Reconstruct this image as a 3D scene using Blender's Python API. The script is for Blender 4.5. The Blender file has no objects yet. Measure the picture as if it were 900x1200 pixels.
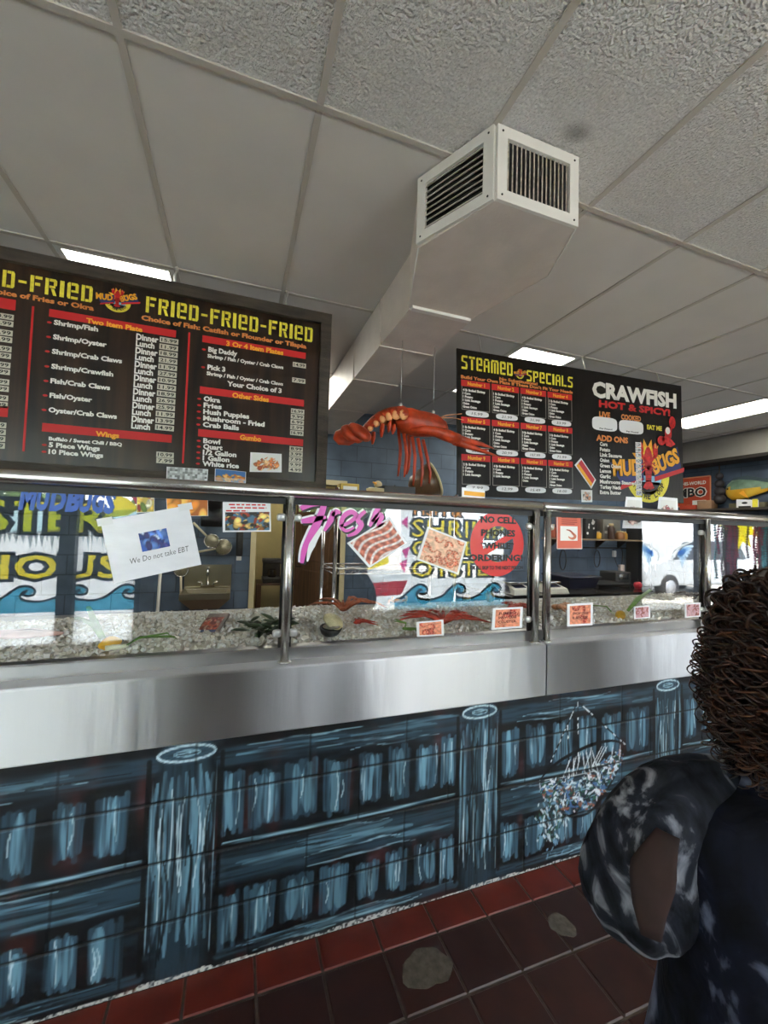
import bpy, bmesh, math, random
import numpy as np
from mathutils import Vector, Matrix, Euler

# ---------------------------------------------------------------- camera, sky, sun, exposure
C = bpy.context.scene.collection
SC = bpy.context.scene
YAW, PITCH, ROLL, FPX, CAMH = 0.3434082, 0.0425025, 0.0292897, 480.7, 1.55

def _cam_axes():
    cy, sy = math.cos(YAW), math.sin(YAW); cp, sp = math.cos(PITCH), math.sin(PITCH)
    f = np.array([sy*cp, cy*cp, sp]); r = np.array([cy, -sy, 0.0]); u = np.cross(r, f)
    cr, sr = math.cos(ROLL), math.sin(ROLL)
    return cr*r + sr*u, -sr*r + cr*u, f
RGT, UPV, FWD = _cam_axes()
CAMP = np.array([0.0, 0.0, CAMH])
cam_d = bpy.data.cameras.new('camera'); cam = bpy.data.objects.new('camera', cam_d); C.objects.link(cam)
cam_d.sensor_fit = 'VERTICAL'; cam_d.sensor_height = 36.0; cam_d.lens = FPX/1200*36.0
cam_d.clip_start = 0.02; cam_d.clip_end = 200
cam.matrix_world = Matrix(((RGT[0], UPV[0], -FWD[0], 0), (RGT[1], UPV[1], -FWD[1], 0), (RGT[2], UPV[2], -FWD[2], CAMH), (0, 0, 0, 1)))
SC.camera = cam

world = bpy.data.worlds.new('sky'); SC.world = world; world.use_nodes = True
_bg = world.node_tree.nodes['Background']
_bg.inputs[0].default_value = (0.86, 0.94, 1.0, 1); _bg.inputs[1].default_value = 5.0
sun_d = bpy.data.lights.new('sun', 'SUN'); sun_d.energy = 24.0; sun_d.angle = 0.02; sun_d.color = (1, .96, .88)
sun = bpy.data.objects.new('sun', sun_d); C.objects.link(sun); sun.rotation_euler = (math.radians(-40), 0, math.radians(20))
LAMP = 5.5            # radiance of the fluorescent troffers
SC.view_settings.view_transform = 'Standard'; SC.view_settings.look = 'None'
SC.view_settings.exposure = 1.42; SC.view_settings.gamma = 1.0; SC.view_settings.use_curve_mapping = False

# ---------------------------------------------------------------- helpers
rnd = random.Random(7)
RS = np.random.RandomState(11)
def ray(px, py):
    return RGT*((px-450)/FPX) + UPV*((600-py)/FPX) + FWD
def at_y(px, py, Y): d = ray(px, py); return CAMP + d*(Y/d[1])
def at_x(px, py, X): d = ray(px, py); return CAMP + d*(X/d[0])
def at_z(px, py, Z): d = ray(px, py); return CAMP + d*((Z-CAMH)/d[2])
def lin(c):
    c = np.asarray(c, float)/255.0
    return np.where(c <= 0.04045, c/12.92, ((c+0.055)/1.055)**2.4)
def rgb(r, g, b): return tuple(float(v) for v in lin((r, g, b)))

_mats = {}
def mat(name, col, rough=0.5, metal=0.0, var=0.0, scale=20.0, bump=0.0, bscale=None, spec=0.5, stretch=(1, 1, 1), col2=None, emit=0.0, trans=0.0):
    if name in _mats: return _mats[name]
    m = bpy.data.materials.new(name); m.use_nodes = True; _mats[name] = m
    nt = m.node_tree; N = nt.nodes; L = nt.links; b = N['Principled BSDF']
    c = rgb(*col); b.inputs['Roughness'].default_value = rough; b.inputs['Metallic'].default_value = metal
    b.inputs['Specular IOR Level'].default_value = spec
    b.inputs['Base Color'].default_value = (*c, 1)
    if trans: b.inputs['Transmission Weight'].default_value = trans
    if emit:
        b.inputs['Emission Color'].default_value = (*c, 1); b.inputs['Emission Strength'].default_value = emit
    if var or bump or col2:
        tc = N.new('ShaderNodeTexCoord'); mp = N.new('ShaderNodeMapping'); mp.inputs['Scale'].default_value = stretch
        L.new(tc.outputs['Object'], mp.inputs['Vector'])
        n = N.new('ShaderNodeTexNoise'); n.inputs['Scale'].default_value = scale; n.inputs['Detail'].default_value = 4
        L.new(mp.outputs[0], n.inputs['Vector'])
        if var or col2:
            mx = N.new('ShaderNodeMix'); mx.data_type = 'RGBA'
            c2 = rgb(*col2) if col2 else tuple(v*(1-var) for v in c)
            c1 = c if col2 else tuple(min(1, v*(1+var)) for v in c)
            mx.inputs[6].default_value = (*c1, 1); mx.inputs[7].default_value = (*c2, 1)
            rp = N.new('ShaderNodeMapRange'); rp.inputs[1].default_value = 0.35; rp.inputs[2].default_value = 0.65
            L.new(n.outputs[0], rp.inputs[0]); L.new(rp.outputs[0], mx.inputs[0]); L.new(mx.outputs[2], b.inputs['Base Color'])
        if bump:
            n2 = n
            if bscale:
                n2 = N.new('ShaderNodeTexNoise'); n2.inputs['Scale'].default_value = bscale; n2.inputs['Detail'].default_value = 3
                L.new(mp.outputs[0], n2.inputs['Vector'])
            bp = N.new('ShaderNodeBump'); bp.inputs['Strength'].default_value = bump; bp.inputs['Distance'].default_value = 0.01
            L.new(n2.outputs[0], bp.inputs['Height']); L.new(bp.outputs[0], b.inputs['Normal'])
    return m

def mat_print(name='printed_colours', rough=0.4):
    if name in _mats: return _mats[name]
    m = bpy.data.materials.new(name); m.use_nodes = True; _mats[name] = m
    N = m.node_tree.nodes; b = N['Principled BSDF']; a = N.new('ShaderNodeAttribute'); a.attribute_name = 'Col'
    m.node_tree.links.new(a.outputs['Color'], b.inputs['Base Color']); b.inputs['Roughness'].default_value = rough
    return m

def mat_glass(name, f0, tint=(1, 1, 1)):
    if name in _mats: return _mats[name]
    m = bpy.data.materials.new(name); m.use_nodes = True; _mats[name] = m
    nt = m.node_tree; N = nt.nodes; L = nt.links; N.remove(N['Principled BSDF']); out = N['Material Output']
    g = N.new('ShaderNodeNewGeometry'); dot = N.new('ShaderNodeVectorMath'); dot.operation = 'DOT_PRODUCT'
    L.new(g.outputs['Normal'], dot.inputs[0]); L.new(g.outputs['Incoming'], dot.inputs[1])
    def mth(op, a, bb):
        k = N.new('ShaderNodeMath'); k.operation = op
        for i, v in enumerate((a, bb)):
            if v is None: continue
            if isinstance(v, (int, float)): k.inputs[i].default_value = v
            else: L.new(v, k.inputs[i])
        return k.outputs[0]
    c = mth('ABSOLUTE', dot.outputs['Value'], None); c = mth('SUBTRACT', 1.0, c); c = mth('POWER', c, 5.0)
    c = mth('MULTIPLY', c, 1-f0); c = mth('ADD', c, f0)
    t = N.new('ShaderNodeBsdfTransparent'); t.inputs[0].default_value = (*tint, 1)
    gl = N.new('ShaderNodeBsdfGlossy'); gl.inputs['Roughness'].default_value = 0.0
    mx = N.new('ShaderNodeMixShader'); L.new(c, mx.inputs[0]); L.new(t.outputs[0], mx.inputs[1]); L.new(gl.outputs[0], mx.inputs[2])
    L.new(mx.outputs[0], out.inputs['Surface'])
    return m

def mat_paint(name, col, k=0.85):
    """Paint on a shop window: glows when daylight stands behind it."""
    if name in _mats: return _mats[name]
    m = bpy.data.materials.new(name); m.use_nodes = True; _mats[name] = m
    nt = m.node_tree; N = nt.nodes; L = nt.links; N.remove(N['Principled BSDF']); out = N['Material Output']
    c = rgb(*col)
    t = N.new('ShaderNodeBsdfTranslucent'); t.inputs[0].default_value = (*c, 1)
    d = N.new('ShaderNodeBsdfDiffuse'); d.inputs[0].default_value = (*c, 1)
    mx = N.new('ShaderNodeMixShader'); mx.inputs[0].default_value = 1-k
    L.new(t.outputs[0], mx.inputs[1]); L.new(d.outputs[0], mx.inputs[2]); L.new(mx.outputs[0], out.inputs['Surface'])
    return m

def mat_steel(name, base=0.62, rough=0.3, aniso=0.75, rot=0.0):
    if name in _mats: return _mats[name]
    m = bpy.data.materials.new(name); m.use_nodes = True; _mats[name] = m
    nt = m.node_tree; N = nt.nodes; L = nt.links; b = N['Principled BSDF']
    b.inputs['Metallic'].default_value = 1; b.inputs['Base Color'].default_value = (base, base, base*1.01, 1)
    b.inputs['Anisotropic'].default_value = aniso; b.inputs['Anisotropic Rotation'].default_value = rot
    tg = N.new('ShaderNodeCombineXYZ'); tg.inputs[2].default_value = 1.0; L.new(tg.outputs[0], b.inputs['Tangent'])
    tc = N.new('ShaderNodeTexCoord'); mp = N.new('ShaderNodeMapping'); mp.inputs['Scale'].default_value = (3, 3, 0.35)
    n = N.new('ShaderNodeTexNoise'); n.inputs['Scale'].default_value = 4; n.inputs['Detail'].default_value = 6
    L.new(tc.outputs['Object'], mp.inputs[0]); L.new(mp.outputs[0], n.inputs['Vector'])
    r = N.new('ShaderNodeMapRange'); r.inputs[3].default_value = rough*0.7; r.inputs[4].default_value = rough*1.35
    L.new(n.outputs[0], r.inputs[0]); L.new(r.outputs[0], b.inputs['Roughness'])
    bp = N.new('ShaderNodeBump'); bp.inputs['Strength'].default_value = 0.12; bp.inputs['Distance'].default_value = 0.02
    L.new(n.outputs[0], bp.inputs['Height']); L.new(bp.outputs[0], b.inputs['Normal'])
    return m

_rootloc = {}
class MB:
    def __init__(s): s.V = []; s.F = []; s.M = []; s.S = []
    def add(s, V, F, mi=0, sm=False):
        o = len(s.V); s.V.extend([tuple(float(c) for c in v) for v in V])
        for f in F: s.F.append(tuple(i+o for i in f)); s.M.append(mi); s.S.append(sm)
        return s
    def box(s, x0, x1, y0, y1, z0, z1, mi=0):
        V = [(x0,y0,z0),(x1,y0,z0),(x1,y1,z0),(x0,y1,z0),(x0,y0,z1),(x1,y0,z1),(x1,y1,z1),(x0,y1,z1)]
        return s.add(V, [(0,3,2,1),(4,5,6,7),(0,1,5,4),(1,2,6,5),(2,3,7,6),(3,0,4,7)], mi)
    def rbox(s, c, size, r=0.005, rot=None, mi=0, seg=2, sm=True):
        bm = bmesh.new(); bmesh.ops.create_cube(bm, size=1.0)
        for v in bm.verts: v.co = Vector((v.co.x*size[0], v.co.y*size[1], v.co.z*size[2]))
        bmesh.ops.bevel(bm, geom=list(bm.edges), offset=min(r, min(size)*0.49), segments=seg, profile=0.5, affect='EDGES')
        R = (rot if rot is not None else Matrix.Identity(3)); c = Vector(c)
        bm.verts.index_update()
        V = [R @ v.co + c for v in bm.verts]; F = [[v.index for v in f.verts] for f in bm.faces]; bm.free()
        return s.add(V, F, mi, sm)
    def tube(s, P, R, n=8, mi=0, caps=True, sm=True, flat=1.0, upv=None):
        P = [Vector(p) for p in P]
        if not hasattr(R, '__len__'): R = [R]*len(P)
        V = []; F = []; prev = None
        for i, p in enumerate(P):
            t = (P[min(i+1, len(P)-1)] - P[max(i-1, 0)])
            if t.length < 1e-9: t = Vector((0, 0, 1))
            t.normalize()
            a = Vector(upv) if upv is not None else (prev if prev is not None else (Vector((0, 0, 1)) if abs(t.z) < 0.9 else Vector((1, 0, 0))))
            a = (a - t*a.dot(t))
            if a.length < 1e-6: a = t.orthogonal()
            a.normalize(); b = t.cross(a); prev = a
            for k in range(n):
                th = 2*math.pi*k/n
                V.append(p + (a*math.cos(th)*flat + b*math.sin(th))*R[i])
        for i in range(len(P)-1):
            for k in range(n):
                k2 = (k+1) % n
                F.append((i*n+k, i*n+k2, (i+1)*n+k2, (i+1)*n+k))
        if caps:
            F.append(tuple(reversed(range(n)))); F.append(tuple(range((len(P)-1)*n, len(P)*n)))
        return s.add(V, F, mi, sm)
    def cyl(s, p0, p1, r0, r1=None, n=16, mi=0, sm=True):
        return s.tube([p0, p1], [r0, r0 if r1 is None else r1], n, mi, True, sm)
    def ball(s, c, r, seg=16, ring=10, mi=0, rot=None, sm=True):
        if not hasattr(r, '__len__'): r = (r, r, r)
        R = rot if rot is not None else Matrix.Identity(3); c = Vector(c); V = []; F = []
        V.append(c + R @ Vector((0, 0, r[2])))
        for i in range(1, ring):
            ph = math.pi*i/ring
            for k in range(seg):
                th = 2*math.pi*k/seg
                V.append(c + R @ Vector((r[0]*math.sin(ph)*math.cos(th), r[1]*math.sin(ph)*math.sin(th), r[2]*math.cos(ph))))
        V.append(c + R @ Vector((0, 0, -r[2])))
        for k in range(seg): F.append((0, 1+k, 1+(k+1) % seg))
        for i in range(ring-2):
            for k in range(seg):
                a = 1+i*seg; F.append((a+k, a+seg+k, a+seg+(k+1) % seg, a+(k+1) % seg))
        e = len(V)-1; a = 1+(ring-2)*seg
        for k in range(seg): F.append((e, a+(k+1) % seg, a+k))
        return s.add(V, F, mi, sm)
    def lathe(s, prof, c, axis=(0, 0, 1), n=20, mi=0, sm=True):
        c = Vector(c); ax = Vector(axis).normalized(); a = ax.orthogonal().normalized(); b = ax.cross(a); V = []; F = []
        for r, h in prof:
            for k in range(n):
                th = 2*math.pi*k/n; V.append(c + ax*h + (a*math.cos(th)+b*math.sin(th))*max(r, 1e-4))
        for i in range(len(prof)-1):
            for k in range(n): F.append((i*n+k, i*n+(k+1) % n, (i+1)*n+(k+1) % n, (i+1)*n+k))
        F.append(tuple(reversed(range(n)))); F.append(tuple(range((len(prof)-1)*n, len(prof)*n)))
        return s.add(V, F, mi, sm)
    def hull(s, A, B, mi=0):
        """prism between two same-size polygons A and B"""
        n = len(A); V = list(A)+list(B); F = [tuple(reversed(range(n))), tuple(range(n, 2*n))]
        for k in range(n): F.append((k, (k+1) % n, n+(k+1) % n, n+k))
        return s.add(V, F, mi)
    def build(s, name, mats, parent=None):
        me = bpy.data.meshes.new(name); off = _rootloc.get(parent.name, (0, 0, 0)) if parent else (0, 0, 0)
        me.from_pydata([(v[0]-off[0], v[1]-off[1], v[2]-off[2]) for v in s.V], [], s.F)
        for m in (mats if isinstance(mats, (list, tuple)) else [mats]): me.materials.append(m)
        if len(me.polygons) != len(s.M): print('MISMATCH', name, len(me.polygons), len(s.M))
        me.polygons.foreach_set('material_index', np.array(s.M, np.int32)); me.polygons.foreach_set('use_smooth', np.array(s.S, bool))
        me.update()
        o = bpy.data.objects.new(name, me); C.objects.link(o)
        if parent:
            o.parent = parent; _rootloc[o.name] = off
        return o

class Multi:
    """like MB, but every add() becomes a mesh of its own, all of one name"""
    def __init__(s): s.L = []
    def add(s, V, F, mi=0, sm=False): s.L.append(MB().add(V, F, mi, sm)); return s
    def build(s, name, mats, parent=None): return [m.build(name, mats, parent) for m in s.L]

def tag(o, label=None, cat=None, group=None, kind=None):
    if label: o['label'] = label
    if cat: o['category'] = cat
    if group: o['group'] = group
    if kind: o['kind'] = kind
    return o
def thing(name, label, cat, loc, group=None):
    o = bpy.data.objects.new(name, None); C.objects.link(o); o.location = tuple(float(v) for v in loc); o.empty_display_size = 0.1
    _rootloc[o.name] = tuple(float(v) for v in loc)
    return tag(o, label, cat, group)
def struct(o): o['kind'] = 'structure'; return o
def copy_tree(o, loc, parent=None):
    c = o.copy(); C.objects.link(c)
    if parent: c.parent = parent
    else: c.location = loc
    for ch in o.children: copy_tree(ch, loc, c)
    return c

class Face:
    """A flat side of something: origin, right and up vectors, outward normal."""
    def __init__(s, o, u, v):
        s.o = np.array(o, float); s.u = np.array(u, float)/np.linalg.norm(u); s.v = np.array(v, float)/np.linalg.norm(v); s.n = np.cross(s.u, s.v)
    def loc(s, px, py):
        d = ray(px, py); t = np.dot(s.o-CAMP, s.n)/np.dot(d, s.n); p = CAMP+d*t-s.o
        return float(p@s.u), float(p@s.v)
    def pt(s, u, v, d=0.0): return s.o + s.u*u + s.v*v + s.n*d
    def fit(s, px0, py0, px1, h):
        u0, v0 = s.loc(px0, py0); y = py0
        for _ in range(8):
            u, v = s.loc(px1, y); k = v - s.loc(px1, y+1)[1]; y += (v-v0)/k
        return u0, v0, u-u0, s.loc(px0, py0-h)[1]-v0

_glyph = {}
def glyph(txt, bold=0.02, shear=0.0):
    key = (txt, bold, shear)
    if key in _glyph: return _glyph[key]
    cu = bpy.data.curves.new('t', 'FONT'); cu.body = txt; cu.offset = bold; cu.shear = shear; cu.resolution_u = 2; cu.fill_mode = 'FRONT'; cu.dimensions = '2D'
    ob = bpy.data.objects.new('t', cu); me = bpy.data.meshes.new_from_object(ob)
    V = np.array([v.co[:2] for v in me.vertices]).reshape(-1, 2); F = [tuple(p.vertices) for p in me.polygons]
    bpy.data.meshes.remove(me); bpy.data.objects.remove(ob); bpy.data.curves.remove(cu)
    _glyph[key] = (V, F); return V, F
_edge = {}
def glyph_edge(txt, bold, wd):
    """the outline of the letters as a flat band of width wd (em)"""
    key = (txt, bold, wd)
    if key in _edge: return _edge[key]
    cu = bpy.data.curves.new('t', 'FONT'); cu.body = txt; cu.offset = bold; cu.resolution_u = 2; cu.dimensions = '2D'; cu.fill_mode = 'NONE'; cu.bevel_depth = wd/2; cu.bevel_resolution = 0
    ob = bpy.data.objects.new('t', cu); me = bpy.data.meshes.new_from_object(ob)
    V = np.array([v.co[:2] for v in me.vertices]).reshape(-1, 2); F = [tuple(p.vertices) for p in me.polygons]
    bpy.data.meshes.remove(me); bpy.data.objects.remove(ob); bpy.data.curves.remove(cu); _edge[key] = (V, F); return V, F
def write_edge(mb, face, txt, u, v, w, h, wd, mi=0, d=0.0012, bold=0.025):
    V0, _ = glyph(txt, bold); lo, hi = caph(bold); x0 = V0[:, 0].min(); W = V0[:, 0].max()-x0; k = h/(hi-lo); kx = w/W
    V, F = glyph_edge(txt, bold, wd); mb.add([face.pt(u+(x-x0)*kx, v+(y-lo)*k, d) for x, y in V], F, mi)
_caph = {}
def caph(bold):
    if bold not in _caph:
        V, F = glyph('H', bold); _caph[bold] = (V[:, 1].min(), V[:, 1].max())
    return _caph[bold]
def write(mb, face, txt, u, v, w=None, h=0.02, mi=0, d=0.0012, bold=0.04, shear=0.0, ang=0.0):
    V, F = glyph(txt, bold, shear)
    if not len(V): return
    lo, hi = caph(bold); x0 = V[:, 0].min(); W = V[:, 0].max()-x0; k = h/(hi-lo); kx = (w/W) if w else k
    c, s_ = math.cos(ang), math.sin(ang); P = []
    for x, y in V:
        a = (x-x0)*kx; b = (y-lo)*k
        P.append(face.pt(u+a*c-b*s_, v+a*s_+b*c, d))
    mb.add(P, F, mi)
def put(mb, face, txt, px0, py0, px1, h, mi=0, d=0.0012, bold=0.045, shear=0.0):
    u, v, w, hh = face.fit(px0, py0, px1, h); write(mb, face, txt, u, v, w, hh, mi, d, bold, shear)
def poly(mb, face, pts, mi=0, d=0.001, thick=0.0):
    A = [face.pt(u, v, d) for u, v in pts]
    if thick: mb.hull([face.pt(u, v, d-thick) for u, v in pts], A, mi)
    else: mb.add(A, [tuple(range(len(A)))], mi)
def rect(mb, face, u0, v0, u1, v1, mi=0, d=0.001): poly(mb, face, [(u0, v0), (u1, v0), (u1, v1), (u0, v1)], mi, d)
def prect(mb, face, x0, y0, x1, hpx, mi=0, d=0.001):
    """bar whose lower edge starts at pixel (x0,y0), level, to column x1"""
    u, v, w, h = face.fit(x0, y0, x1, hpx); rect(mb, face, u, v, u+w, v+h, mi, d); return u, v, w, h
def oval(u, v, ru, rv, n=24, p=2.0):
    out = []
    for k in range(n):
        t = 2*math.pi*k/n; c, s_ = math.cos(t), math.sin(t)
        out.append((u+ru*math.copysign(abs(c)**(2/p), c), v+rv*math.copysign(abs(s_)**(2/p), s_)))
    return out
def line(mb, face, pts, w, mi=0, d=0.0015):
    for (a, b), (c, e) in zip(pts[:-1], pts[1:]):
        L = math.hypot(c-a, e-b) or 1e-9; nx, ny = -(e-b)/L*w/2, (c-a)/L*w/2
        poly(mb, face, [(a-nx, b-ny), (c-nx, e-ny), (c+nx, e+ny), (a+nx, b+ny)], mi, d)

# colour grids -------------------------------------------------------------------------------------------
def noise2(h, w, cell, seed):
    r = np.random.RandomState(seed); gh, gw = int(h/cell[0])+3, int(w/cell[1])+3; g = r.rand(gh, gw)
    y = np.arange(h)/cell[0]; x = np.arange(w)/cell[1]; yi = y.astype(int); xi = x.astype(int)
    fy = (y-yi)[:, None]; fx = (x-xi)[None, :]; fy = fy*fy*(3-2*fy); fx = fx*fx*(3-2*fx)
    a = g[yi][:, xi]; b = g[yi][:, xi+1]; c = g[yi+1][:, xi]; d = g[yi+1][:, xi+1]
    return (a*(1-fx)+b*fx)*(1-fy)+(c*(1-fx)+d*fx)*fy
def grid_obj(name, P, img, material, parent=None):
    """P: h*w*3 world points (row 0 lowest), img: h*w*3 sRGB 0-255"""
    h, w = img.shape[:2]; off = np.array(_rootloc.get(parent.name, (0, 0, 0)) if parent else (0, 0, 0))
    co = (P.reshape(-1, 3)-off).astype(np.float32); idx = np.arange(h*w).reshape(h, w)
    q = np.stack([idx[:-1, :-1], idx[:-1, 1:], idx[1:, 1:], idx[1:, :-1]], -1).reshape(-1, 4)
    me = bpy.data.meshes.new(name); me.vertices.add(h*w); me.vertices.foreach_set('co', co.ravel())
    me.loops.add(q.size); me.loops.foreach_set('vertex_index', q.ravel().astype(np.int32))
    me.polygons.add(len(q)); me.polygons.foreach_set('loop_start', np.arange(0, q.size, 4, dtype=np.int32))
    me.update(calc_edges=True); me.validate()
    at = me.color_attributes.new('Col', 'FLOAT_COLOR', 'POINT')
    col = np.ones((h*w, 4), np.float32); col[:, :3] = lin(np.clip(img, 0, 255)).reshape(-1, 3); at.data.foreach_set('color', col.ravel())
    me.materials.append(material); o = bpy.data.objects.new(name, me); C.objects.link(o)
    if parent: o.parent = parent; _rootloc[o.name] = tuple(off)
    return o
def quad_pts(c, h, w):
    """c: four world corners bl, br, tr, tl"""
    c = [np.array(p, float) for p in c]; s = np.linspace(0, 1, w)[None, :, None]; t = np.linspace(0, 1, h)[:, None, None]
    return (c[0]*(1-s)+c[1]*s)*(1-t)+(c[3]*(1-s)+c[2]*s)*t

WHITE = mat('white_card', (236, 236, 238), 0.35); BLACKINK = mat('black_ink', (22, 22, 24), 0.5)
PRINT = mat_print()
def card(name, label, cat, face, corners_px, img=None, border=0.07, group=None, thick=0.002, d=0.0, base=None, picbox=None):
    """printed card; corners bl, br, tr, tl in the picture, set on the plane of face"""
    c = [face.loc(*p) for p in corners_px]; W = [face.pt(u, v, d+thick) for u, v in c]
    ctr = np.mean(W, axis=0); root = thing(name, label, cat, ctr, group)
    mb = MB(); mb.hull([face.pt(u, v, d) for u, v in c], W); mb.build('sheet', base or WHITE, root)
    if img is not None:
        a0, b0, a1, b1 = picbox or (border, border, 1-border, 1-border)
        def at(s, t):
            p = (np.array(c[0])*(1-s)+np.array(c[1])*s)*(1-t)+(np.array(c[3])*(1-s)+np.array(c[2])*s)*t
            return face.pt(p[0], p[1], d+thick+0.0006)
        grid_obj('picture', quad_pts([at(a0, b0), at(a1, b0), at(a1, b1), at(a0, b1)], *img.shape[:2]), img, PRINT, root)
    root_face = Face(W[0], W[1]-W[0], np.cross(face.n, W[1]-W[0]))
    return root, root_face, float(np.linalg.norm(W[1]-W[0])), float(np.linalg.norm(W[3]-W[0]))

def img_shrimp(h, w, seed, n=4, a=(222, 92, 60), b=(250, 214, 196), tilt=0.5):
    y, x = np.mgrid[0:h, 0:w]/float(max(h, w)); r = np.random.RandomState(seed)
    t = x*math.cos(tilt)+y*math.sin(tilt); s_ = -x*math.sin(tilt)+y*math.cos(tilt)
    ph = (s_ + 0.12*np.sin(t*5+seed))*n*1.4; k = ph-np.floor(ph)
    body = np.clip(1-np.abs(k-0.5)*2.4, 0, 1)[..., None]; seg = (0.5+0.5*np.sin(t*38+np.floor(ph)*2))[..., None]
    o = np.array(a)*(0.72+0.28*seg)*np.ones((h, w, 1)); o = o*(1-0.45*seg*body)+np.array(b)*0.45*seg*body
    bg = np.array((246, 232, 226))*np.ones((h, w, 1)); m = np.clip(body*2.2, 0, 1)
    nz = noise2(h, w, (2.5, 2.5), seed)[..., None]
    return (bg*(1-m)+o*m)*(0.8+0.3*nz)
def img_prawns(h, w, seed, n=6, a=(216, 84, 52), b=(252, 214, 190), bg=(236, 214, 204)):
    y, x = np.mgrid[0:h, 0:w].astype(float); r = np.random.RandomState(seed); out = np.ones((h, w, 3))*np.array(bg, float)*(.85+.25*noise2(h, w, (3, 3), seed)[..., None]); R = math.sqrt(h*w/n)*.42
    for k in range(n*2):
        cx, cy = (r.rand()*w, r.rand()*h); th0 = r.rand()*6.28; dx, dy = x-cx, y-cy; rho = np.hypot(dx, dy); th = (np.arctan2(dy, dx)-th0) % 6.2832
        t = np.clip(th/4.2, 0, 1); wd = R*.42*(1-.75*t); m = np.clip((wd-np.abs(rho-R*.72))/1.2, 0, 1)*(th < 4.2)
        band = (.5+.5*np.sin(th*8.5))[..., None]; c = np.array(a)*(.8+.25*r.rand())*(1-.55*band)+np.array(b)*.55*band; sh = (1-.35*np.clip((rho-R*.72)/np.maximum(wd, .5), -1, 1))[..., None]
        out = out*(1-m[..., None])+c*np.clip(sh, .6, 1.1)*m[..., None]
    return out
def img_pile(h, w, seed, cols, bg, cell=5, cx=.5, cy=.4, rx=.42, ry=.36):
    y, x = np.mgrid[0:h, 0:w]; r = np.random.RandomState(seed); out = np.ones((h, w, 3))*np.array(bg, float)
    for _ in range(int(h*w/(cell*cell)*1.6)):
        px, py = r.rand()*w, r.rand()*h
        if ((px/w-cx)/rx)**2+((py/h-cy)/ry)**2 > 1: continue
        rr = cell*(0.4+0.6*r.rand()); e = 0.5+r.rand(); th = r.rand()*3; c, s_ = math.cos(th), math.sin(th)
        dx, dy = x-px, y-py; q = ((dx*c+dy*s_)/(rr*1.3))**2+((-dx*s_+dy*c)/(rr*e*0.7))**2
        m = np.clip((1-q)*3, 0, 1)[..., None]; col = np.array(cols[r.randint(len(cols))])*(0.75+0.4*r.rand())
        out = out*(1-m)+(col*(1.15-0.4*np.clip(q, 0, 1)[..., None]))*m
    return out
# ---------------------------------------------------------------- the room
CEIL = 3.03; YC = 1.60; YW = -1.60; YB = 5.0; XL = -4.0; XR = 9.5; XK = 6.8; YG = 1.613
GX, GY, GDX, GDY = -0.397, 1.39, 0.61, 1.22          # ceiling grid origin and pitch

def ceiling():
    tex = mat('ceiling_tile_textured', (228, 227, 226), 0.9, 0, 0.10, 110, 1.0, 95)
    smo = mat('ceiling_tile_smooth', (216, 213, 210), 0.8, 0, 0.03, 3)
    bar = mat('ceiling_bar', (190, 185, 178), 0.55)
    for q in tex.node_tree.nodes:
        if q.type == 'BUMP': q.inputs['Distance'].default_value = .025
    # a soot mark beside the air duct
    nt = tex.node_tree; N = nt.nodes; L = nt.links; b = N['Principled BSDF']; src = b.inputs['Base Color'].links[0].from_socket; c = at_z(676, 156, CEIL)
    tc = N.new('ShaderNodeTexCoord'); vm = N.new('ShaderNodeVectorMath'); vm.operation = 'SUBTRACT'; vm.inputs[1].default_value = (c[0], c[1], CEIL); L.new(tc.outputs['Object'], vm.inputs[0])
    vs = N.new('ShaderNodeVectorMath'); vs.operation = 'MULTIPLY'; vs.inputs[1].default_value = (1, 1.5, 0); L.new(vm.outputs[0], vs.inputs[0]); ln = N.new('ShaderNodeVectorMath'); ln.operation = 'LENGTH'; L.new(vs.outputs[0], ln.inputs[0])
    mr = N.new('ShaderNodeMapRange'); mr.inputs[1].default_value = .005; mr.inputs[2].default_value = .085; mr.inputs[3].default_value = .55; mr.inputs[4].default_value = 0; mr.interpolation_type = 'SMOOTHSTEP'; L.new(ln.outputs['Value'], mr.inputs[0])
    mx = N.new('ShaderNodeMix'); mx.data_type = 'RGBA'; L.new(mr.outputs[0], mx.inputs[0]); L.new(src, mx.inputs[6]); mx.inputs[7].default_value = (*rgb(70, 66, 62), 1); L.new(mx.outputs[2], b.inputs['Base Color'])
    mb = MB()
    xs = [GX+GDX*k for k in range(-6, 17)]; ys = [GY+GDY*k for k in range(-3, 4)]
    for i in range(len(xs)-1):
        for j in range(len(ys)-1):
            x0, x1, y0, y1 = xs[i], xs[i+1], max(ys[j], YW), min(ys[j+1], YB)
            k, l = i-6, j-3
            if y1 <= y0 or (k, l-1) in [(a, b) for a, b in LIGHTS]: continue
            if j == len(ys)-2: y1 = YB
            near = ys[j+1] <= GY+0.01
            mb.box(x0+.008, x1-.008, y0+.008, y1-.008, CEIL, CEIL+.02, 0 if near else 1)
    for x in xs: mb.box(x-.012, x+.012, YW, YB, CEIL-.006, CEIL+.03, 2)
    for y in ys:
        if y > YW: mb.box(XL, XR, y-.012, y+.012, CEIL-.0065, CEIL+.03, 2)
    mb.box(XL-.1, XR+.1, YW-.1, YB+.1, CEIL+.10, CEIL+.16, 1)
    struct(mb.build('ceiling', [tex, smo, bar]))
LIGHTS = [(-1, 0), (4, 0), (9, 0), (1, 1), (6, 1)]     # cells (column, row past the second grid line) that hold a troffer
LIGHT_LABELS = ['lit fluorescent ceiling panel above the wooden framed fried menu board', 'lit square looking ceiling panel above the steamed specials board',
                'long lit ceiling panel at the right, beside the metal soffit', 'lit ceiling panel over the kitchen behind the framed fried menu board', 'lit ceiling panel over the kitchen behind the crawfish menu board']
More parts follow.
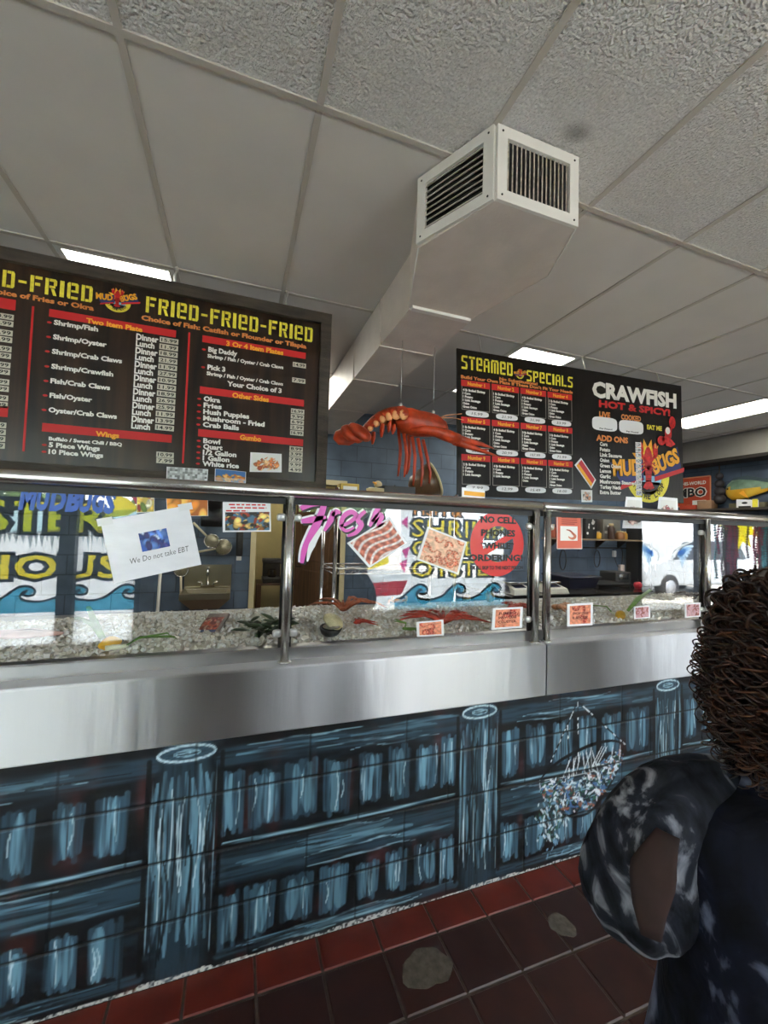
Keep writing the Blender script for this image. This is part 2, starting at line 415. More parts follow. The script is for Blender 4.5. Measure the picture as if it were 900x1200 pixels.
def ceiling_lights():
    dif = mat('light_diffuser', (255, 252, 238), 0.5, emit=LAMP); fr = mat('light_frame', (225, 224, 220), 0.4)
    for (k, l), lab in zip(LIGHTS, LIGHT_LABELS):
        x0 = GX+GDX*k; y0 = GY+GDY*(l+1)
        t = thing('ceiling_light', lab or 'lit fluorescent ceiling panel over the kitchen behind the boards', 'ceiling light', (x0+.305, y0+.61, CEIL), 'fluorescent ceiling panels')
        m = MB(); w = .03
        a, b, c, d = x0+.013, x0+.597, y0+.013, y0+1.207
        for q in ((a, a+w, c, d), (b-w, b, c, d), (a+w, b-w, c, c+w), (a+w, b-w, d-w, d)): m.box(*q, CEIL-.004, CEIL+.05)
        m.box(a, b, c, d, CEIL+.05, CEIL+.06); m.build('frame', fr, t)
        m = MB(); m.box(a+w, b-w, c+w, d-w, CEIL+.004, CEIL+.012); m.build('diffuser', dif, t)

def block_wall(name, x0, x1, y0, y1, z0, z1, m, axis, holes=()):
    """block wall in courses; axis 'x' runs along x, holes (a0,a1,z0,z1)"""
    mb = MB(); th = .012
    lo, hi = (x0, x1) if axis == 'x' else (y0, y1)
    cuts_a = sorted({lo, hi, *[h[0] for h in holes], *[h[1] for h in holes]}); cuts_z = sorted({z0, z1, *[h[2] for h in holes], *[h[3] for h in holes]})
    for a0, a1 in zip(cuts_a[:-1], cuts_a[1:]):
        for c0, c1 in zip(cuts_z[:-1], cuts_z[1:]):
            if any(h[0] <= a0 and a1 <= h[1] and h[2] <= c0 and c1 <= h[3] for h in holes): continue
            if axis == 'x': mb.box(a0, a1, y0, y1, c0, c1)
            else: mb.box(x0, x1, a0, a1, c0, c1)
    return struct(mb.build(name, m))

def mat_blocks(name, col, axis='x', var=.12, jc=None):
    if name in _mats: return _mats[name]
    m = bpy.data.materials.new(name); m.use_nodes = True; _mats[name] = m
    nt = m.node_tree; N = nt.nodes; L = nt.links; b = N['Principled BSDF']; b.inputs['Roughness'].default_value = .55
    tc = N.new('ShaderNodeTexCoord'); mp = N.new('ShaderNodeMapping'); L.new(tc.outputs['Object'], mp.inputs[0])
    mp.inputs['Rotation'].default_value = (math.radians(-90), 0, 0) if axis == 'x' else (math.radians(-90), 0, math.radians(-90))
    sep = N.new('ShaderNodeSeparateXYZ'); cmb = N.new('ShaderNodeCombineXYZ'); L.new(tc.outputs['Object'], sep.inputs[0])
    L.new(sep.outputs[0 if axis == 'x' else 1], cmb.inputs[0]); L.new(sep.outputs[2], cmb.inputs[1])
    br = N.new('ShaderNodeTexBrick'); L.new(cmb.outputs[0], br.inputs['Vector'])
    c = rgb(*col); br.inputs['Color1'].default_value = (*c, 1); br.inputs['Color2'].default_value = tuple(v*(1-var) for v in c)+(1,)
    br.inputs['Mortar'].default_value = (*(rgb(*jc) if jc else tuple(v*.55 for v in c)), 1)
    br.inputs['Scale'].default_value = 1; br.inputs['Brick Width'].default_value = .4; br.inputs['Row Height'].default_value = .2
    br.inputs['Mortar Size'].default_value = .006; br.inputs['Mortar Smooth'].default_value = .3
    n = N.new('ShaderNodeTexNoise'); n.inputs['Scale'].default_value = 3; n.inputs['Detail'].default_value = 6; L.new(tc.outputs['Object'], n.inputs[0])
    mx = N.new('ShaderNodeMix'); mx.data_type = 'RGBA'; mx.blend_type = 'MULTIPLY'; mx.inputs[0].default_value = .45
    L.new(br.outputs[0], mx.inputs[6]); L.new(n.outputs[1], mx.inputs[7]); 
    mr = N.new('ShaderNodeMapRange'); mr.inputs[1].default_value = .3; mr.inputs[2].default_value = .7; mr.inputs[3].default_value = .65; mr.inputs[4].default_value = 1.25
    L.new(n.outputs[0], mr.inputs[0]); L.new(mr.outputs[0], mx.inputs[7]); mx.inputs[0].default_value = 1
    L.new(mx.outputs[2], b.inputs['Base Color'])
    bp = N.new('ShaderNodeBump'); bp.invert = True; bp.inputs['Strength'].default_value = .5; bp.inputs['Distance'].default_value = .006
    L.new(br.outputs['Fac'], bp.inputs['Height']); L.new(bp.outputs[0], b.inputs['Normal'])
    return m

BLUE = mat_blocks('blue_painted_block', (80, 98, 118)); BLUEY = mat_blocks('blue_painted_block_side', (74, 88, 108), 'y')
CREAM = mat('cream_wall', (196, 186, 160), .8, 0, .05, 3)
def room():
    # floor: clay tiles in grout
    fm = MB(); T = .2245; x0 = .574; ysplit = 1.468
    def tile(xa, xb, ya, yb, mi):
        g = .004; b = .004
        V = [(xa+g, ya+g, -.004), (xb-g, ya+g, -.004), (xb-g, yb-g, -.004), (xa+g, yb-g, -.004),
             (xa+g+b, ya+g+b, 0), (xb-g-b, ya+g+b, 0), (xb-g-b, yb-g-b, 0), (xa+g+b, yb-g-b, 0)]
        fm.add(V, [(4, 5, 6, 7), (0, 1, 5, 4), (1, 2, 6, 5), (2, 3, 7, 6), (3, 0, 4, 7)], mi)
    k0 = int((XL-x0)/T)-1; k1 = int((XR-x0)/T)+1
    for k in range(k0, k1):
        xa, xb = max(x0+k*T, XL), min(x0+(k+1)*T, XR)
        if xb-xa < .02: continue
        tile(xa, xb, ysplit, YC+.004, 3)
        y = ysplit
        while y > YW+.02:
            ya = max(y-.2185, YW); tile(xa, xb, ya, y, rnd.choice((0, 0, 1, 2))); y = ya
        y = YC+.004
        while y < 6.6:
            yb = min(y+.2185, 6.6); tile(xa, xb, y, yb, rnd.choice((0, 1, 2))); y = yb
    fm.box(XL, XR, YW, 6.6, -.06, -.004, 4)
    tm = [mat('clay_tile_dark', (54, 24, 17), .42, 0, .22, 9, .05), mat('clay_tile_brown', (50, 23, 18), .42, 0, .22, 7, .05), mat('clay_tile_red', (58, 26, 18), .42, 0, .2, 8, .05),
          mat('clay_tile_bright', (100, 33, 22), .4, 0, .2, 8, .05), mat('tile_grout', (68, 56, 48), .9, 0, .25, 30)]
    fl = struct(fm.build('floor', tm))
    conc = mat('concrete_repair', (84, 76, 66), .85, 0, .25, 40, .4, 60)
    def patch(px, r, seed, dx=1, dy=1):
        c = at_z(*px, 0); r_ = random.Random(seed); n = 26; ph = [r_.uniform(0, 6.28) for _ in range(3)]
        P = []
        for k in range(n):
            t = 2*math.pi*k/n; q = r*(1+.10*math.sin(2*t+ph[0])+.07*math.sin(3*t+ph[1])+.05*math.sin(7*t+ph[2]))
            P.append((c[0]+q*dx*math.cos(t), c[1]+q*dy*math.sin(t)))
        m = MB(); m.hull([(x, y, -.003) for x, y in P], [(x, y, .0016) for x, y in P]); o = m.build('concrete_patch', conc, fl); return o
    patch((500, 1134), .078, 3, 1.1, .92); patch((658, 1084), .05, 5, 1, .95)
    ceiling(); ceiling_lights()
    # walls
    block_wall('wall_back', XL, XK+.1, YB, YB+.12, 0, CEIL+.1, BLUE, 'x', [(.22, 1.22, 0, 2.08)])
    block_wall('wall_right', XK, XK+.12, 1.75, YB, 0, CEIL+.1, BLUEY, 'y')
    m = MB(); m.box(XK+.12, XR+.1, 1.75, 1.87, 0, CEIL+.1); struct(m.build('wall_dining_back', CREAM))
    m = MB(); m.box(XR, XR+.1, YW-.1, 1.75, 0, CEIL+.1); struct(m.build('wall_dining_right', CREAM))
    m = MB(); m.box(XL-.1, XL, YW-.1, YB+.12, 0, CEIL+.1); struct(m.build('wall_left', CREAM))
    # corridor beyond the doorway
    yel = mat('yellow_painted_wall', (206, 188, 128), .7, 0, .06, 4)
    m = MB(); m.box(-.8, 2.4, 6.5, 6.6, 0, 2.6); m.box(-.9, -.8, YB+.12, 6.6, 0, 2.6); m.box(2.4, 2.5, YB+.12, 6.6, 0, 2.6); m.box(-.9, 2.5, YB+.12, 6.6, 2.5, 2.6)
    struct(m.build('wall_corridor', yel))
    # door frame and open door
    wood = mat('brown_door_wood', (88, 62, 42), .5, 0, .35, 6, stretch=(6, 6, .4)); fr = mat('cream_door_frame', (190, 178, 140), .5)
    m = MB(); m.box(.16, .22, YB-.03, YB+.14, 0, 2.14); m.box(1.22, 1.28, YB-.03, YB+.14, 0, 2.14); m.box(.22, 1.22, YB-.03, YB+.14, 2.08, 2.14)
    struct(m.build('trim_doorway', fr))
    m = MB(); m.box(.56, .66, YB+.16, YB+.25, 0, 2.4); struct(m.build('trim_post', mat('dark_brown_post', (58, 36, 24), .5, 0, .2, 8)))
    d = thing('door', 'brown wooden door standing open in the doorway behind the case', 'door', (1.2, YB+.14, 0))
    d['kind'] = 'structure'
    m = MB(); a = math.radians(62); R = Matrix.Rotation(a, 3, 'Z'); w = .86
    def dp(s, t, z): return (1.2-math.cos(a)*s+math.sin(a)*t*0, YB+.16+math.sin(a)*s+t, z)
    for s0, s1, z0, z1, t0, t1 in ((0, w, 0.01, 2.04, 0, .035),): m.hull([dp(s0, t0, z0), dp(s1, t0, z0), dp(s1, t0, z1), dp(s0, t0, z1)], [dp(s0, t1, z0), dp(s1, t1, z0), dp(s1, t1, z1), dp(s0, t1, z1)])
    for z0, z1 in ((.2, .95), (1.1, 1.85)): m.hull([dp(.14, -.012, z0), dp(w-.14, -.012, z0), dp(w-.14, -.012, z1), dp(.14, -.012, z1)], [dp(.12, 0, z0-.02), dp(w-.12, 0, z0-.02), dp(w-.12, 0, z1+.02), dp(.12, 0, z1+.02)])
    m.build('door_slab', wood, d)
    m = MB(); p = Vector(dp(w-.07, 0, 1.0)); m.cyl(p, p+Vector((-.02, -.05, 0)), .012); m.tube([p+Vector((-.02, -.05, 0)), p+Vector((.06, -.07, 0))], .01); m.build('door_handle', mat('dark_metal', (50, 48, 46), .35, 1), d)
    # soffit on the right with a dark underside
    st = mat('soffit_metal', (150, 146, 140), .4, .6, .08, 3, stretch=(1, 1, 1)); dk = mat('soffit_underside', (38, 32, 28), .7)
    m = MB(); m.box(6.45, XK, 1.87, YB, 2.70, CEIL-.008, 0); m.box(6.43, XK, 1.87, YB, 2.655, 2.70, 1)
    for y in (3.25, 3.6, 4.2, 4.7): m.box(6.446, 6.45, y-.012, y+.012, 2.70, CEIL-.008, 0)
    struct(m.build('trim_soffit', [st, dk]))
    # the storefront behind the photographer
    fw = mat('front_wall_paint', (120, 112, 104), .8, 0, .05, 4); fr2 = mat('window_frame_metal', (40, 40, 42), .4, .5)
    wins = [(-3.75, -.90), (.62, 3.62), (6.07, 9.35)]; z1 = 2.55; sills = (.30, .50, .33)
    block = MB(); xs = [XL-.1]
    for a, b in wins: xs += [a, b]
    xs.append(XR+.1)
    for k in range(0, len(xs), 2): block.box(xs[k], xs[k+1], YW-.12, YW, 0, CEIL+.1)
    for (a, b), z0 in zip(wins, sills): block.box(a, b, YW-.12, YW, 0, z0); block.box(a, b, YW-.12, YW, z1, CEIL+.1)
    block.box(.62, 1.52, YW-.12, YW+.04, .2, 1.73)  # added panel, blocks the lower window so its reflection stays dark
    struct(block.build('wall_front', fw))
    gl = mat_glass('window_glass', .04)
    global WINS
    WINS = []
    for i, ((a, b), mull, z0) in enumerate(zip(wins, ((-1.535, -2.7), (), (7.55, 8.35)), sills)):
        w = thing('window_%d' % (i+1), None, None, ((a+b)/2, YW-.05, z0)); struct(w)
        m = MB()
        for q in ((a, a+.05, z0, z1), (b-.05, b, z0, z1), (a, b, z0, z0+.05), (a, b, z1-.05, z1)): m.box(q[0], q[1], YW-.09, YW+.03, q[2], q[3])
        for x in mull: m.box(x-.065, x+.065, YW-.09, YW+.05, z0, z1)
        m.build('frame', fr2, w)
        m = MB(); m.box(a+.03, b-.03, YW-.045, YW-.039, z0+.03, z1-.03); m.build('pane', gl, w)
    lm = thing('ceiling_light', 'small bright ceiling panel in the yellow corridor', 'ceiling light', (.5, 5.8, 2.49)); m = MB(); m.box(.2, .8, 5.6, 6.0, 2.47, 2.499); m.build('frame', mat('light_frame', (225, 224, 220), .4), lm); m = MB(); m.box(.23, .77, 5.63, 5.97, 2.462, 2.47); m.build('diffuser', mat('light_diffuser', (255, 252, 238)), lm)  # unseen panel added to brighten the corridor
room()

# outside the windows
def outside():
    m = MB(); m.box(-30, 40, -40, YW-.12, -.16, -.10); struct(m.build('ground', mat('asphalt', (146, 144, 140), .9, 0, .15, 4)))
    m = MB(); m.box(-30, 40, -3.2, YW-.12, -.11, -.02); struct(m.build('sidewalk', mat('sidewalk_concrete', (190, 186, 178), .9, 0, .1, 6)))
    # parked car
    y0 = -5.9; cx = 12.0
    def car(cx, yc, paint, label, kind):
        t = thing('car', label, 'car', (cx, yc, -.1)); W = .9
        prof = [(-2.3, .35), (-2.35, .75), (-2.2, .98), (-1.55, 1.08), (-1.05, 1.55), (-.7, 1.68), (1.2, 1.70), (1.75, 1.62), (2.2, 1.1), (2.3, .8), (2.28, .38)] if kind == 'suv' else \
               [(-2.3, .3), (-2.35, .62), (-2.1, .82), (-1.2, .92), (-.5, 1.36), (.0, 1.44), (.8, 1.42), (1.5, 1.02), (2.15, .92), (2.3, .6), (2.25, .32)]
        m = MB(); A = [(cx+x, yc-W, z-.1) for x, z in prof]; B = [(cx+x, yc+W, z-.1) for x, z in prof]; n = len(A)
        m.hull(A, B); o = m.build('body', paint, t)
        bv = o.modifiers.new('b', 'BEVEL'); bv.width = .08; bv.segments = 3
        gm = mat('car_window', (28, 34, 42), .08); wm = mat('car_tyre', (26, 26, 26), .8); hub = mat('car_hub', (170, 172, 176), .3, .8)
        zt = max(z for _, z in prof)
        for xs in (((-1.3, 1.08), (-.95, zt-.16), (-.1, zt-.12), (-.1, 1.08)), ((0, 1.08), (0, zt-.12), (.85, zt-.12), (.85, 1.08)), ((.95, 1.08), (.95, zt-.12), (1.4, zt-.2), (1.7, 1.1))):
            if kind != 'suv': xs = tuple((x*.75, z*.82) for x, z in xs)
            for s in (-1, 1): m = MB(); m.hull([(cx+x, yc+s*W, z-.1) for x, z in xs], [(cx+x, yc+s*(W+.012), z-.1) for x, z in xs]); m.build('side_window', gm, t)
        for x in (-1.45, 1.42):
            for s in (-1, 1):
                m = MB(); c = (cx+x, yc+s*(W-.18), .24); e = (cx+x, yc+s*(W+.02), .24)
                m.lathe([(.2, 0), (.34, .01), (.35, .1), (.34, .2), (.2, .21)], c, (0, s, 0), 24); w = m.build('wheel', wm, t)
                m = MB(); m.lathe([(.02, .0), (.2, .0), (.19, .02), (.05, .03)], e, (0, s, 0), 20); m.build('hub', hub, w)
        for q in (-.8, .5): m = MB(); m.box(cx-2.38, cx-2.3, yc+q, yc+q+.3, .58, .72); m.build('headlight', hub, t)
    car(12.3, -5.4, mat('white_car_paint', (150, 155, 160), .25), 'pale parked sport utility car reflected in the right glass', 'suv')
    car(14.8, -8.6, mat('silver_car_paint', (186, 192, 198), .25, .3), 'silver parked saloon car beyond the white one', 'sedan')
    bark = mat('tree_bark', (90, 74, 60), .9, 0, .3, 12); leaf = mat('tree_leaves', (92, 120, 58), .7, 0, .35, 6)
    for k, (x, y, h, lab) in enumerate(((-5.2, -9, 4.2, 'leafy street tree left of the painted windows outside'), (-1.8, -11, 4.6, 'taller street tree behind the painted window outside'), (3.4, -10.5, 4.4, 'street tree right of the middle painted window outside'))):
        t = thing('tree', lab, 'tree', (x, y, -.1)); r = random.Random(k+40)
        m = MB(); m.tube([(x, y, -.1), (x+.05, y, .9), (x-.03, y, 1.9)], [.16, .12, .09], 10); m.build('trunk', bark, t)
        m = MB()
        for _ in range(900):
            d = Vector((r.gauss(0, 1), r.gauss(0, 1), r.gauss(0, 1))).normalized()*(r.random()**.4)*1.6
            c = Vector((x, y, h*.62))+Vector((d.x, d.y, d.z*.85)); a = Vector((r.gauss(0, 1), r.gauss(0, 1), r.gauss(0, 1))).normalized()*.16; b = a.orthogonal().normalized()*.09
            m.add([c-a, c-b, c+a, c+b], [(0, 1, 2, 3)])
        m.build('foliage', leaf, t)
outside()

# ---------------------------------------------------------------- the painted counter
X0, X1 = -2.13, 4.2; SEAM = 1.377; ZAP0, ZAP1 = .803, 1.038
STEEL = mat_steel('brushed_steel', .62, .44, .97, 0.0); POL = mat('polished_steel', (212, 210, 206), .27, 1, .0); STEEL2 = mat('steel_trim', (176, 174, 172), .34, 1, .1, 6, stretch=(1, 1, 1))
def mural():
    res = .004; zs = np.arange(0, .806, res); xs = np.arange(X0, X1+.001, res); H, W = len(zs), len(xs)
    base = np.array((10, 14, 18.))*np.ones((H, W, 3))
    n = noise2(H, W, (14, 40), 1)[..., None]; n2 = noise2(H, W, (4, 14), 2)[..., None]; n3 = noise2(H, W, (30, 12), 5)[..., None]
    img = base*(.6+.9*n)+np.array((20, 32, 40.))*np.clip(n*n2*1.6-.35, 0, 1)+np.array((58, 14, 8.))*np.clip((n3-.62)*3, 0, 1)*.8
    XX, ZZ = np.meshgrid(xs, zs); rs = np.random.RandomState(3)
    fibre = noise2(H, W, (26, 1.6), 9); fibreh = noise2(H, W, (1.6, 26), 10); grain = noise2(H, W, (1.5, 1.5), 12)
    def w(px, py):
        p = at_y(px, py, YC); return p[0], p[2]
    def stroke(P, wd, col, al=.9, dry=.5, fib=None, taper=True):
        """P world points (x,z)"""
        P = np.array(P, float); pad = wd
        a0 = max(int((P[:, 0].min()-pad-X0)/res), 0); a1 = min(int((P[:, 0].max()+pad-X0)/res)+2, W); b0 = max(int((P[:, 1].min()-pad)/res), 0); b1 = min(int((P[:, 1].max()+pad)/res)+2, H)
        if a1 <= a0 or b1 <= b0: return
        gx, gz = XX[b0:b1, a0:a1], ZZ[b0:b1, a0:a1]; best = np.full(gx.shape, 9.)
        ln = np.r_[0, np.cumsum(np.hypot(*np.diff(P, axis=0).T))]; tot = max(ln[-1], 1e-6)
        for k in range(len(P)-1):
            d = P[k+1]-P[k]; L2 = (d@d) or 1e-12; t = np.clip(((gx-P[k, 0])*d[0]+(gz-P[k, 1])*d[1])/L2, 0, 1)
            q = np.hypot(gx-P[k, 0]-t*d[0], gz-P[k, 1]-t*d[1]); u = (ln[k]+t*math.sqrt(L2))/tot
            hw = wd/2*(1-.65*np.abs(2*u-1)**3 if taper else 1)
            best = np.minimum(best, q/hw)
        f = (fib if fib is not None else grain)[b0:b1, a0:a1]
        m = np.clip((1.0-best)*2.5, 0, 1)*al*np.clip((1-dry)+dry*(f*2.6-.6), 0, 1)
        img[b0:b1, a0:a1] = img[b0:b1, a0:a1]*(1-m[..., None])+np.array(col, float)*m[..., None]
    def curve(P, k=10):
        P = np.array(P, float)
        if len(P) < 3: return P
        out = []
        for i in range(len(P)-1):
            p0, p1, p2, p3 = P[max(i-1, 0)], P[i], P[i+1], P[min(i+2, len(P)-1)]
            for t in np.linspace(0, 1, k, endpoint=False):
                out.append(.5*((2*p1)+(-p0+p2)*t+(2*p0-5*p1+4*p2-p3)*t*t+(-p0+3*p1-3*p2+p3)*t**3))
        out.append(P[-1]); return np.array(out)
    SL = (94, 130, 148); SL2 = (56, 84, 101); LT = (168, 208, 224); WHT = (206, 230, 238); DKS = (12, 18, 22)
    def picket(x0, x1, zt, zb):
        wd = x1-x0; cx = (x0+x1)/2; b = rs.uniform(.85, 1.15)
        for s in np.linspace(-.42, .42, 7): stroke([(cx+s*wd, zt-rs.uniform(.004, .03)), (cx+s*wd*rs.uniform(.8, 1.05), zb+rs.uniform(.004, .035))], wd*.24, np.array(SL2)*b*rs.uniform(.9, 1.15), .95, .35, fibre, False)
        for _ in range(3):
            x = cx+rs.uniform(-.3, .3)*wd; stroke(curve([(x, zt-.02), (x+rs.uniform(-.008, .008), (zt+zb)/2), (x+rs.uniform(-.01, .01), zb+.02)]), wd*.36, np.array(SL)*rs.uniform(.95, 1.35), .8, .7, fibre)
        for _ in range(rs.randint(1, 3)):
            x = cx+rs.uniform(-.4, .4)*wd; a = zt-rs.uniform(.01, .4)*(zt-zb); e = zb+rs.uniform(.02, .35)*(zt-zb)
            stroke(curve([(x, a), (x+rs.uniform(-.01, .01), (a+e)/2), (x+rs.uniform(-.008, .008), e)]), .007, WHT, .75, .55, fibre)
    def plank(x0, x1, za0, zb0, za1, zb1):
        """za/zb top and bottom at the two ends"""
        t = np.linspace(0, 1, 9)
        zc = [(za0+zb0)/2*(1-k)+(za1+zb1)/2*k for k in t]; h = (za0-zb0+za1-zb1)/2
        stroke(list(zip(x0+(x1-x0)*t, zc)), h, np.array(SL2)*.85, .9, .45, fibreh, False)
        for _ in range(5):
            o = rs.uniform(-.38, .38)*h; s0, s1 = sorted(rs.uniform(0, 1, 2)); s1 = max(s1, min(s0+.4, 1))
            tt = np.linspace(s0, s1, 7); stroke(curve([(x0+(x1-x0)*k, np.interp(k, t, zc)+o+rs.uniform(-.005, .005)) for k in tt]), h*rs.uniform(.12, .3), np.array(SL)*rs.uniform(.8, 1.3), .75, .6, fibreh)
        for o in (-.44, -.15, .40):
            s0 = rs.uniform(0, .5); s1 = s0+rs.uniform(.3, .5)
            tt = np.linspace(s0, min(s1, 1), 6); stroke(curve([(x0+(x1-x0)*k, np.interp(k, t, zc)+o*h+rs.uniform(-.006, .006)) for k in tt]), .008, LT, .75, .5, fibreh)
        for _ in range(2):
            o = rs.uniform(-.3, .3)*h; s0 = rs.uniform(0, .7)
            stroke([(x0+(x1-x0)*s0, np.interp(s0, t, zc)+o), (x0+(x1-x0)*(s0+.3), np.interp(s0+.3, t, zc)+o+rs.uniform(-.008, .008))], .006, DKS, .8, .3)
    def piling(x0, x1):
        wd = x1-x0; cx = (x0+x1)/2
        stroke([(cx, .735), (cx, .05)], wd, np.array(SL2)*.72, .95, .3, fibre, False)
        for k in range(9):
            x = x0+wd*(.08+.84*k/8); z1_ = .70+rs.uniform(-.04, .02); z0_ = .07+rs.uniform(0, .12)
            stroke(curve([(x, z1_), (x+rs.uniform(-.02, .02), .5), (x+rs.uniform(-.02, .02), .3), (x+rs.uniform(-.01, .01), z0_)]), wd*.15, np.array(SL)*rs.uniform(.75, 1.3), .85, .6, fibre)
        for k in range(7):
            x = x0+wd*rs.uniform(.1, .9); z1_ = rs.uniform(.35, .70); stroke(curve([(x, z1_), (x+rs.uniform(-.015, .015), z1_-.12), (x+rs.uniform(-.012, .012), max(z1_-.3, .06))]), .008, WHT, .85, .4, fibre)
        for k in range(12):
            x = x0+wd*rs.uniform(.06, .94); z1_ = rs.uniform(.3, .72); stroke(curve([(x, z1_), (x+rs.uniform(-.02, .02), z1_-.12), (x, max(z1_-.32, .06))]), rs.uniform(.007, .014), DKS, .85, .3, fibre)
        for x in (x0+.004, x1-.004): stroke([(x, .72), (x+rs.uniform(-.006, .006), .4), (x, .06)], .006, LT, .7, .5, fibre)
        for x, a in ((x0-.012, .9), (x1+.012, .9)): stroke([(x, .74), (x, .05)], .018, (8, 10, 12), a, .2, None, False)
        t = np.linspace(0, 2*math.pi, 28)
        stroke([(cx+wd*.40*math.cos(a), .752+.022*math.sin(a)) for a in t], .034, SL2, .9, .2, None, False)
        stroke([(cx+wd*.44*math.cos(a), .752+.026*math.sin(a)) for a in t], .011, WHT, .95, .2, None, False)
        stroke([(cx+wd*.2*math.cos(a), .752+.010*math.sin(a)) for a in t], .007, LT, .8, .3, None, False)
        stroke([(cx-wd*.2, .75), (cx+wd*.2, .757)], .008, LT, .9, .3)
    def bay(x0, x1, px):
        plank(x0, x1, .765, .675, .765, .675); plank(x0, x1, .395, .262, .395, .262)
        stroke(curve([(x0, .418), ((2*x0+x1)/3, .41), (x1, .416)]), .026, SL, .8, .5, fibreh); stroke(curve([(x0, .420), ((x0+x1)/2, .408), (x1, .422)]), .011, LT, .8, .5, fibreh)
        plank(x0, x1, .062, .02, .062, .02)
        for a, b in px:
            picket(a, b, .665+rs.uniform(-.015, .012), .45+rs.uniform(-.015, .015)); picket(a, b, .245+rs.uniform(-.01, .01), .065+rs.uniform(-.015, .015))
    p1 = (-.232, -.025); p2 = (.955, 1.150); p3 = (2.14, 2.33); p0 = (-1.42, -1.22)
    def pk(pix, y): return [(w(a, y)[0], w(b, y)[0]) for a, b in pix]
    bay(-1.21, -.245, [(-1.19, -1.10), (-1.07, -.97), (-.93, -.84), (-.80, -.71)]+pk([(0, 40), (61, 98), (110, 150)], 980))
    bay(0, .945, pk([(257, 286), (291, 328), (333, 371), (378, 411), (420, 447), (454, 480), (487, 512), (516, 534)], 925))
    bay(1.165, 2.13, pk([(588, 608), (616, 639), (648, 671), (677, 698), (705, 727), (733, 760)], 890))
    bay(2.34, 3.4, [(2.36+.14*k, 2.46+.14*k) for k in range(7)]); bay(3.6, X1, [(3.62+.14*k, 3.72+.14*k) for k in range(4)]); bay(X0, -1.43, [(X0+.05+.14*k, X0+.15+.14*k) for k in range(4)])
    for p in (p0, p1, p2, p3, (3.41, 3.59)): piling(*p)
    # the hanging wire basket of shells painted on the right bay
    def S(P, wd, col, al=.95, dry=.2): stroke(curve([w(*q) for q in P]), wd, col, al, dry)
    apex = (677, 822)
    for q in ((664, 850), (652, 875), (640, 905)): pass
    dark = (8, 9, 11); wh = (226, 234, 238)
    def dashed(P, wd=.008):
        S(P, wd*1.3, dark, .95, 0)
        for k in range(10):
            a, b = P[0], P[-1]; t = rs.rand(); q = np.array(a)*(1-t)+np.array(b)*t; e = (np.array(b)-a)/math.hypot(b[0]-a[0], b[1]-a[1])*rs.uniform(2, 5)
            S([q, q+e], .009, wh, .95, .1)
    rim = [(632, 915), (642, 903), (660, 889), (690, 874), (715, 868), (730, 871)]; bott = [(640, 938), (655, 952), (672, 957), (690, 952), (705, 935), (722, 905), (731, 873)]
    for a, b in ((apex, (640, 905)), (apex, (731, 871)), (apex, (678, 905)), ((665, 848), (667, 906))): dashed([a, b])
    S(rim, .020, dark, 1, 0); S([(632, 915), (660, 911), (690, 905), (706, 903)], .006, (190, 200, 205), .9, 0); S(bott, .016, dark, .9, 0); S([(632, 917), (634, 926), (640, 938)], .01, wh, .8, .2)
    cols = [(226, 236, 240), (206, 222, 230), (120, 160, 190), (70, 110, 160), (40, 90, 70), (150, 90, 70), (30, 60, 60), (235, 235, 240), (20, 24, 28)]
    for _ in range(520):
        t = rs.rand(); s_ = rs.rand()**.8; px = 634+95*t; top = np.interp(px, [632, 660, 700, 731], [922, 908, 893, 878]); bot = np.interp(px, [632, 655, 690, 710, 731], [928, 952, 950, 925, 885])
        py = top+(bot-top)*s_; a = rs.uniform(0, 3.1); L = rs.uniform(1.2, 3.6); S([(px-L*math.cos(a), py-L*math.sin(a)), (px+L*math.cos(a), py+L*math.sin(a))], rs.uniform(.009, .017), cols[rs.randint(len(cols))], .95, .1)
    for _ in range(170):
        px = rs.normal(643, 9); py = rs.normal(962, 15); 
        if px < 627 or py < 935: continue
        L = rs.uniform(1.5, 4); a = rs.uniform(.8, 2.2); S([(px-L*math.cos(a), py-L*math.sin(a)), (px+L*math.cos(a), py+L*math.sin(a))], rs.uniform(.008, .015), cols[rs.choice([0, 1, 2, 4, 6, 8])], .9, .15)
    for _ in range(14):
        px = rs.uniform(668, 728); S([(px, np.interp(px, [632, 690, 731], [912, 876, 872])), (px+rs.uniform(-14, 10), np.interp(px, [632, 690, 731], [925, 905, 890]))], .009, wh, .9, .2)
    # block joints: thin dark grooves with a pale lower lip
    depth = np.zeros((H, W))
    for z in (.2, .4, .6):
        zz = z+.004*np.sin(xs*3)[None, :]*0; d = np.abs(ZZ-z); m = np.clip(1-d/.0055, 0, 1); img *= (1-.85*m[..., None]); depth -= m*.003
        m2 = np.clip(1-np.abs(ZZ-z+.008)/.004, 0, 1)[..., None]*.22*grain[..., None]; img = img*(1-m2)+np.array(LT)*m2
    for r_ in range(4):
        for k in range(-7, 14):
            x = .1+.4*k+(.2 if r_ % 2 else 0); m = np.clip(1-np.abs(XX-x)/.004, 0, 1)*((ZZ > .2*r_) & (ZZ < .2*r_+.2)); img *= (1-.6*m[..., None]); depth -= m*.002
    # worn white line along the floor
    e = .004+.006*noise2(1, W, (1, 9), 21)[0]+.012*np.clip((noise2(1, W, (1, 40), 22)[0]-.6)*4, 0, 1); m = (ZZ < e[None, :])*np.clip(grain*2.2-.2, 0, 1); img = img*(1-m[..., None])+np.array((205, 205, 200.))*m[..., None]
    P = np.stack([XX, YC-depth-.0005, ZZ], -1)
    return P, img
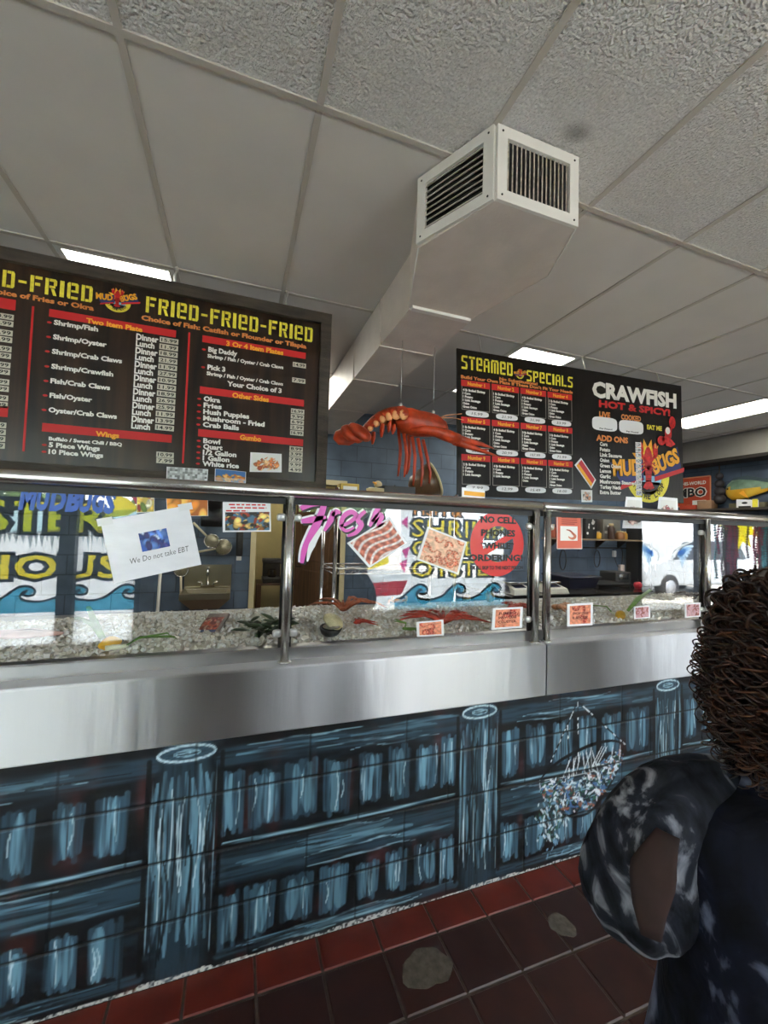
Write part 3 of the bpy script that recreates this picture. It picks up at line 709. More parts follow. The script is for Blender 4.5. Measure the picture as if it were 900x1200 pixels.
def display_counter():
    t = thing('display_counter', 'seafood counter with stainless front and blue pier mural painted base', 'counter', ((X0+X1)/2, 1.9, 0))
    P, img = mural(); grid_obj('painted_front', P, img, mat_print('mural_paint', .5), t)
    m = MB(); m.box(X0, X1, YC+.006, YC+.13, 0, .80); m.box(X0, X0+.1, YC+.13, 2.42, 0, .80); m.box(X1-.1, X1, YC+.13, 2.42, 0, .80); m.build('block_base', mat_blocks('grey_painted_block', (60, 70, 78)), t)
    for a, b in ((X0, SEAM-.003), (SEAM+.003, X1)):
        m = MB(); yf = 1.555
        prof = [(YC+.06, ZAP0), (yf+.006, ZAP0), (yf, ZAP0+.006), (yf, ZAP1-.008), (yf+.003, ZAP1-.002), (yf+.008, ZAP1), (1.64, ZAP1+.002), (1.64, ZAP1-.02), (YC+.06, ZAP1-.03)]
        m.hull([(a, y, z) for y, z in reversed(prof)], [(b, y, z) for y, z in reversed(prof)]); m.build('steel_apron', STEEL, t)
    m = MB()
    for a, b in ((X0, SEAM-.003), (SEAM+.003, X1)):
        prof = [(1.626, ZAP1+.001), (1.626, 1.082), (1.630, 1.088), (1.660, 1.090), (1.664, 1.085), (1.664, 1.0), (1.64, 1.0)]
        m.hull([(a, y, z) for y, z in reversed(prof)], [(b, y, z) for y, z in reversed(prof)])
    m.build('sill', STEEL2, t)
    m = MB(); m.box(X0, X1, 1.64, 2.40, .86, .90); m.box(X0, X1, 2.36, 2.40, .90, 1.072); m.box(X0, X1, 2.34, 2.44, 1.072, 1.084); m.box(X0, X0+.03, 1.66, 2.36, .9, 1.084); m.box(X1-.03, X1, 1.66, 2.36, .9, 1.084); m.box(X0, X1, 2.38, 2.40, .0, .9); m.build('ice_tray', STEEL2, t)
display_counter()

def sneeze_guards():
    gl = mat_glass('display_glass', .085); blk = mat('black_channel_and_shade', (14, 14, 15), .5); clipm = mat('clear_clip', (200, 200, 198), .3, .6)
    ZR = 1.682
    for xa, xb, posts, lab in ((X0, SEAM-.01, (X0+.02, -.965, .19, 1.345), 'glass sneeze guard on tubular steel posts, left section'), (SEAM+.012, X1, (1.413, 2.551, 3.7, X1-.02), 'glass sneeze guard on tubular steel posts, right section behind the customer')):
        t = thing('sneeze_guard', lab, 'glass guard', ((xa+xb)/2, YC, ZAP1))
        m = MB(); m.tube([(xa, YC, ZR), (xb, YC, ZR)], .0235, 20); m.build('rail', POL, t)
        m = MB(); m.box(xa, xb, YC+.004, YC+.022, ZR-.046, ZR-.02); m.build('rail_shade_strip', blk, t)  # dark strip standing in for the shade and glass edge under the rail
        for x in posts:
            m = MB(); m.tube([(x, YC-.002, ZAP1+.001), (x, YC-.002, ZR-.018)], .0165, 20); m.lathe([(.026, 0), (.026, .004), (.018, .009)], (x, YC-.002, ZAP1+.001), n=20); m.build('post', POL, t)
            for z in (1.145, 1.585):
                for s in (-1, 1):
                    if (x == posts[0] and s < 0) or (x == posts[-1] and s > 0): continue
                    m = MB(); m.rbox((x+s*.03, YG-.001, z), (.034, .022, .030), .010, seg=3); m.build('clip', clipm, t)
        for a, b in zip(posts[:-1], posts[1:]):
            m = MB(); m.box(a+.024, b-.024, YG-.003, YG+.003, 1.089, ZR-.021); m.build('glass_pane', gl, t)
            for q in (a, b-.024): m = MB(); m.box(q, q+.024, YG+.006, YG+.016, 1.089, ZR-.021); m.build('edge_channel', blk, t)
sneeze_guards()
# ---------------------------------------------------------------- menu boards
YELLOW = mat('print_yellow', (240, 226, 70), .5, 0, .10, 60); ORANGE = mat('print_orange', (226, 138, 70), .5); REDP = mat('print_red', (205, 30, 32), .5); WHT = mat('print_white', (240, 238, 232), .5)
AMBER = mat('print_amber', (248, 176, 44), .5); NAVY = mat('print_navy', (44, 50, 110), .5); STICK = mat('price_sticker', (205, 200, 184), .5, 0, .06, 40); DARKP = mat('menu_print_dark', (22, 15, 12), .35); SKYB = mat('print_sky_blue', (150, 205, 230), .5)
CRAW = mat('print_crawfish_red', (205, 26, 26), .5, 0, .3, 40); DKRED = mat('print_dark_red', (120, 14, 18), .5); LOGO = None
def mat_menu():
    m = mat('menu_dark_planks', (46, 30, 20), .22, 0, 0, 1)
    nt = m.node_tree; N = nt.nodes; L = nt.links; b = N['Principled BSDF']
    tc = N.new('ShaderNodeTexCoord'); mp = N.new('ShaderNodeMapping'); mp.inputs['Scale'].default_value = (14, 14, .9); L.new(tc.outputs['Object'], mp.inputs[0])
    n = N.new('ShaderNodeTexNoise'); n.inputs['Scale'].default_value = 1.2; n.inputs['Detail'].default_value = 7; n.inputs['Distortion'].default_value = .6; L.new(mp.outputs[0], n.inputs[0])
    r = N.new('ShaderNodeValToRGB'); e = r.color_ramp.elements; e[0].position = .34; e[0].color = (*rgb(14, 9, 7), 1); e[1].position = .66; e[1].color = (*rgb(58, 37, 23), 1)
    L.new(n.outputs[0], r.inputs[0]); L.new(r.outputs[0], b.inputs['Base Color'])
    b.inputs['Roughness'].default_value = .30
    return m
MENU = mat_menu()
MENU2 = mat('menu_black_print', (20, 15, 13), .34, 0, .45, 8, stretch=(6, 6, .6), spec=.3)
def logo(face, cu, cv, R, name, parent, d0=.002):
    """round shop badge: flames, a red crawfish, blue ribbon words and a yellow ring"""
    m = MB(); mats = [AMBER, CRAW, NAVY, YELLOW, BLACKINK, SKYB, WHT, DKRED, REDP, ORANGE]
    def q(x, y): return (cu+x*R, cv+y*R)
    def PL(pts, mi, lay): poly(m, face, [q(*p) for p in pts], mi, d0+lay*.0006)
    # ring and water
    ring = [(1.02*math.cos(a), -.25+.92*math.sin(a)) for a in np.linspace(math.radians(188), math.radians(365), 26)]+[(.66*math.cos(a), -.25+.56*math.sin(a)) for a in np.linspace(math.radians(365), math.radians(188), 26)]
    inner = [(.66*math.cos(a), -.25+.56*math.sin(a)) for a in np.linspace(math.radians(180), math.radians(360), 20)]
    PL(inner, 5, 0); PL([(x*.85, y-.12 if y < -.3 else y-.3) for x, y in inner], 4, 1); PL(ring, 3, 1)
    # flames
    r = random.Random(5); fl = []
    n = 17
    for k in range(n):
        a = math.radians(200-220*k/(n-1)); rr = .95 if k % 2 else .62; fl.append((rr*.82*math.cos(a), .18+rr*.9*math.sin(a)))
    PL(fl, 0, 2); PL([(x*.74, .1+(y-.1)*.74) for x, y in fl], 3, 3); PL([(x*.55, .1+(y-.1)*.6) for x, y in fl], 9, 4)
    # ribbons
    PL([(-1.75, .1), (-.25, .3), (-.2, -.42), (-1.2, -.62)], 2, 5); PL([(.25, .12), (1.45, .85), (1.62, .1), (.3, -.36)], 2, 5)
    PL([(-1.3, -.78), (-.3, -.46), (-.25, -.34), (-1.25, -.62)], 8, 6); PL([(.3, -.44), (1.75, -.04), (1.78, .12), (.3, -.28)], 8, 6)
    def wt(s, x, y, w, h, a, mi, lay, bold=.05): write(m, face, s, cu+x*R, cv+y*R, w*R, h*R, mi, d0+lay*.0006, bold, 0, a)
    wt('MUD', -1.62, -.36, 1.30, .60, .06, 4, 7, .09); wt('MUD', -1.60, -.34, 1.26, .56, .06, 0, 8)
    wt('BUGS', .28, -.24, 1.42, .60, .38, 4, 7, .09); wt('BUGS', .30, -.22, 1.38, .56, .38, 0, 8)
    # crawfish
    PL(oval(0, .34, .19, .40, 18), 1, 9); PL([(-.17, .1), (.17, .1), (.13, -.45), (-.13, -.45)], 1, 9); PL([(-.1, -.4), (.1, -.4), (.26, -.66), (.1, -.74), (0, -.70), (-.1, -.74), (-.26, -.66)], 1, 9)
    for s in (-1, 1):
        PL(oval(s*.34, .62, .12, .26, 14), 1, 9); PL([(s*.12, .3), (s*.2, .24), (s*.38, .44), (s*.3, .5)], 1, 9); PL([(s*.34, .92), (s*.42, .7), (s*.3, .72)], 9, 10)
        for k in range(3): PL([(s*.16, .22-.12*k), (s*.34, .12-.14*k), (s*.33, .08-.14*k), (s*.16, .17-.12*k)], 1, 9)
    for k in range(4): PL([(-.16+.01*k, .06-.13*k), (.16-.01*k, .06-.13*k), (.16-.01*k, .035-.13*k), (-.16+.01*k, .035-.13*k)], 7, 10)
    s = 'AT THE LOOP'
    for k, ch in enumerate(s):
        a = math.radians(205+130*k/(len(s)-1)); 
        if ch == ' ': continue
        x, y = .74*math.cos(a), -.25+.70*math.sin(a); ang = a+math.pi/2
        wt(ch, x*1.1-.06*math.cos(ang), y*1.12-.06*math.sin(ang), .13, .2, ang, 4, 10, .03)
    return m.build(name, mats, parent)

_L, _TOP, _BOT, _MID = (0, 0, .30, 1), (.36, .83, .80, 1), (.36, 0, .80, .17), (.36, .42, .82, .57)
STENCIL = {'F': [(0, 0, .32, 1), (.40, .82, 1, 1), (.40, .42, .84, .60)], 'R': [(0, 0, .30, 1), _TOP, [(.72, .56), (1, .62), (1, .90), (.86, 1), (.72, 1)], (.36, .44, .88, .58), [(.50, .40), (.78, .40), (1.02, 0), (.72, 0)]], 'I': [(0, 0, .34, 1)],
           'E': [[(0, .10), (.12, 0), (.30, 0), (.30, 1), (.12, 1), (0, .90)], _TOP, [(.72, .56), (1, .56), (1, .90), (.88, 1), (.72, 1)], (.36, .42, 1, .55), (.36, 0, .96, .16)], 'D': [(0, 0, .30, 1), (.36, .84, .68, 1), (.36, 0, .68, .16), [(.70, 0), (.88, 0), (1, .12), (1, .88), (.88, 1), (.70, 1)]],
           'S': [[(.12, .84), (1, .84), (1, 1), (.16, 1), (0, .88), (.10, .80)], [(0, .56), (.30, .50), (.30, .80), (0, .86)], [(.10, .56), (.90, .40), (.90, .54), (.20, .62)], [(.70, .10), (1, .16), (1, .42), (.70, .48)], [(0, 0), (.86, 0), (1, .12), (.80, .16), (0, .16)]],
           'T': [(0, .83, .44, 1), (.54, .83, 1, 1), (.34, 0, .66, .77)], 'A': [(0, 0, .28, .84), (.72, 0, 1, .84), [(.10, .88), (.90, .88), (.80, 1), (.20, 1)], (.34, .36, .66, .52)], 'M': [(0, 0, .22, .90), (.39, .0, .61, .80), (.78, 0, 1, .90), (.08, .86, .48, 1), (.54, .86, .92, 1)],
           'P': [(0, 0, .30, 1), _TOP, [(.72, .44), (1, .50), (1, .90), (.88, 1), (.72, 1)], (.36, .40, .68, .55)], 'C': [[(0, .10), (.12, 0), (.30, 0), (.30, 1), (.12, 1), (0, .90)], (.36, .83, 1, 1), (.36, 0, 1, .17)], 'L': [(0, 0, .30, 1), (.38, 0, 1, .17)], '-': [(.05, .42, .95, .57)]}
def stencil(mt, face, txt, px0, py0, px1, h):
    """stencil lettering, each letter cut from blocks"""
    u, v, w, hh = face.fit(px0, py0, px1, h); adv = [{'I': .38, 'M': 1.35, '-': .75}.get(c, 1.0) for c in txt]; gap = .26; tot = sum(adv)+gap*(len(txt)-1); k = w/tot; x = u
    for c, a in zip(txt, adv):
        m = MB(); aw = a*k/(.34 if c == 'I' else 1)
        for q in STENCIL[c]:
            P = q if isinstance(q, list) else [(q[0], q[1]), (q[2], q[1]), (q[2], q[3]), (q[0], q[3])]
            m.add([face.pt(x+p*aw, v+r*hh, .0016) for p, r in P], [tuple(range(len(P)))])
        mt.L.append(m); x += (a+gap)*k

def menu_board_fried():
    f = Face((0, 2.58, 0), (1, 0, 0), (0, 0, 1)); xr, zt, zb = .520, 2.922, 1.772; xl = xr-2.44
    t = thing('menu_board', 'wide dark framed fried seafood menu board with yellow stencil headings', 'menu board', ((xl+xr)/2, 2.6, zb))
    fr = mat('weathered_board_frame', (66, 58, 50), .65, 0, .35, 5, .3, 40, stretch=(1, 6, 6)); fw = .066
    m = MB(); m.box(xl+.03, xr-.03, 2.583, 2.60, zb+.03, zt-.03); m.build('panel', MENU, t)
    m = MB()
    for P, Q in (([(xl, zb), (xr, zb), (xr-fw, zb+fw), (xl+fw, zb+fw)], 0), ([(xl, zt), (xl+fw, zt-fw), (xr-fw, zt-fw), (xr, zt)], 0), ([(xl, zb), (xl+fw, zb+fw), (xl+fw, zt-fw), (xl, zt)], 0), ([(xr, zb), (xr, zt), (xr-fw, zt-fw), (xr-fw, zb+fw)], 0)):
        m.hull([(x, 2.605, z) for x, z in reversed(P)], [(x, 2.556, z) for x, z in reversed(P)])
    m.build('frame', fr, t)
    f = Face((0, 2.5825, 0), (1, 0, 0), (0, 0, 1)); ti = Multi(); sub = Multi(); hd = Multi(); it = Multi(); bars = Multi(); bul = MB()
    stencil(ti, f, 'FRIED-FRIED-FRIED', -176, 303.5, 108, 22)
    stencil(ti, f, 'FRIED-FRIED-FRIED', 170.6, 366, 366, 19)
    put(sub, f, 'Choice of Fries or Okra', -21, 341.5, 110, 6.5); put(sub, f, 'Choice of Fish: Catfish or Flounder or Tilapia', 165.5, 375, 359, 6)
    # red bars with amber headings
    for x0, yb, x1, h, s, sx0, sb, sx1 in ((57.3, 371, 206, 9.2, 'Two Item Plate', 101, 378.6, 167), (49, 505.5, 201, 10, 'Wings', 112, 511.3, 139.6), (237, 400.7, 358, 8, '3 Or 4 Item Plates', 265, 405.4, 332), (234, 461, 356, 8.4, 'Other Sides', 272, 466, 315), (232, 511.2, 355, 8.6, 'Gumbo', 281, 515.4, 306)):
        prect(bars, f, x0, yb, x1, h, 0, .0008); put(hd, f, s, sx0, sb, sx1, 6.2, d=.0018)
    u1, v1 = f.loc(18, 364); rect(bars, f, xl+.12, v1, u1, v1+.055, 0, .0008); u1, v1 = f.loc(9, 489); rect(bars, f, xl+.12, v1, u1, v1+.055, 0, .0008)
    for (xa, ya), (xb, yb) in (((38.5, 359), (28, 529)), ((221.8, 389.7), (214.5, 543))):
        a = f.loc(xa, ya); b = f.loc(xb, yb); uu = (a[0]+b[0])/2; rect(bars, f, uu-.005, b[1], uu+.005, a[1], 0, .001)
    for s, x0, x1, y in (('Shrimp/Fish', 63, 115, 380.5), ('Shrimp/Oyster', 62, 125, 397.5), ('Shrimp/Crab Claws', 60.7, 143, 414.5), ('Shrimp/Crawfish', 60, 132.7, 432), ('Fish/Crab Claws', 59, 129, 449), ('Fish/Oyster', 58, 108, 466), ('Oyster/Crab Claws', 56.7, 137, 483),
                         ('5 Piece Wings', 57, 117, 524), ('10 Piece Wings', 56.7, 121, 532), ('Big Daddy', 244, 278, 412.2), ('Pick 3', 243, 264, 433), ('Okra', 238.6, 258, 470), ('Fries', 238.4, 259.7, 477.5), ('Hush Puppies', 238, 292, 485), ('Mushroom - Fried', 238, 310, 492.6), ('Crab Balls', 237.5, 280, 500.2),
                         ('Bowl', 238, 258, 519.2), ('Quart', 238, 260.7, 526), ('1/2 Gallon', 237.5, 277, 532.8), ('1 Gallon', 237.3, 268.8, 539.4), ('White rice', 237, 280, 546)):
        put(it, f, s, x0, y, x1, 6.0); u, v = f.loc(x0-5, y-2.6); poly(bul, f, oval(u, v, .011, .006, 10), 0, .001)
    put(it, f, 'Your Choice of 3', 266, 452.3, 330, 6)
    for s, x0, x1, y in (('Buffalo / Sweet Chili / BBQ', 57, 143, 516), ('Shrimp / Fish / Oyster / Crab Claws', 243, 332, 419), ('Shrimp / Fish / Oyster / Crab Claws', 242, 331.6, 439.5)): put(it, f, s, x0, y, x1, 4.4)
    digs = MB()
    def price(px, py, w=.085, h=.026, s=None):
        u, v = f.loc(px, py); mb = MB(); rect(mb, f, u, v, u+w, v+h, 0, .0008); s = s or '%d%s%d' % (rnd.randint(1, 3), rnd.choice('0123456789'), rnd.randint(10, 99)); s = s[:2]+'.'+s[2:]
        write(mb, f, s, u+w*.1, v+h*.2, w*.8, h*.6, 1, .0014, .02); mb.build('price_label', [STICK, BLACKINK], t)
    ud = f.loc(159.5, 398)[0]; ul = f.loc(185.5, 402)[0]; up = f.loc(187, 402)[0]
    zd = f.loc(159.5, 398)[1]; z7 = f.loc(153.8, 494.3)[1]
    for k in range(7):
        z = zd+(z7-zd)*k/6
        write(it, f, 'Dinner', ud, z, ul-ud, .036); write(it, f, 'Lunch', ud, z-.037, (ul-ud)*.84, .035)
        for dz in (.008, -.031):
            u, v = up, z+dz; mb = MB(); rect(mb, f, u, v, u+.095, v+.031, 0, .0008); write(mb, f, '%d.99' % rnd.randint(10, 29), u+.008, v+.006, .079, .019, 1, .0014, .02); mb.build('price_label', [STICK, BLACKINK], t)
    ue = f.loc(18, 380)[0]
    for y in (374, 382, 393, 401, 412, 420, 431, 439, 451, 459, 470, 478, 502, 510, 518, 526): 
        u, v = f.loc(5, y); price(5, y, ue-.085-u if False else .085, .030) if False else None
        mb = MB(); rect(mb, f, ue-.10, v, ue-.008, v+.029, 0, .0008); write(mb, f, '%d.99' % rnd.randint(10, 29), ue-.093, v+.006, .078, .018, 1, .0014, .02); mb.build('price_label', [STICK, BLACKINK], t)
    ur = f.loc(343, 430)[0]
    for y in (429.5, 447.8, 484.3, 490.6, 497, 503.4, 509.8, 528.6, 534.8, 541, 547.2, 553.2):
        v = f.loc(343, y)[1]; mb = MB(); rect(mb, f, ur, v, ur+.082, v+.030, 0, .0008); write(mb, f, '%d.99' % rnd.randint(2, 19), ur+.007, v+.006, .068, .018, 1, .0014, .02); mb.build('price_label', [STICK, BLACKINK], t)
    for y in (535.5, 542.5):
        u, v = f.loc(183, y); mb = MB(); rect(mb, f, u, v, u+.088, v+.031, 0, .0008); write(mb, f, '%d.99' % rnd.randint(5, 12), u+.008, v+.006, .072, .019, 1, .0014, .02); mb.build('price_label', [STICK, BLACKINK], t)
    ti.build('title_letter', YELLOW, t); sub.build('subtitle_lettering', ORANGE, t); bars.build('heading_bar', REDP, t); hd.build('heading_lettering', AMBER, t); it.build('item_lettering', WHT, t); tag(bul.build('bullets', REDP, t), kind='stuff')
    logo(f, *f.loc(138, 351), .062, 'shop_logo', t)
    pic = img_pile(40, 56, 4, [(214, 120, 66), (232, 150, 90), (190, 84, 48), (240, 190, 140)], (232, 232, 228), 5)
    card('photo_card', 'shrimp plate photo stuck on the board beside the white rice line', 'photo card', f, [(292.5, 553), (330, 553.5), (330, 532), (293.5, 530)], pic, .06)
    f2 = Face((0, 2.555, 0), (1, 0, 0), (0, 0, 1)); g = np.random.RandomState(8)
    card('photo_card', 'grey checkered photo on the lower board frame, left of the blue one', 'photo card', f2, [(195, 561), (243, 563.5), (244, 550), (195.5, 547)], np.kron(g.randint(120, 240, (6, 16)), np.ones((4, 4)))[..., None]*np.array((.98, 1, 1)), .02)
    b = img_pile(30, 46, 9, [(222, 150, 70), (236, 180, 100), (196, 110, 50)], (70, 120, 180), 5, .5, .28, .48, .34); b[:10] = b[:10]*.5+np.array((235, 235, 235))*.5
    card('photo_card', 'fried basket photo with blue top on the lower board frame', 'photo card', f2, [(251.5, 563.8), (288, 566.3), (288.3, 553), (252, 549)], b, .02)
    hk = mat('hook_wire', (190, 188, 182), .35, .8)
    for px, py in ((209, 322), (336, 342)):
        p = at_z(px, py, CEIL-.006); x = p[0]; m = MB(); m.tube([(x, 2.585, CEIL-.004), (x+.004, 2.582, CEIL-.03), (x-.005, 2.58, CEIL-.055), (x, 2.58, zt-.02)], .006, 8); m.lathe([(.014, 0), (.012, .01), (.005, .016)], (x, 2.585, CEIL-.018), n=12); m.build('hanging_hook', hk, t)
menu_board_fried()

def menu_board_steamed():
    a = math.radians(1.62); o = at_y(535.5, 408, 2.58); u = np.array((math.cos(a), 0, math.sin(a))); v = np.array((-math.sin(a), 0, math.cos(a)))
    f = Face(o, u, v); Wd = 2.33; Hh = 1.075
    t = thing('menu_board', 'black hanging steamed specials and crawfish menu board', 'menu board', f.pt(Wd/2, -Hh, 0))
    m = MB(); m.hull([f.pt(*p, -.012) for p in ((0, -Hh), (Wd, -Hh), (Wd, 0), (0, 0))], [f.pt(*p, 0) for p in ((0, -Hh), (Wd, -Hh), (Wd, 0), (0, 0))]); m.build('panel', MENU2, t)
    ti = Multi(); sub = Multi(); hd = Multi(); it = Multi(); bars = Multi(); rd = MB(); yl = MB()
    stencil(ti, f, 'STEAMED', 540.7, 432, 600.6, 16); stencil(ti, f, 'SPECIALS', 617, 446.6, 671, 13)
    put(sub, f, 'No Substitutions!', 585, 445.4, 630, 3.6); put(sub, f, "Build Your Own Plate If These Don't Fit Your Needs", 540, 443.2, 671, 4.0)
    logo(f, *f.loc(609, 437.8), .036, 'shop_logo', t)
    u0, vt = f.loc(540.3, 444.6); u4 = f.loc(671.8, 468)[0]; v3 = f.loc(541.8, 532)[1]; pit = (vt-v3)/2; cw = (u4-u0)/4; names = ['1 lb Boiled Shrimp', '1 Corn', '1 Potato', '1 Link Sausage', 'Onion', 'Green Onion', '1 Lemon']
    prices = ['15.99', '21.99', '31.99', '53.99', '25.99', '20.99', '107.99', '71.99', '7.99', '12.99', '15.49', '18.00']
    for r in range(3):
        for c in range(4):
            k = r*4+c; x = u0+c*cw; z = vt-r*pit; w = cw*.945; hh = .046
            rect(bars, f, x, z-hh, x+w, z, 0, .0008); write(hd, f, 'Number %d' % (k+1), x+w*.22, z-hh*.82, w*.6, hh*.62, 0, .0016, .04)
            zb = z-pit*.80; bx = MB(); ib = MB(); line(bx, f, [(x+.006, z-hh), (x+.006, zb), (x+w-.004, zb), (x+w-.004, z-hh)], .004, 0, .001)
            n = (7, 7, 7, 7, 5, 8, 8, 9, 4, 4, 5, 6)[k]
            for i in range(n):
                s = names[i % 7] if not (i == 0) else '%s lb Boiled Shrimp' % rnd.choice('1234'); hgt = .0185; zz = z-hh-.012-.0245*(i+1)
                if zz < zb+.004: break
                write(ib, f, s, x+.014, zz, min(w*.86, .0105*len(s)), hgt, 0, .0012, .05)
            bx.build('box_outline', mat('print_grey', (150, 146, 138), .5), t); ib.build('box_lettering', WHT, t)
            mb = MB(); cx = x+w*.55; cz = zb-pit*.088; poly(mb, f, oval(cx, cz, w*.40, pit*.082, 28, 3.2), 0, .0018); write(mb, f, prices[k], cx-w*.2, cz-pit*.035, w*.38, pit*.07, 1, .0024, .0, .15); mb.build('price_label', [WHITE, BLACKINK], t)
    put(it, f, 'CRAWFISH', 694, 465.2, 792.7, 19, bold=.05)
    put(rd, f, 'HOT & SPICY!', 701.7, 477, 785.4, 8.5, bold=.045)
    put(sub, f, 'LIVE', 702, 488.2, 715, 6.3); put(sub, f, 'COOKED', 727.7, 491.4, 751, 6.3); put(sub, f, 'ADD ONS', 697.6, 516.6, 735, 7.2, bold=.05, d=.0095)
    for x0, x1, y0, y1, ym in ((694, 723.3, 489, 505, 497), (725.5, 754, 493, 508.5, 500.5)):
        a_ = f.loc(x0, ym); b_ = f.loc(x1, ym+2); h = (f.loc((x0+x1)/2, y0)[1]-f.loc((x0+x1)/2, y1)[1])/2; c_ = f.loc((x0+x1)/2, (y0+y1)/2)
        mb = MB(); poly(mb, f, oval(c_[0], c_[1], (b_[0]-a_[0])/2, h, 32, 4), 0, .0012); write(mb, f, 'Per Pound', c_[0]-.06, c_[1]-h*.8, .14, h*.22, 1, .002, .03); mb.build('price_label', [WHITE, BLACKINK], t)
    upx = f.loc(744, 550)[0]; 
    for i, (s, x1) in enumerate((('Corn', 710.8), ('Potato', 714), ('Link Sausage', 727.7), ('Onion', 713), ('Green Onion', 726.5), ('Lemon', 715), ('Garlic', 714.5), ('Mushrooms Steamed', 744), ('Turkey Neck', 727), ('Extra Butter', 727))):
        y = 522.6+i*6.28; put(it, f, s, 702, y, x1, 4.6, bold=.04, d=.009); uu, vv = f.loc(744.5, y+1.4)
        mb = MB(); rect(mb, f, upx, vv, upx+.066, vv+.042, 0, .009); write(mb, f, '%d.%d9' % (rnd.randint(0, 5), rnd.randint(0, 9)), upx+.006, vv+.008, .052, .026, 1, .0096, .02); mb.build('price_label', [WHITE, BLACKINK], t)
    logo(f, *f.loc(759, 549), .255, 'large_shop_logo', t)
    put(yl, f, 'EAT ME', 757, 503.4, 774.6, 5.6, bold=.05, d=.0095)
    cr = MB(); cu, cv = f.loc(782, 507); k = .10
    def q(x, y): return (cu+x*k, cv+y*k)
    for P in (oval(*q(0, -.1), .45*k, .6*k, 14), oval(*q(.55, .95), .42*k, .55*k, 14), oval(*q(-.85, -.8), .5*k, .42*k, 14), [q(.2, .2), q(.4, .1), q(.75, .7), q(.5, .75)], [q(-.35, -.3), q(-.2, -.5), q(-.7, -.9), q(-.9, -.6)], [q(-.4, -.6), q(.4, -.6), q(.9, -1.0), q(.3, -1.3), q(-.3, -1.2)]): poly(cr, f, P, 0, .008)
    poly(cr, f, oval(*q(-.05, .15), .3*k, .32*k, 12), 1, .0088); cr.build('crawfish_emblem', [CRAW, WHT], t)
    ti.build('title_letter', YELLOW, t); sub.build('subtitle_lettering', ORANGE, t); bars.build('heading_bar', REDP, t); hd.build('heading_lettering', AMBER, t); it.build('white_lettering', WHT, t); rd.build('slogan_lettering', REDP, t); yl.build('callout_lettering', YELLOW, t)
    hk = mat('hook_wire', (190, 188, 182), .35, .8)
    for px, py in ((562, 392), (684, 418), (770, 437)):
        p = at_z(px, py, CEIL); m = MB(); x = p[0]; uu = (x-o[0]); e = f.pt(uu, -.004, -.006); m.tube([(x-.02, 2.60, CEIL-.006), (x-.008, 2.592, (CEIL+e[2])/2), tuple(e)], .0045, 6); m.build('hanging_wire', hk, t)
    # cards stuck on the board
    w1, f1, _, _ = card('sticker', 'tilted red and yellow striped sticker on the crawfish board', 'sticker', Face(f.pt(0, 0, .0), u, v), [(692.5, 573), (698, 562.5), (680.5, 536.5), (673, 545)], None, d=.0022)
    m = MB(); W, H = np.linalg.norm(at_y(692.5, 573, 2.57)-at_y(698, 562.5, 2.57)), 0.0
    c = [f.loc(*p) for p in ((692.5, 573), (698, 562.5), (680.5, 536.5), (673, 545))]
    def bl(s, q_): p = (np.array(c[0])*(1-s)+np.array(c[1])*s)*(1-q_)+(np.array(c[3])*(1-s)+np.array(c[2])*s)*q_; return tuple(p)
    for s0, s1, mi in ((.1, .42, 0), (.42, .9, 1)): poly(m, f, [bl(s0, .06), bl(s1, .06), bl(s1, .94), bl(s0, .94)], mi, .0052)
    m.build('stripe', [AMBER, mat('print_rose', (205, 50, 60), .5)], w1)
    card('photo_card', 'small white photo card at the lower middle of the crawfish board', 'photo card', f, [(681, 588.5), (693.5, 588.5), (693.5, 574.5), (680.5, 574)], img_pile(20, 20, 3, [(190, 130, 100), (90, 70, 66), (220, 200, 190)], (225, 222, 216), 4), .12, d=.003)
menu_board_steamed()

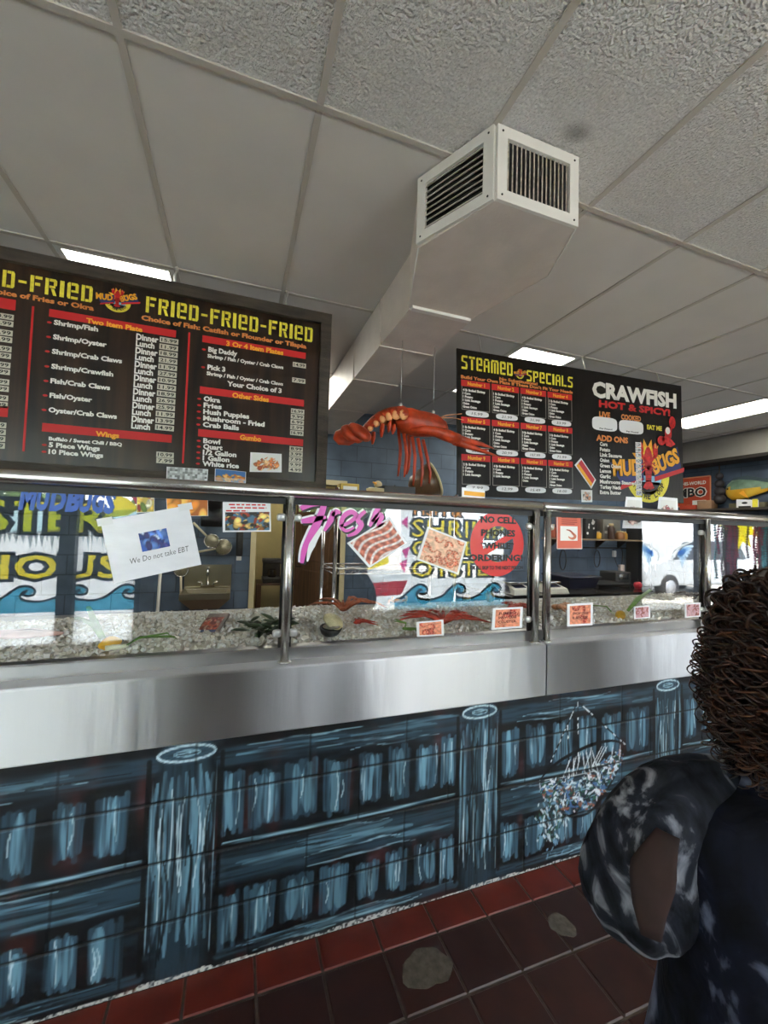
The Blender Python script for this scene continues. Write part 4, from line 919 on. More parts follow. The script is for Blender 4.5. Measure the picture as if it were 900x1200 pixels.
# ---------------------------------------------------------------- air duct
def duct():
    wt = mat('white_painted_metal', (226, 224, 219), .45, 0, .04, 5); gm = mat('duct_metal', (214, 205, 198), .5, 0, .06, 6, .15, 70); bk = mat('duct_dark', (18, 17, 16), .8); blade = mat('grille_blade', (214, 210, 200), .4, 0, .1, 50)
    zt, zb = CEIL-.012, 2.738; A = (.822, 1.217); B = (1.192, 1.217); Lf = (.664, 1.53); Rt = (1.335, 1.53); t0, t1 = .808, 1.172; ys = 1.965
    t = thing('air_duct', 'white ceiling air duct with two louvred grilles', 'air duct', (1.0, 2.6, zt))
    m = MB()
    # plenum body
    P = [A, B, Rt, (t1, ys), (t0, ys), Lf]; zbs = [zb, zb, zb+.03, zb-.012, zb-.012, zb-.012]
    V = [(x, y, zt) for x, y in P]+[(x, y, z) for (x, y), z in zip(P, zbs)]
    m.add(V, [(5, 4, 3, 2, 1, 0), (1, 2, 8, 7), (2, 3, 9, 8), (4, 5, 11, 10), (6, 7, 9), (7, 8, 9), (6, 9, 10), (6, 10, 11), (3, 4, 10, 9), (0, 1, 7, 6), (5, 0, 6, 11)]); m.build('plenum', gm, t)
    m = MB(); m.tube([(*B, zb), (*Rt, zb+.03), (t1, ys, zb-.012)], .0035, 6); m.build('edge_seam', wt, t); m = MB(); m.tube([(*Lf, zb-.012), (t0, ys, zb-.012)], .003, 6); m.build('edge_seam', wt, t)
    m = MB(); z2 = 2.715; m.box(t0, t1, ys+.0, YB, z2, zt); m.build('trunk', gm, t)
    m = MB()
    for y in (2.42, 3.05, 3.9): m = MB(); m.box(t0-.006, t1+.006, y, y+.02, z2-.006, zt); m.build('seam_flange', gm, t)
    m = MB(); m.hull([(t0+.01, ys-.0, z2-.004), (t1-.005, ys, z2-.004), (t1-.005, ys, zb-.012), (t0+.01, ys, zb-.012)], [(t0+.01, ys-.03, z2-.004), (t1-.005, ys-.03, z2-.004), (t1-.005, ys-.03, zb-.008), (t0+.01, ys-.03, zb-.008)])
    m.build('collar_flange', wt, t)
    def grille(p, q, horiz, n):
        p, q = np.array((*p, 0.)), np.array((*q, 0.)); u = (q-p)/np.linalg.norm(q-p); W = np.linalg.norm(q-p); f = Face((p[0], p[1], zb), u, (0, 0, 1)); H = zt-zb; b = .042; d = .014
        g = MB()
        for P_ in ([(0, 0), (W, 0), (W-b, b), (b, b)], [(W, 0), (W, H), (W-b, H-b), (W-b, b)], [(W, H), (0, H), (b, H-b), (W-b, H-b)], [(0, H), (0, 0), (b, b), (b, H-b)]):
            g.hull([f.pt(x, y, .0005) for x, y in P_], [f.pt(x, y, d) for x, y in P_])
        go = g.build('grille', wt, t)
        k = MB(); k.add([f.pt(b, b, .001), f.pt(W-b, b, .001), f.pt(W-b, H-b, .001), f.pt(b, H-b, .001)], [(0, 1, 2, 3)]); k.build('grille_opening', bk, go)
        s = MB()
        for i in range(n):
            c = (i+.5)/n
            if horiz:
                z = b+(H-2*b)*c; s.hull([f.pt(b, z+.000, .002), f.pt(W-b, z+.000, .002), f.pt(W-b, z+.004, .002), f.pt(b, z+.004, .002)], [f.pt(b, z-.006, .012), f.pt(W-b, z-.006, .012), f.pt(W-b, z-.002, .012), f.pt(b, z-.002, .012)])
            else:
                x = b+(W-2*b)*c; s.hull([f.pt(x-.001, b, .002), f.pt(x+.0015, b, .002), f.pt(x+.0015, H-b, .002), f.pt(x-.001, H-b, .002)], [f.pt(x-.001, b, .007), f.pt(x+.0015, b, .007), f.pt(x+.0015, H-b, .007), f.pt(x-.001, H-b, .007)])
        s.build('louvre_blades', blade if horiz else mat('rusty_blade', (200, 190, 176), .5, 0, .3, 60), go)
        sc = MB()
        for x, y in ((b/2, b/2), (W-b/2, b/2), (b/2, H-b/2), (W-b/2, H-b/2)): sc.cyl(f.pt(x, y, d-.001), f.pt(x, y, d+.002), .004, n=8)
        sc.build('screw', mat('dark_metal', (50, 48, 46), .35, 1), go)
    grille(Lf, A, True, 8); grille(A, B, False, 15)
duct()

# ---------------------------------------------------------------- hanging lobster
def lobster():
    Y = 2.30; red = mat('lobster_red', (180, 62, 28), .42, 0, .35, 14, .25, 60); pale = mat('lobster_pale_edge', (218, 150, 96), .5, 0, .1, 20); dkr = mat('lobster_dark', (120, 30, 20), .5, 0, .3, 20); wire = mat('hook_wire', (190, 188, 182), .35, .8)
    def P(zx, zy, dy=0.0): return Vector(at_y(390+zx/4.5, 460+zy/4.5, Y+dy))
    t = thing('lobster_model', 'red model lobster hanging on wires between the menu boards', 'lobster', P(400, 180))
    k = 1/4.5*2.3*1.03/FPX*1.05
    m = MB(); top = [(350, 72), (390, 78), (450, 95), (500, 105), (535, 118), (580, 150), (606, 186)]; bot = [(345, 168), (385, 218), (440, 233), (500, 236), (550, 234), (590, 215), (608, 196)]
    ctr = [((a+c)/2, (b+d)/2) for (a, b), (c, d) in zip(top, bot)]; rad = [math.hypot(a-c, b-d)/2*k*1.02 for (a, b), (c, d) in zip(top, bot)]
    m.tube([P(*c) for c in ctr], rad, 18, flat=1.0); m.build('carapace', red, t)
    # tail: overlapping shell rings curving down to the left
    up = [(352, 74), (310, 78), (268, 88), (232, 106), (200, 132), (170, 164), (146, 196)]
    for i in range(6):
        (ax, ay), (bx, by) = up[i], up[i+1]; a, b = P(ax, ay), P(bx, by); nrm = Vector((-(b-a).z, 0, (b-a).x)).normalized(); 
        if nrm.z > 0: nrm = -nrm
        r0 = .105-.010*i; th = [math.radians(x) for x in np.linspace(-100, 100, 15)]; V = []; F = []
        for j, (c, rr) in enumerate(((a+(b-a)*-.12, r0*1.04), (a+(b-a)*.5, r0*1.02), (b, r0*.95))):
            for q in th: V.append(c+nrm*(rr*.62*(1-math.cos(q)))+Vector((0, 1, 0))*rr*.9*math.sin(q))
        n = len(th)
        for j in range(2):
            for q in range(n-1): F.append((j*n+q, j*n+q+1, (j+1)*n+q+1, (j+1)*n+q))
        m = MB(); m.add(V, F, 0, True); o = m.build('tail_segment', red, t); s = o.modifiers.new('s', 'SOLIDIFY'); s.thickness = .008
        for sd in (-1, 1):
            e = MB(); c = a+(b-a)*.45+nrm*(r0*.66)+Vector((0, sd*r0*.80, 0)); e.ball(c, (r0*.30, .012, r0*.30), 12, 8); e.build('tail_flap', pale, o)
    for zx, zy, l in ((215, 210, 62), (262, 168, 68), (300, 150, 60), (322, 170, 50)):
        for dy in (-.05, .05):
            m = MB(); a, b = P(zx, zy, dy), P(zx-6, zy+l, dy); m.tube([a, (a+b)/2, b], [.022, .026, .010], 10, flat=.5); m.build('swimmeret', red if dy < 0 else dkr, t)
    for dy, rot, L in ((0, 0, .20), (-.07, .5, .17), (.07, -.5, .17), (-.11, .9, .14), (.11, -.9, .14)):
        m = MB(); a = P(172, 205, dy*.6); dr = Vector((-math.cos(rot), -math.sin(rot), -.38+abs(rot)*.1)).normalized(); pts = [a+dr*L*s for s in (0, .3, .65, .9, 1.0)]; pts[3].z += .008; pts[4].z += .02
        m.tube(pts, [.03, .060, .078, .066, .03], 14, flat=.45, upv=(.35, -.55, .75)); m.build('tail_fan', red, t)
    # claws
    for dy, ends in ((-.06, ((848, 294), (872, 336))), (.07, ((800, 268), (822, 300)))):
        m = MB(); m.tube([P(415, 205, dy), P(480, 196, dy*1.6), P(540, 205, dy*1.8), P(600, 226, dy*1.6), P(660, 248, dy*1.4)], [.018, .024, .032, .037, .036], 12); arm = m.build('claw', red, t)
        for q, (ex, ey) in enumerate(ends):
            o = -8 if q == 0 else 12
            m = MB(); m.tube([P(640, 244+o, dy*1.4), P(710, 266+o*1.3, dy*1.3), P(780, 284+o*1.6 if q == 0 else 306, dy*1.2), P(ex, ey, dy)], [.026, .021, .014, .003], 10); m.build('pincer', red, arm)
    # legs
    for L, dy in (([(345, 190), (357, 300), (352, 380), (343, 442)], .02), ([(375, 215), (390, 330), (382, 400), (377, 446)], -.03), ([(398, 225), (406, 320), (398, 400), (388, 432)], .06), ([(418, 232), (434, 335), (430, 420), (423, 490)], -.05), ([(448, 240), (470, 360), (472, 430), (464, 495)], -.07), ([(474, 248), (500, 350), (513, 420), (509, 480)], -.02)):
        m = MB(); m.tube([P(*q, dy) for q in L], [.011, .0105, .010, .005], 8); m.build('leg', red, t)
    for dy, L in ((-.03, [(430, 195), (500, 160), (580, 134), (640, 134), (690, 145)]), (.04, [(430, 190), (520, 150), (600, 120), (680, 112)])):
        m = MB(); m.tube([P(*q, dy) for q in L], [.006, .004, .003, .0025, .002][:len(L)], 6); m.build('antenna', pale, t)
    for zx, zy in ((358, 66), (530, 104)):
        a = P(zx, zy); m = MB(); zc = 2.712 if .8 < a.x < 1.18 else CEIL-.005; m.tube([(a.x, Y, a.z-.02), (a.x, Y, a.z+.2), (a.x, Y, zc)], .0018, 6); m.lathe([(.012, -.002), (.012, .004), (.004, .006)], (a.x, Y, a.z), (0, -1, 0), 12); m.build('hanging_wire', wire, t)
lobster()
# ---------------------------------------------------------------- paintings on the shop windows (seen mirrored in the case glass)
class MirrorFace(Face):
    """window plane behind the photographer, looked up through its mirror image in the case glass"""
    def loc(s, px, py):
        p = at_y(px, py, 2*(YG-.003)-s.o[1]); return float(p[0]), float(p[2])
PW = mat_paint('window_paint_white', (240, 242, 242)); PY = mat_paint('window_paint_yellow', (236, 214, 20)); PGREY = mat_paint('window_paint_grey', (72, 74, 78)); PBLK = mat_paint('window_paint_black', (12, 14, 18))
PBLU = mat_paint('window_paint_blue', (70, 160, 190)); PICE = mat_paint('window_paint_ice', (196, 228, 234)); PRED = mat_paint('window_paint_red', (190, 30, 40)); PORG = mat_paint('window_paint_orange', (240, 150, 30)); PPNK = mat_paint('window_paint_pink', (226, 70, 150)); PSKY = mat_paint('window_paint_sky', (205, 230, 252))
def ribbon(mb, face, P, wd, mi=0, d=.001, px=True, taper=(.5, 1, .35)):
    Q = np.array([face.loc(*p) for p in P]) if px else np.array(P, float)
    out = []
    n = len(Q)
    for i in range(n-1):
        p0, p1, p2, p3 = Q[max(i-1, 0)], Q[i], Q[i+1], Q[min(i+2, n-1)]
        for t in np.linspace(0, 1, 8, endpoint=False): out.append(.5*((2*p1)+(-p0+p2)*t+(2*p0-5*p1+4*p2-p3)*t*t+(-p0+3*p1-3*p2+p3)*t**3))
    out.append(Q[-1]); out = np.array(out); N = len(out); L = []; R = []
    for i in range(N):
        tg = out[min(i+1, N-1)]-out[max(i-1, 0)]; tg = tg/(np.linalg.norm(tg)+1e-9); s = i/(N-1)
        w = wd/2*(np.interp(s, [0, .5, 1], taper)); nn = np.array((-tg[1], tg[0]))*w; L.append(out[i]+nn); R.append(out[i]-nn)
    V = [face.pt(*p, d) for p in L]+[face.pt(*p, d) for p in R]
    mb.add(V, [(i, i+1, N+i+1, N+i) for i in range(N-1)], mi)
def paintings():
    yw = YW-.036; f = MirrorFace((0, yw, 0), (1, 0, 0), (0, 0, 1)); I = -.0012      # layers step into the room
    def PX(mb, pts, mi, lay): poly(mb, f, [f.loc(*p) for p in pts], mi, I*(lay+1))
    def wave(mbb, mbo, x0, x1, yb, yt, n, lay):
        z0 = f.loc((x0+x1)/2, yb)[1]; z1 = f.loc((x0+x1)/2, yt)[1]; u0 = f.loc(x0, yb)[0]; u1 = f.loc(x1, yb)[0]; W = (u1-u0)/n; h = z1-z0
        crest = [(0, .42), (.2, .55), (.38, .8), (.52, .96), (.68, .98), (.80, .84), (.78, .66), (.66, .62), (.60, .72), (.66, .80)]; back = [(.66, .80), (.58, .74), (.54, .6), (.60, .48), (.74, .42), (.9, .40), (1, .42)]
        for k in range(n):
            a = u0+k*W; P = [(a+x*W, z0+y*h) for x, y in crest+back[1:]]
            poly(mbb, f, [(a, z0)]+P[:5]+[(a+.80*W, z0+.84*h), (a+.72*W, z0+.62*h), (a+.56*W, z0+.62*h), (a+.60*W, z0+.48*h), (a+.74*W, z0+.42*h), (a+W, z0+.42*h), (a+W, z0)], 0, I*(lay+1))
            ribbon(mbo, f, P, h*.085, 0, I*(lay+2), False, (1, 1, 1))
    # OYSTER HOUSE on the left window
    t = thing('window_painting', 'yellow OYSTER HOUSE lettering with icicles and waves painted on the left window', 'window painting', (-2.2, yw, .3))
    b = MB(); PX(b, [(-420, 865), (-420, 640), (-200, 632), (0, 622), (166, 618), (166, 690), (148, 753), (20, 764), (-200, 800)], 0, 0); b.build('white_ground', PW, t)
    ic = MB(); PX(ic, [(-420, 640), (-420, 575), (-100, 580), (20, 588), (75, 600), (166, 596), (166, 618), (0, 624)], 0, 1); ic.build('ice_cap', PICE, t)
    g = MB(); r = random.Random(2)
    x = -200
    while x < 160:
        w = r.uniform(4, 9); y0 = 623-.02*x; PX(g, [(x, y0), (x+w, y0), (x+w*.5, y0+r.uniform(10, 26))], 0, 2); x += w*.95
    g.build('icicles', mat_paint('window_paint_icicle', (150, 158, 158)), t)
    o = MB(); y = MB()
    for s, a, yb, c, h in (('OYSTER', -135, 622, 131, 44), ('HOUSE', -38, 681, 172, 33)):
        u, v, w, hh = f.fit(a, yb, c, h); write(y, f, s, u, v, w, hh, 0, I*4, .07); write_edge(o, f, s, u, v, w, hh, .10, 0, I*5, .07)
    o.build('letter_outline', PGREY, t); y.build('lettering', PY, t)
    wb, wo = MB(), MB(); wave(wb, wo, -330, 168, 722, 688, 7, 3); wb.build('wave', PBLU, t); wo.build('wave_outline', PBLK, t)
    m = MB(); PX(m, [(132, 577), (150, 585), (164, 596), (150, 604), (120, 607), (118, 600), (134, 596)], 0, 6); PX(m, [(150, 574), (188, 572), (188, 604), (165, 600)], 1, 6); PX(m, [(160, 578), (186, 576), (180, 594), (168, 592)], 0, 7); m.build('painted_fish', [PY, PRED], t)
    # SHRIMP / OYSTER on the middle window
    t = thing('window_painting', 'yellow FISH SHRIMP CRAB OYSTER list with waves painted on the middle window', 'window painting', (2.2, yw, .3))
    b = MB(); PX(b, [(412, 672), (470, 668), (485, 677), (595, 676), (592, 690), (592, 712), (440, 714), (412, 700)], 0, 0); PX(b, [(470, 592), (486, 592), (486, 668), (470, 664)], 0, 0); b.build('white_ground', PW, t)
    o = MB(); y = MB(); og = MB()
    for s, a, yb, c, h, wh in (('FISH &', 484, 604, 543, 15, og), ('SHRIMP', 481, 630, 592, 23, y), ('CRAB', 481, 652, 560, 20, y), ('OYSTER', 481, 677, 592, 21, y)):
        u, v, w, hh = f.fit(a, yb, c, h); write(wh, f, s, u, v, w, hh, 0, I*4, .05); write_edge(o, f, s, u, v, w, hh, .10, 0, I*5, .05)
    o.build('letter_outline', PBLK, t); y.build('lettering', PY, t); og.build('upper_lettering', PORG, t)
    wb, wo = MB(), MB(); wave(wb, wo, 462, 594, 714, 684, 3, 2); wb.build('wave', PBLU, t); wo.build('wave_outline', PBLK, t)
    m = MB(); PX(m, [(424, 684), (478, 680), (470, 697), (428, 700)], 0, 3); PX(m, [(424, 678), (486, 672), (484, 677), (426, 684)], 1, 4); PX(m, [(430, 688), (440, 687), (440, 695), (431, 696)], 1, 4); PX(m, [(446, 686), (456, 685), (454, 694), (446, 695)], 1, 4); m.build('painted_boat', [PRED, PW], t)
    m = MB(); PX(m, [(409, 659), (432, 652), (455, 648), (456, 660), (428, 669), (411, 671)], 0, 2); write(m, f, 'D H', *f.loc(414, 667), w=.16, h=.08, mi=1, d=I*4); m.build('yellow_sign', [PY, PBLK], t)
    m = MB()
    for P in ([(470, 612), (478, 604), (478, 620)], [(471, 645), (481, 640), (476, 655)], [(468, 660), (478, 655), (474, 672)]): PX(m, P, 0, 2)
    m.build('pink_burst', PPNK, t)
    # blue wings and yellow burst on the right window
    t = thing('window_painting', 'blue and white winged emblem painted on the right window before the car', 'window painting', (6.6, yw, 1.2))
    m = MB()
    for s in (-1, 1):
        for k in range(7):
            a = (780+s*(14+0.2*k), 652-1.2*k); e = (780+s*(33-2.2*k), 640+4.2*k) if s > 0 else (780-33+2.2*k, 638+4.2*k)
            ribbon(m, f, [a, ((a[0]+e[0])/2, (a[1]+e[1])/2-3), e], .09, 0, I*(2+k*.2), True, (.4, 1, .3))
        ribbon(m, f, [(780+s*10, 660), (780+s*8, 650), (780+s*15, 642), (780+s*32, 634)], .05, 1, I*4, True, (.5, 1, .5))
    m.build('wings', [PSKY, PW], t)
    t = thing('window_painting', 'yellow starburst painted on the right window above the bead strands', 'window painting', (9.0, yw, 1.8))
    m = MB(); c = f.loc(868, 618); n = 18; pts = []
    for k in range(n):
        a = 2*math.pi*k/n; r_ = (.62 if k % 2 else .34)*(1+.12*math.sin(3*a)); pts.append((min(c[0]+r_*math.cos(a), 9.28), c[1]+r_*.7*math.sin(a)))
    poly(m, f, pts, 0, I*2); poly(m, f, [(min(c[0]+(x-c[0])*.55, 9.25), c[1]+(y_-c[1])*.5) for x, y_ in pts], 1, I*3); m.build('starburst', [PY, PW], t)
    bd = [mat('bead_magenta', (190, 30, 90), .25), mat('bead_green', (70, 130, 90), .25), mat('bead_cyan', (60, 190, 210), .25), mat('bead_purple', (110, 40, 80), .25)]
    m = MB(); r = random.Random(4)
    for k in range(26):
        x = 7.75+r.uniform(0, 1.3); z = 2.0-r.uniform(0, .25); mi = r.choice((0, 0, 0, 1, 3, 2)); L = r.uniform(.5, 1.2)
        for q in range(int(L/.045)): m.ball((x+.02*math.sin(q*.5+k), YW+.10+.04*(k % 3), z-q*.045), .022, 6, 4, mi)
    m.box(7.7, 9.2, YW+.08, YW+.12, 2.02, 2.05, 3)
    tag(m.build('bead_strands', bd), 'pink and green bead strands hanging in the right window', 'bead strands', kind='stuff')
paintings()

# ---------------------------------------------------------------- things on the case glass
def on_glass():
    f = Face((0, YG-.0034, 0), (1, 0, 0), (0, 0, 1))
    pl = mat('plastic_sleeve_paper', (232, 232, 236), .18, 0, .03, 12, .35, 7, stretch=(1, 1, 3))
    bl = img_pile(16, 26, 6, [(40, 70, 150), (90, 130, 200), (200, 214, 236), (60, 60, 120)], (56, 92, 176), 5, .5, .5, .7, .7)
    r, rf, W, H = card('paper_notice', 'large white paper in a plastic sleeve with handwriting, taped to the left glass', 'notice', f, [(134, 684), (236, 661.5), (221, 592), (118, 611)], bl, base=pl, picbox=(.37, .40, .69, .70), d=.001)
    m = MB(); write(m, rf, 'We Do not take EBT', W*.22, H*.25, W*.68, H*.085, 0, .0008, -.008, .2, .02); m.build('handwriting', BLACKINK, r)
    c = Multi()
    tape = mat('clear_tape', (226, 226, 228), .15)
    for u, v in ((.02, .95), (.93, .96)): rect(c, rf, W*u-.015, H*v-.005, W*u+.03, H*v+.02, 0, .0006)
    c.build('tape', tape, r)
    card('photo_card', 'golden round fritters photo taped behind the white paper', 'photo card', f, [(196, 605), (244, 604.5), (243.5, 577), (194.5, 575)], img_pile(30, 50, 12, [(226, 150, 60), (210, 130, 48), (236, 170, 84)], (180, 100, 40), 11, .5, .5, .9, .9), .01)
    card('photo_card', 'small yellow and red photo taped left of the fritters photo', 'photo card', f, [(160, 601), (181, 600), (181, 578), (161, 577)], img_pile(22, 22, 15, [(226, 190, 80), (180, 60, 40), (120, 150, 60), (240, 230, 190)], (190, 170, 80), 6, .5, .5, .9, .9), .02)
    fb = Face((0, YG+.012, 0), (1, 0, 0), (0, 0, 1))
    r, rf, W, H = card('price_card', 'white price card with a seafood tray photo, upper right of the left pane', 'price card', f, [(261, 623.5), (317.5, 623), (317, 588), (261, 588.5)], img_pile(34, 60, 21, [(196, 120, 60), (226, 190, 110), (70, 110, 140), (150, 60, 40), (50, 50, 46), (60, 60, 56)], (86, 120, 146), 6, .5, .5, .9, .9), picbox=(.05, .05, .97, .66))
    m = MB()
    for k, (a, b) in enumerate(((.12, .88), (.15, .9), (.06, .5))):
        x = a
        while x < b:
            l = rnd.uniform(.05, .14); rect(m, rf, W*x, H*(.9-.105*k), W*min(x+l, b), H*(.945-.105*k), 0, .0006); x += l+.03
    m.build('red_lettering', REDP, r)
    for i, (cs, lab, seed, tl) in enumerate((([(432.5, 665.5), (477, 637), (457, 605.5), (406.5, 636.5)], 'larger tilted photo of peeled shrimp rows below the pink lettering', 3, .25), ([(488, 656), (537, 673.5), (547, 635), (501, 617)], 'tilted photo of head on shrimp left of the red no phones sign', 8, 1.1))):
        w, h = 64, 46
        r, rf, W, H = card('shrimp_photo', lab, 'photo card', f, cs, img_shrimp(h, w, seed, 4, (212, 88, 56), (246, 200, 176), tl) if i == 0 else img_prawns(58, 64, 33, 11, (206, 74, 34), (255, 226, 196), (240, 190, 156)), .05)
    for cs, lab, seed, txt, tl in (([(488.5, 746), (520, 744.5), (519.5, 726), (488, 729)], 'small shrimp price photo leaning by the red crab legs', 5, '', .1), ([(576, 738), (611.5, 735.5), (612.5, 711), (577.5, 712.5)], 'jumbo snow crab price photo at the right end of the middle pane', 11, 'JUMBO\nSNOW CRAB\nCLUSTER', -.3),
                               ([(664.5, 734), (694, 732.5), (694.5, 706), (664.5, 708)], 'square orange red price photo at the left of the right pane', 14, 'SNOW CRAB\nLEGS', -.5), ([(743, 725.5), (761.5, 724), (761, 709), (742.5, 711)], 'dark red price photo in the middle of the right pane', 19, '', .4), ([(802.5, 724), (820.5, 722.5), (820.5, 706), (802, 707)], 'pink price photo beside the right glass post', 23, '', .9)):
        r, rf, W, H = card('price_photo', lab, 'photo card', f, cs, img_prawns(36, 48, seed, 3 if seed < 16 else 4, (186, 40, 26) if seed < 16 else (120, 30, 40), (255, 200, 160), (236, 150, 116) if seed < 16 else (206, 160, 166)), .09, 'price photos along the ice')
        if txt:
            m = Multi(); L = txt.split('\n')
            for k, s in enumerate(L): write(m, rf, s, W*.2, H*(.68-.2*k if len(L) > 2 else .52-.2*k), W*.6, H*.11, 0, .0012, .03)
            m.build('lettering', mat('deep_red_ink', (90, 14, 20), .5), r)
    # orange notice
    r, rf, W, H = card('orange_notice', 'orange notice with a shrimp drawing on the right pane', 'notice', f, [(652.5, 643), (681.5, 643), (680, 600.7), (651.5, 600)], None, base=mat('orange_notice_paper', (222, 106, 82), .5))
    m = MB(); rect(m, rf, W*.12, H*.22, W*.82, H*.62, 0, .0006); k = Multi()
    line(m, rf, [(0, 0), (W, 0), (W, H), (0, H), (0, 0)], .003, 0, .0006); rect(m, rf, W*.12, H*.90, W*.85, H*.945, 0, .0006)
    for q in (.84, .78, .72, .67): rect(k, rf, W*.17, H*q, W*(.80-.1*(q < .7)), H*(q+.022), 0, .0006)
    a = MB(); ribbon(a, rf, [(W*.36, H*.52), (W*.5, H*.5), (W*.62, H*.42), (W*.72, H*.34), (W*.62, H*.28), (W*.5, H*.30), (W*.44, H*.34)], H*.075, 0, .0012, False, (.3, 1.2, .3)); ribbon(a, rf, [(W*.36, H*.53), (W*.56, H*.47), (W*.68, H*.37)], H*.02, 1, .0016, False)
    m.build('white_panel', WHT, r); k.build('lettering', mat('dark_orange_ink', (160, 60, 44), .5), r); a.build('shrimp_drawing', [mat('print_salmon', (216, 130, 100), .5), DKRED], r)
    # no phones sticker
    c = f.loc(583, 637.5); L = f.loc(552, 637)[0]; R_ = f.loc(614.5, 638)[0]; ru = (R_-L)/2; rv = (f.loc(583, 600)[1]-f.loc(583, 675.5)[1])/2
    t = thing('no_phone_sticker', 'round red prohibition sticker reading NO CELL PHONES WHILE ORDERING', 'sticker', f.pt(*c))
    rs = mat('sticker_red', (214, 22, 28), .3); ri = mat_glass('sticker_clear', .04)
    m = MB(); n = 48; V = []; F = []
    for k in range(n):
        a = 2*math.pi*k/n; V += [f.pt(c[0]+ru*math.cos(a), c[1]+rv*math.sin(a), .001), f.pt(c[0]+ru*.58*math.cos(a)+.004, c[1]+rv*.56*math.sin(a), .001)]
    for k in range(n): q = (k+1) % n; F.append((2*k, 2*q, 2*q+1, 2*k+1))
    m.add(V, F); poly(m, f, [(c[0]-ru*.62, c[1]-rv*.22), (c[0]-ru*.5, c[1]-rv*.38), (c[0]+ru*.62, c[1]+rv*.22), (c[0]+ru*.5, c[1]+rv*.38)], 0, .0013); m.build('red_ring', rs, t)
    m = Multi()
    for s, a, y, b, h in (('NO CELL', 563, 612.5, 604.5, 8), ('PHONES', 563.5, 628, 603.5, 8), ('*WHILE*', 563, 643, 602, 7.5), ('ORDERING!', 549, 657.5, 612, 8), ("OR I'LL SKIP TO THE NEXT PERSON", 551, 667.5, 612.5, 4.2)): put(m, f, s, a, y, b, h, 0, .002, .045)
    m.build('lettering', BLACKINK, t)
    # vinyl words
    t = thing('glass_lettering', 'blue vinyl MUDBUGS word on the left pane', 'lettering', f.pt(*f.loc(77, 586)))
    for k, ch in enumerate('MUDBUGS'):
        xs = [21, 42, 57, 76, 92, 107, 121, 134]; m = MB(); put(m, f, ch, xs[k], 597.5+k*.75, xs[k+1]+1.0, 27.5, 0, .0011, .06, .18); m.build('letter', mat('vinyl_blue', (30, 84, 176), .35), t)
    t = thing('glass_lettering', 'pink script Fresh word on the middle pane', 'lettering', f.pt(*f.loc(400, 610)))
    pk = mat('vinyl_pink', (226, 96, 190), .35); wt = mat('vinyl_white', (240, 240, 240), .35); bk = mat('vinyl_black', (20, 18, 24), .4); a = MB(); b = MB(); z = MB()
    strokes = [([(381, 586), (376, 603), (366, 625), (357, 643), (353.5, 660)], .034), ([(353, 611), (366, 609), (382, 606)], .026), ([(352, 596), (366, 590), (381, 588), (398, 590)], .03), ([(391, 599), (387, 610), (380, 622)], .024), ([(389, 605), (394, 600), (399, 601)], .022),
               ([(399, 617), (411, 611), (417, 604), (411, 600), (402, 606), (400, 617), (406, 622), (415, 618)], .021), ([(428, 599), (419, 608), (423, 615), (417, 624), (407, 628)], .024), ([(447, 586), (440, 602), (433, 617)], .026), ([(436, 611), (444, 603), (447, 606), (443, 616), (450, 613)], .021)]
    for P, w in strokes:
        ribbon(a, f, P, w, 0, .0026, True, (.6, 1, .4)); ribbon(b, f, [(x+1.6, y+1.8) for x, y in P], w*1.15, 0, .0016, True, (.7, 1, .5)); ribbon(z, f, [(x-.9, y-.9) for x, y in P], w*1.3, 0, .001, True, (.7, 1, .5))
    ribbon(z, f, [(378, 617), (369, 632), (363, 645), (360, 658)], .026, 0, .003, True, (.5, 1, .2))
    a.build('pink_stroke', pk, t); b.build('black_shade', bk, t); z.build('white_outline', wt, t)
    # cards standing behind the rail; their lower parts stand in for reflections
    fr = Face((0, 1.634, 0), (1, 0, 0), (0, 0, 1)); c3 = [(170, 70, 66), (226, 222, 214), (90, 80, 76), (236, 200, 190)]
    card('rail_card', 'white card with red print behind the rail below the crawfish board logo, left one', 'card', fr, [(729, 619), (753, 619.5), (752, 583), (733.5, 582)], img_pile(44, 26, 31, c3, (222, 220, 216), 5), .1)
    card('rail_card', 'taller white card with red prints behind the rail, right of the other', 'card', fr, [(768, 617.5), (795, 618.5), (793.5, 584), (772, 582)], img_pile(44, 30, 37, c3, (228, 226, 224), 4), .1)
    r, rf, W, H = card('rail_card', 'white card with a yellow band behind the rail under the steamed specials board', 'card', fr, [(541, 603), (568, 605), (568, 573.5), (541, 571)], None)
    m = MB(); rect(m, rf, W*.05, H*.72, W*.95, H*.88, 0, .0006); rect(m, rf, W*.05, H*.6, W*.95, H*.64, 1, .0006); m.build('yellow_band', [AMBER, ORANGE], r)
on_glass()

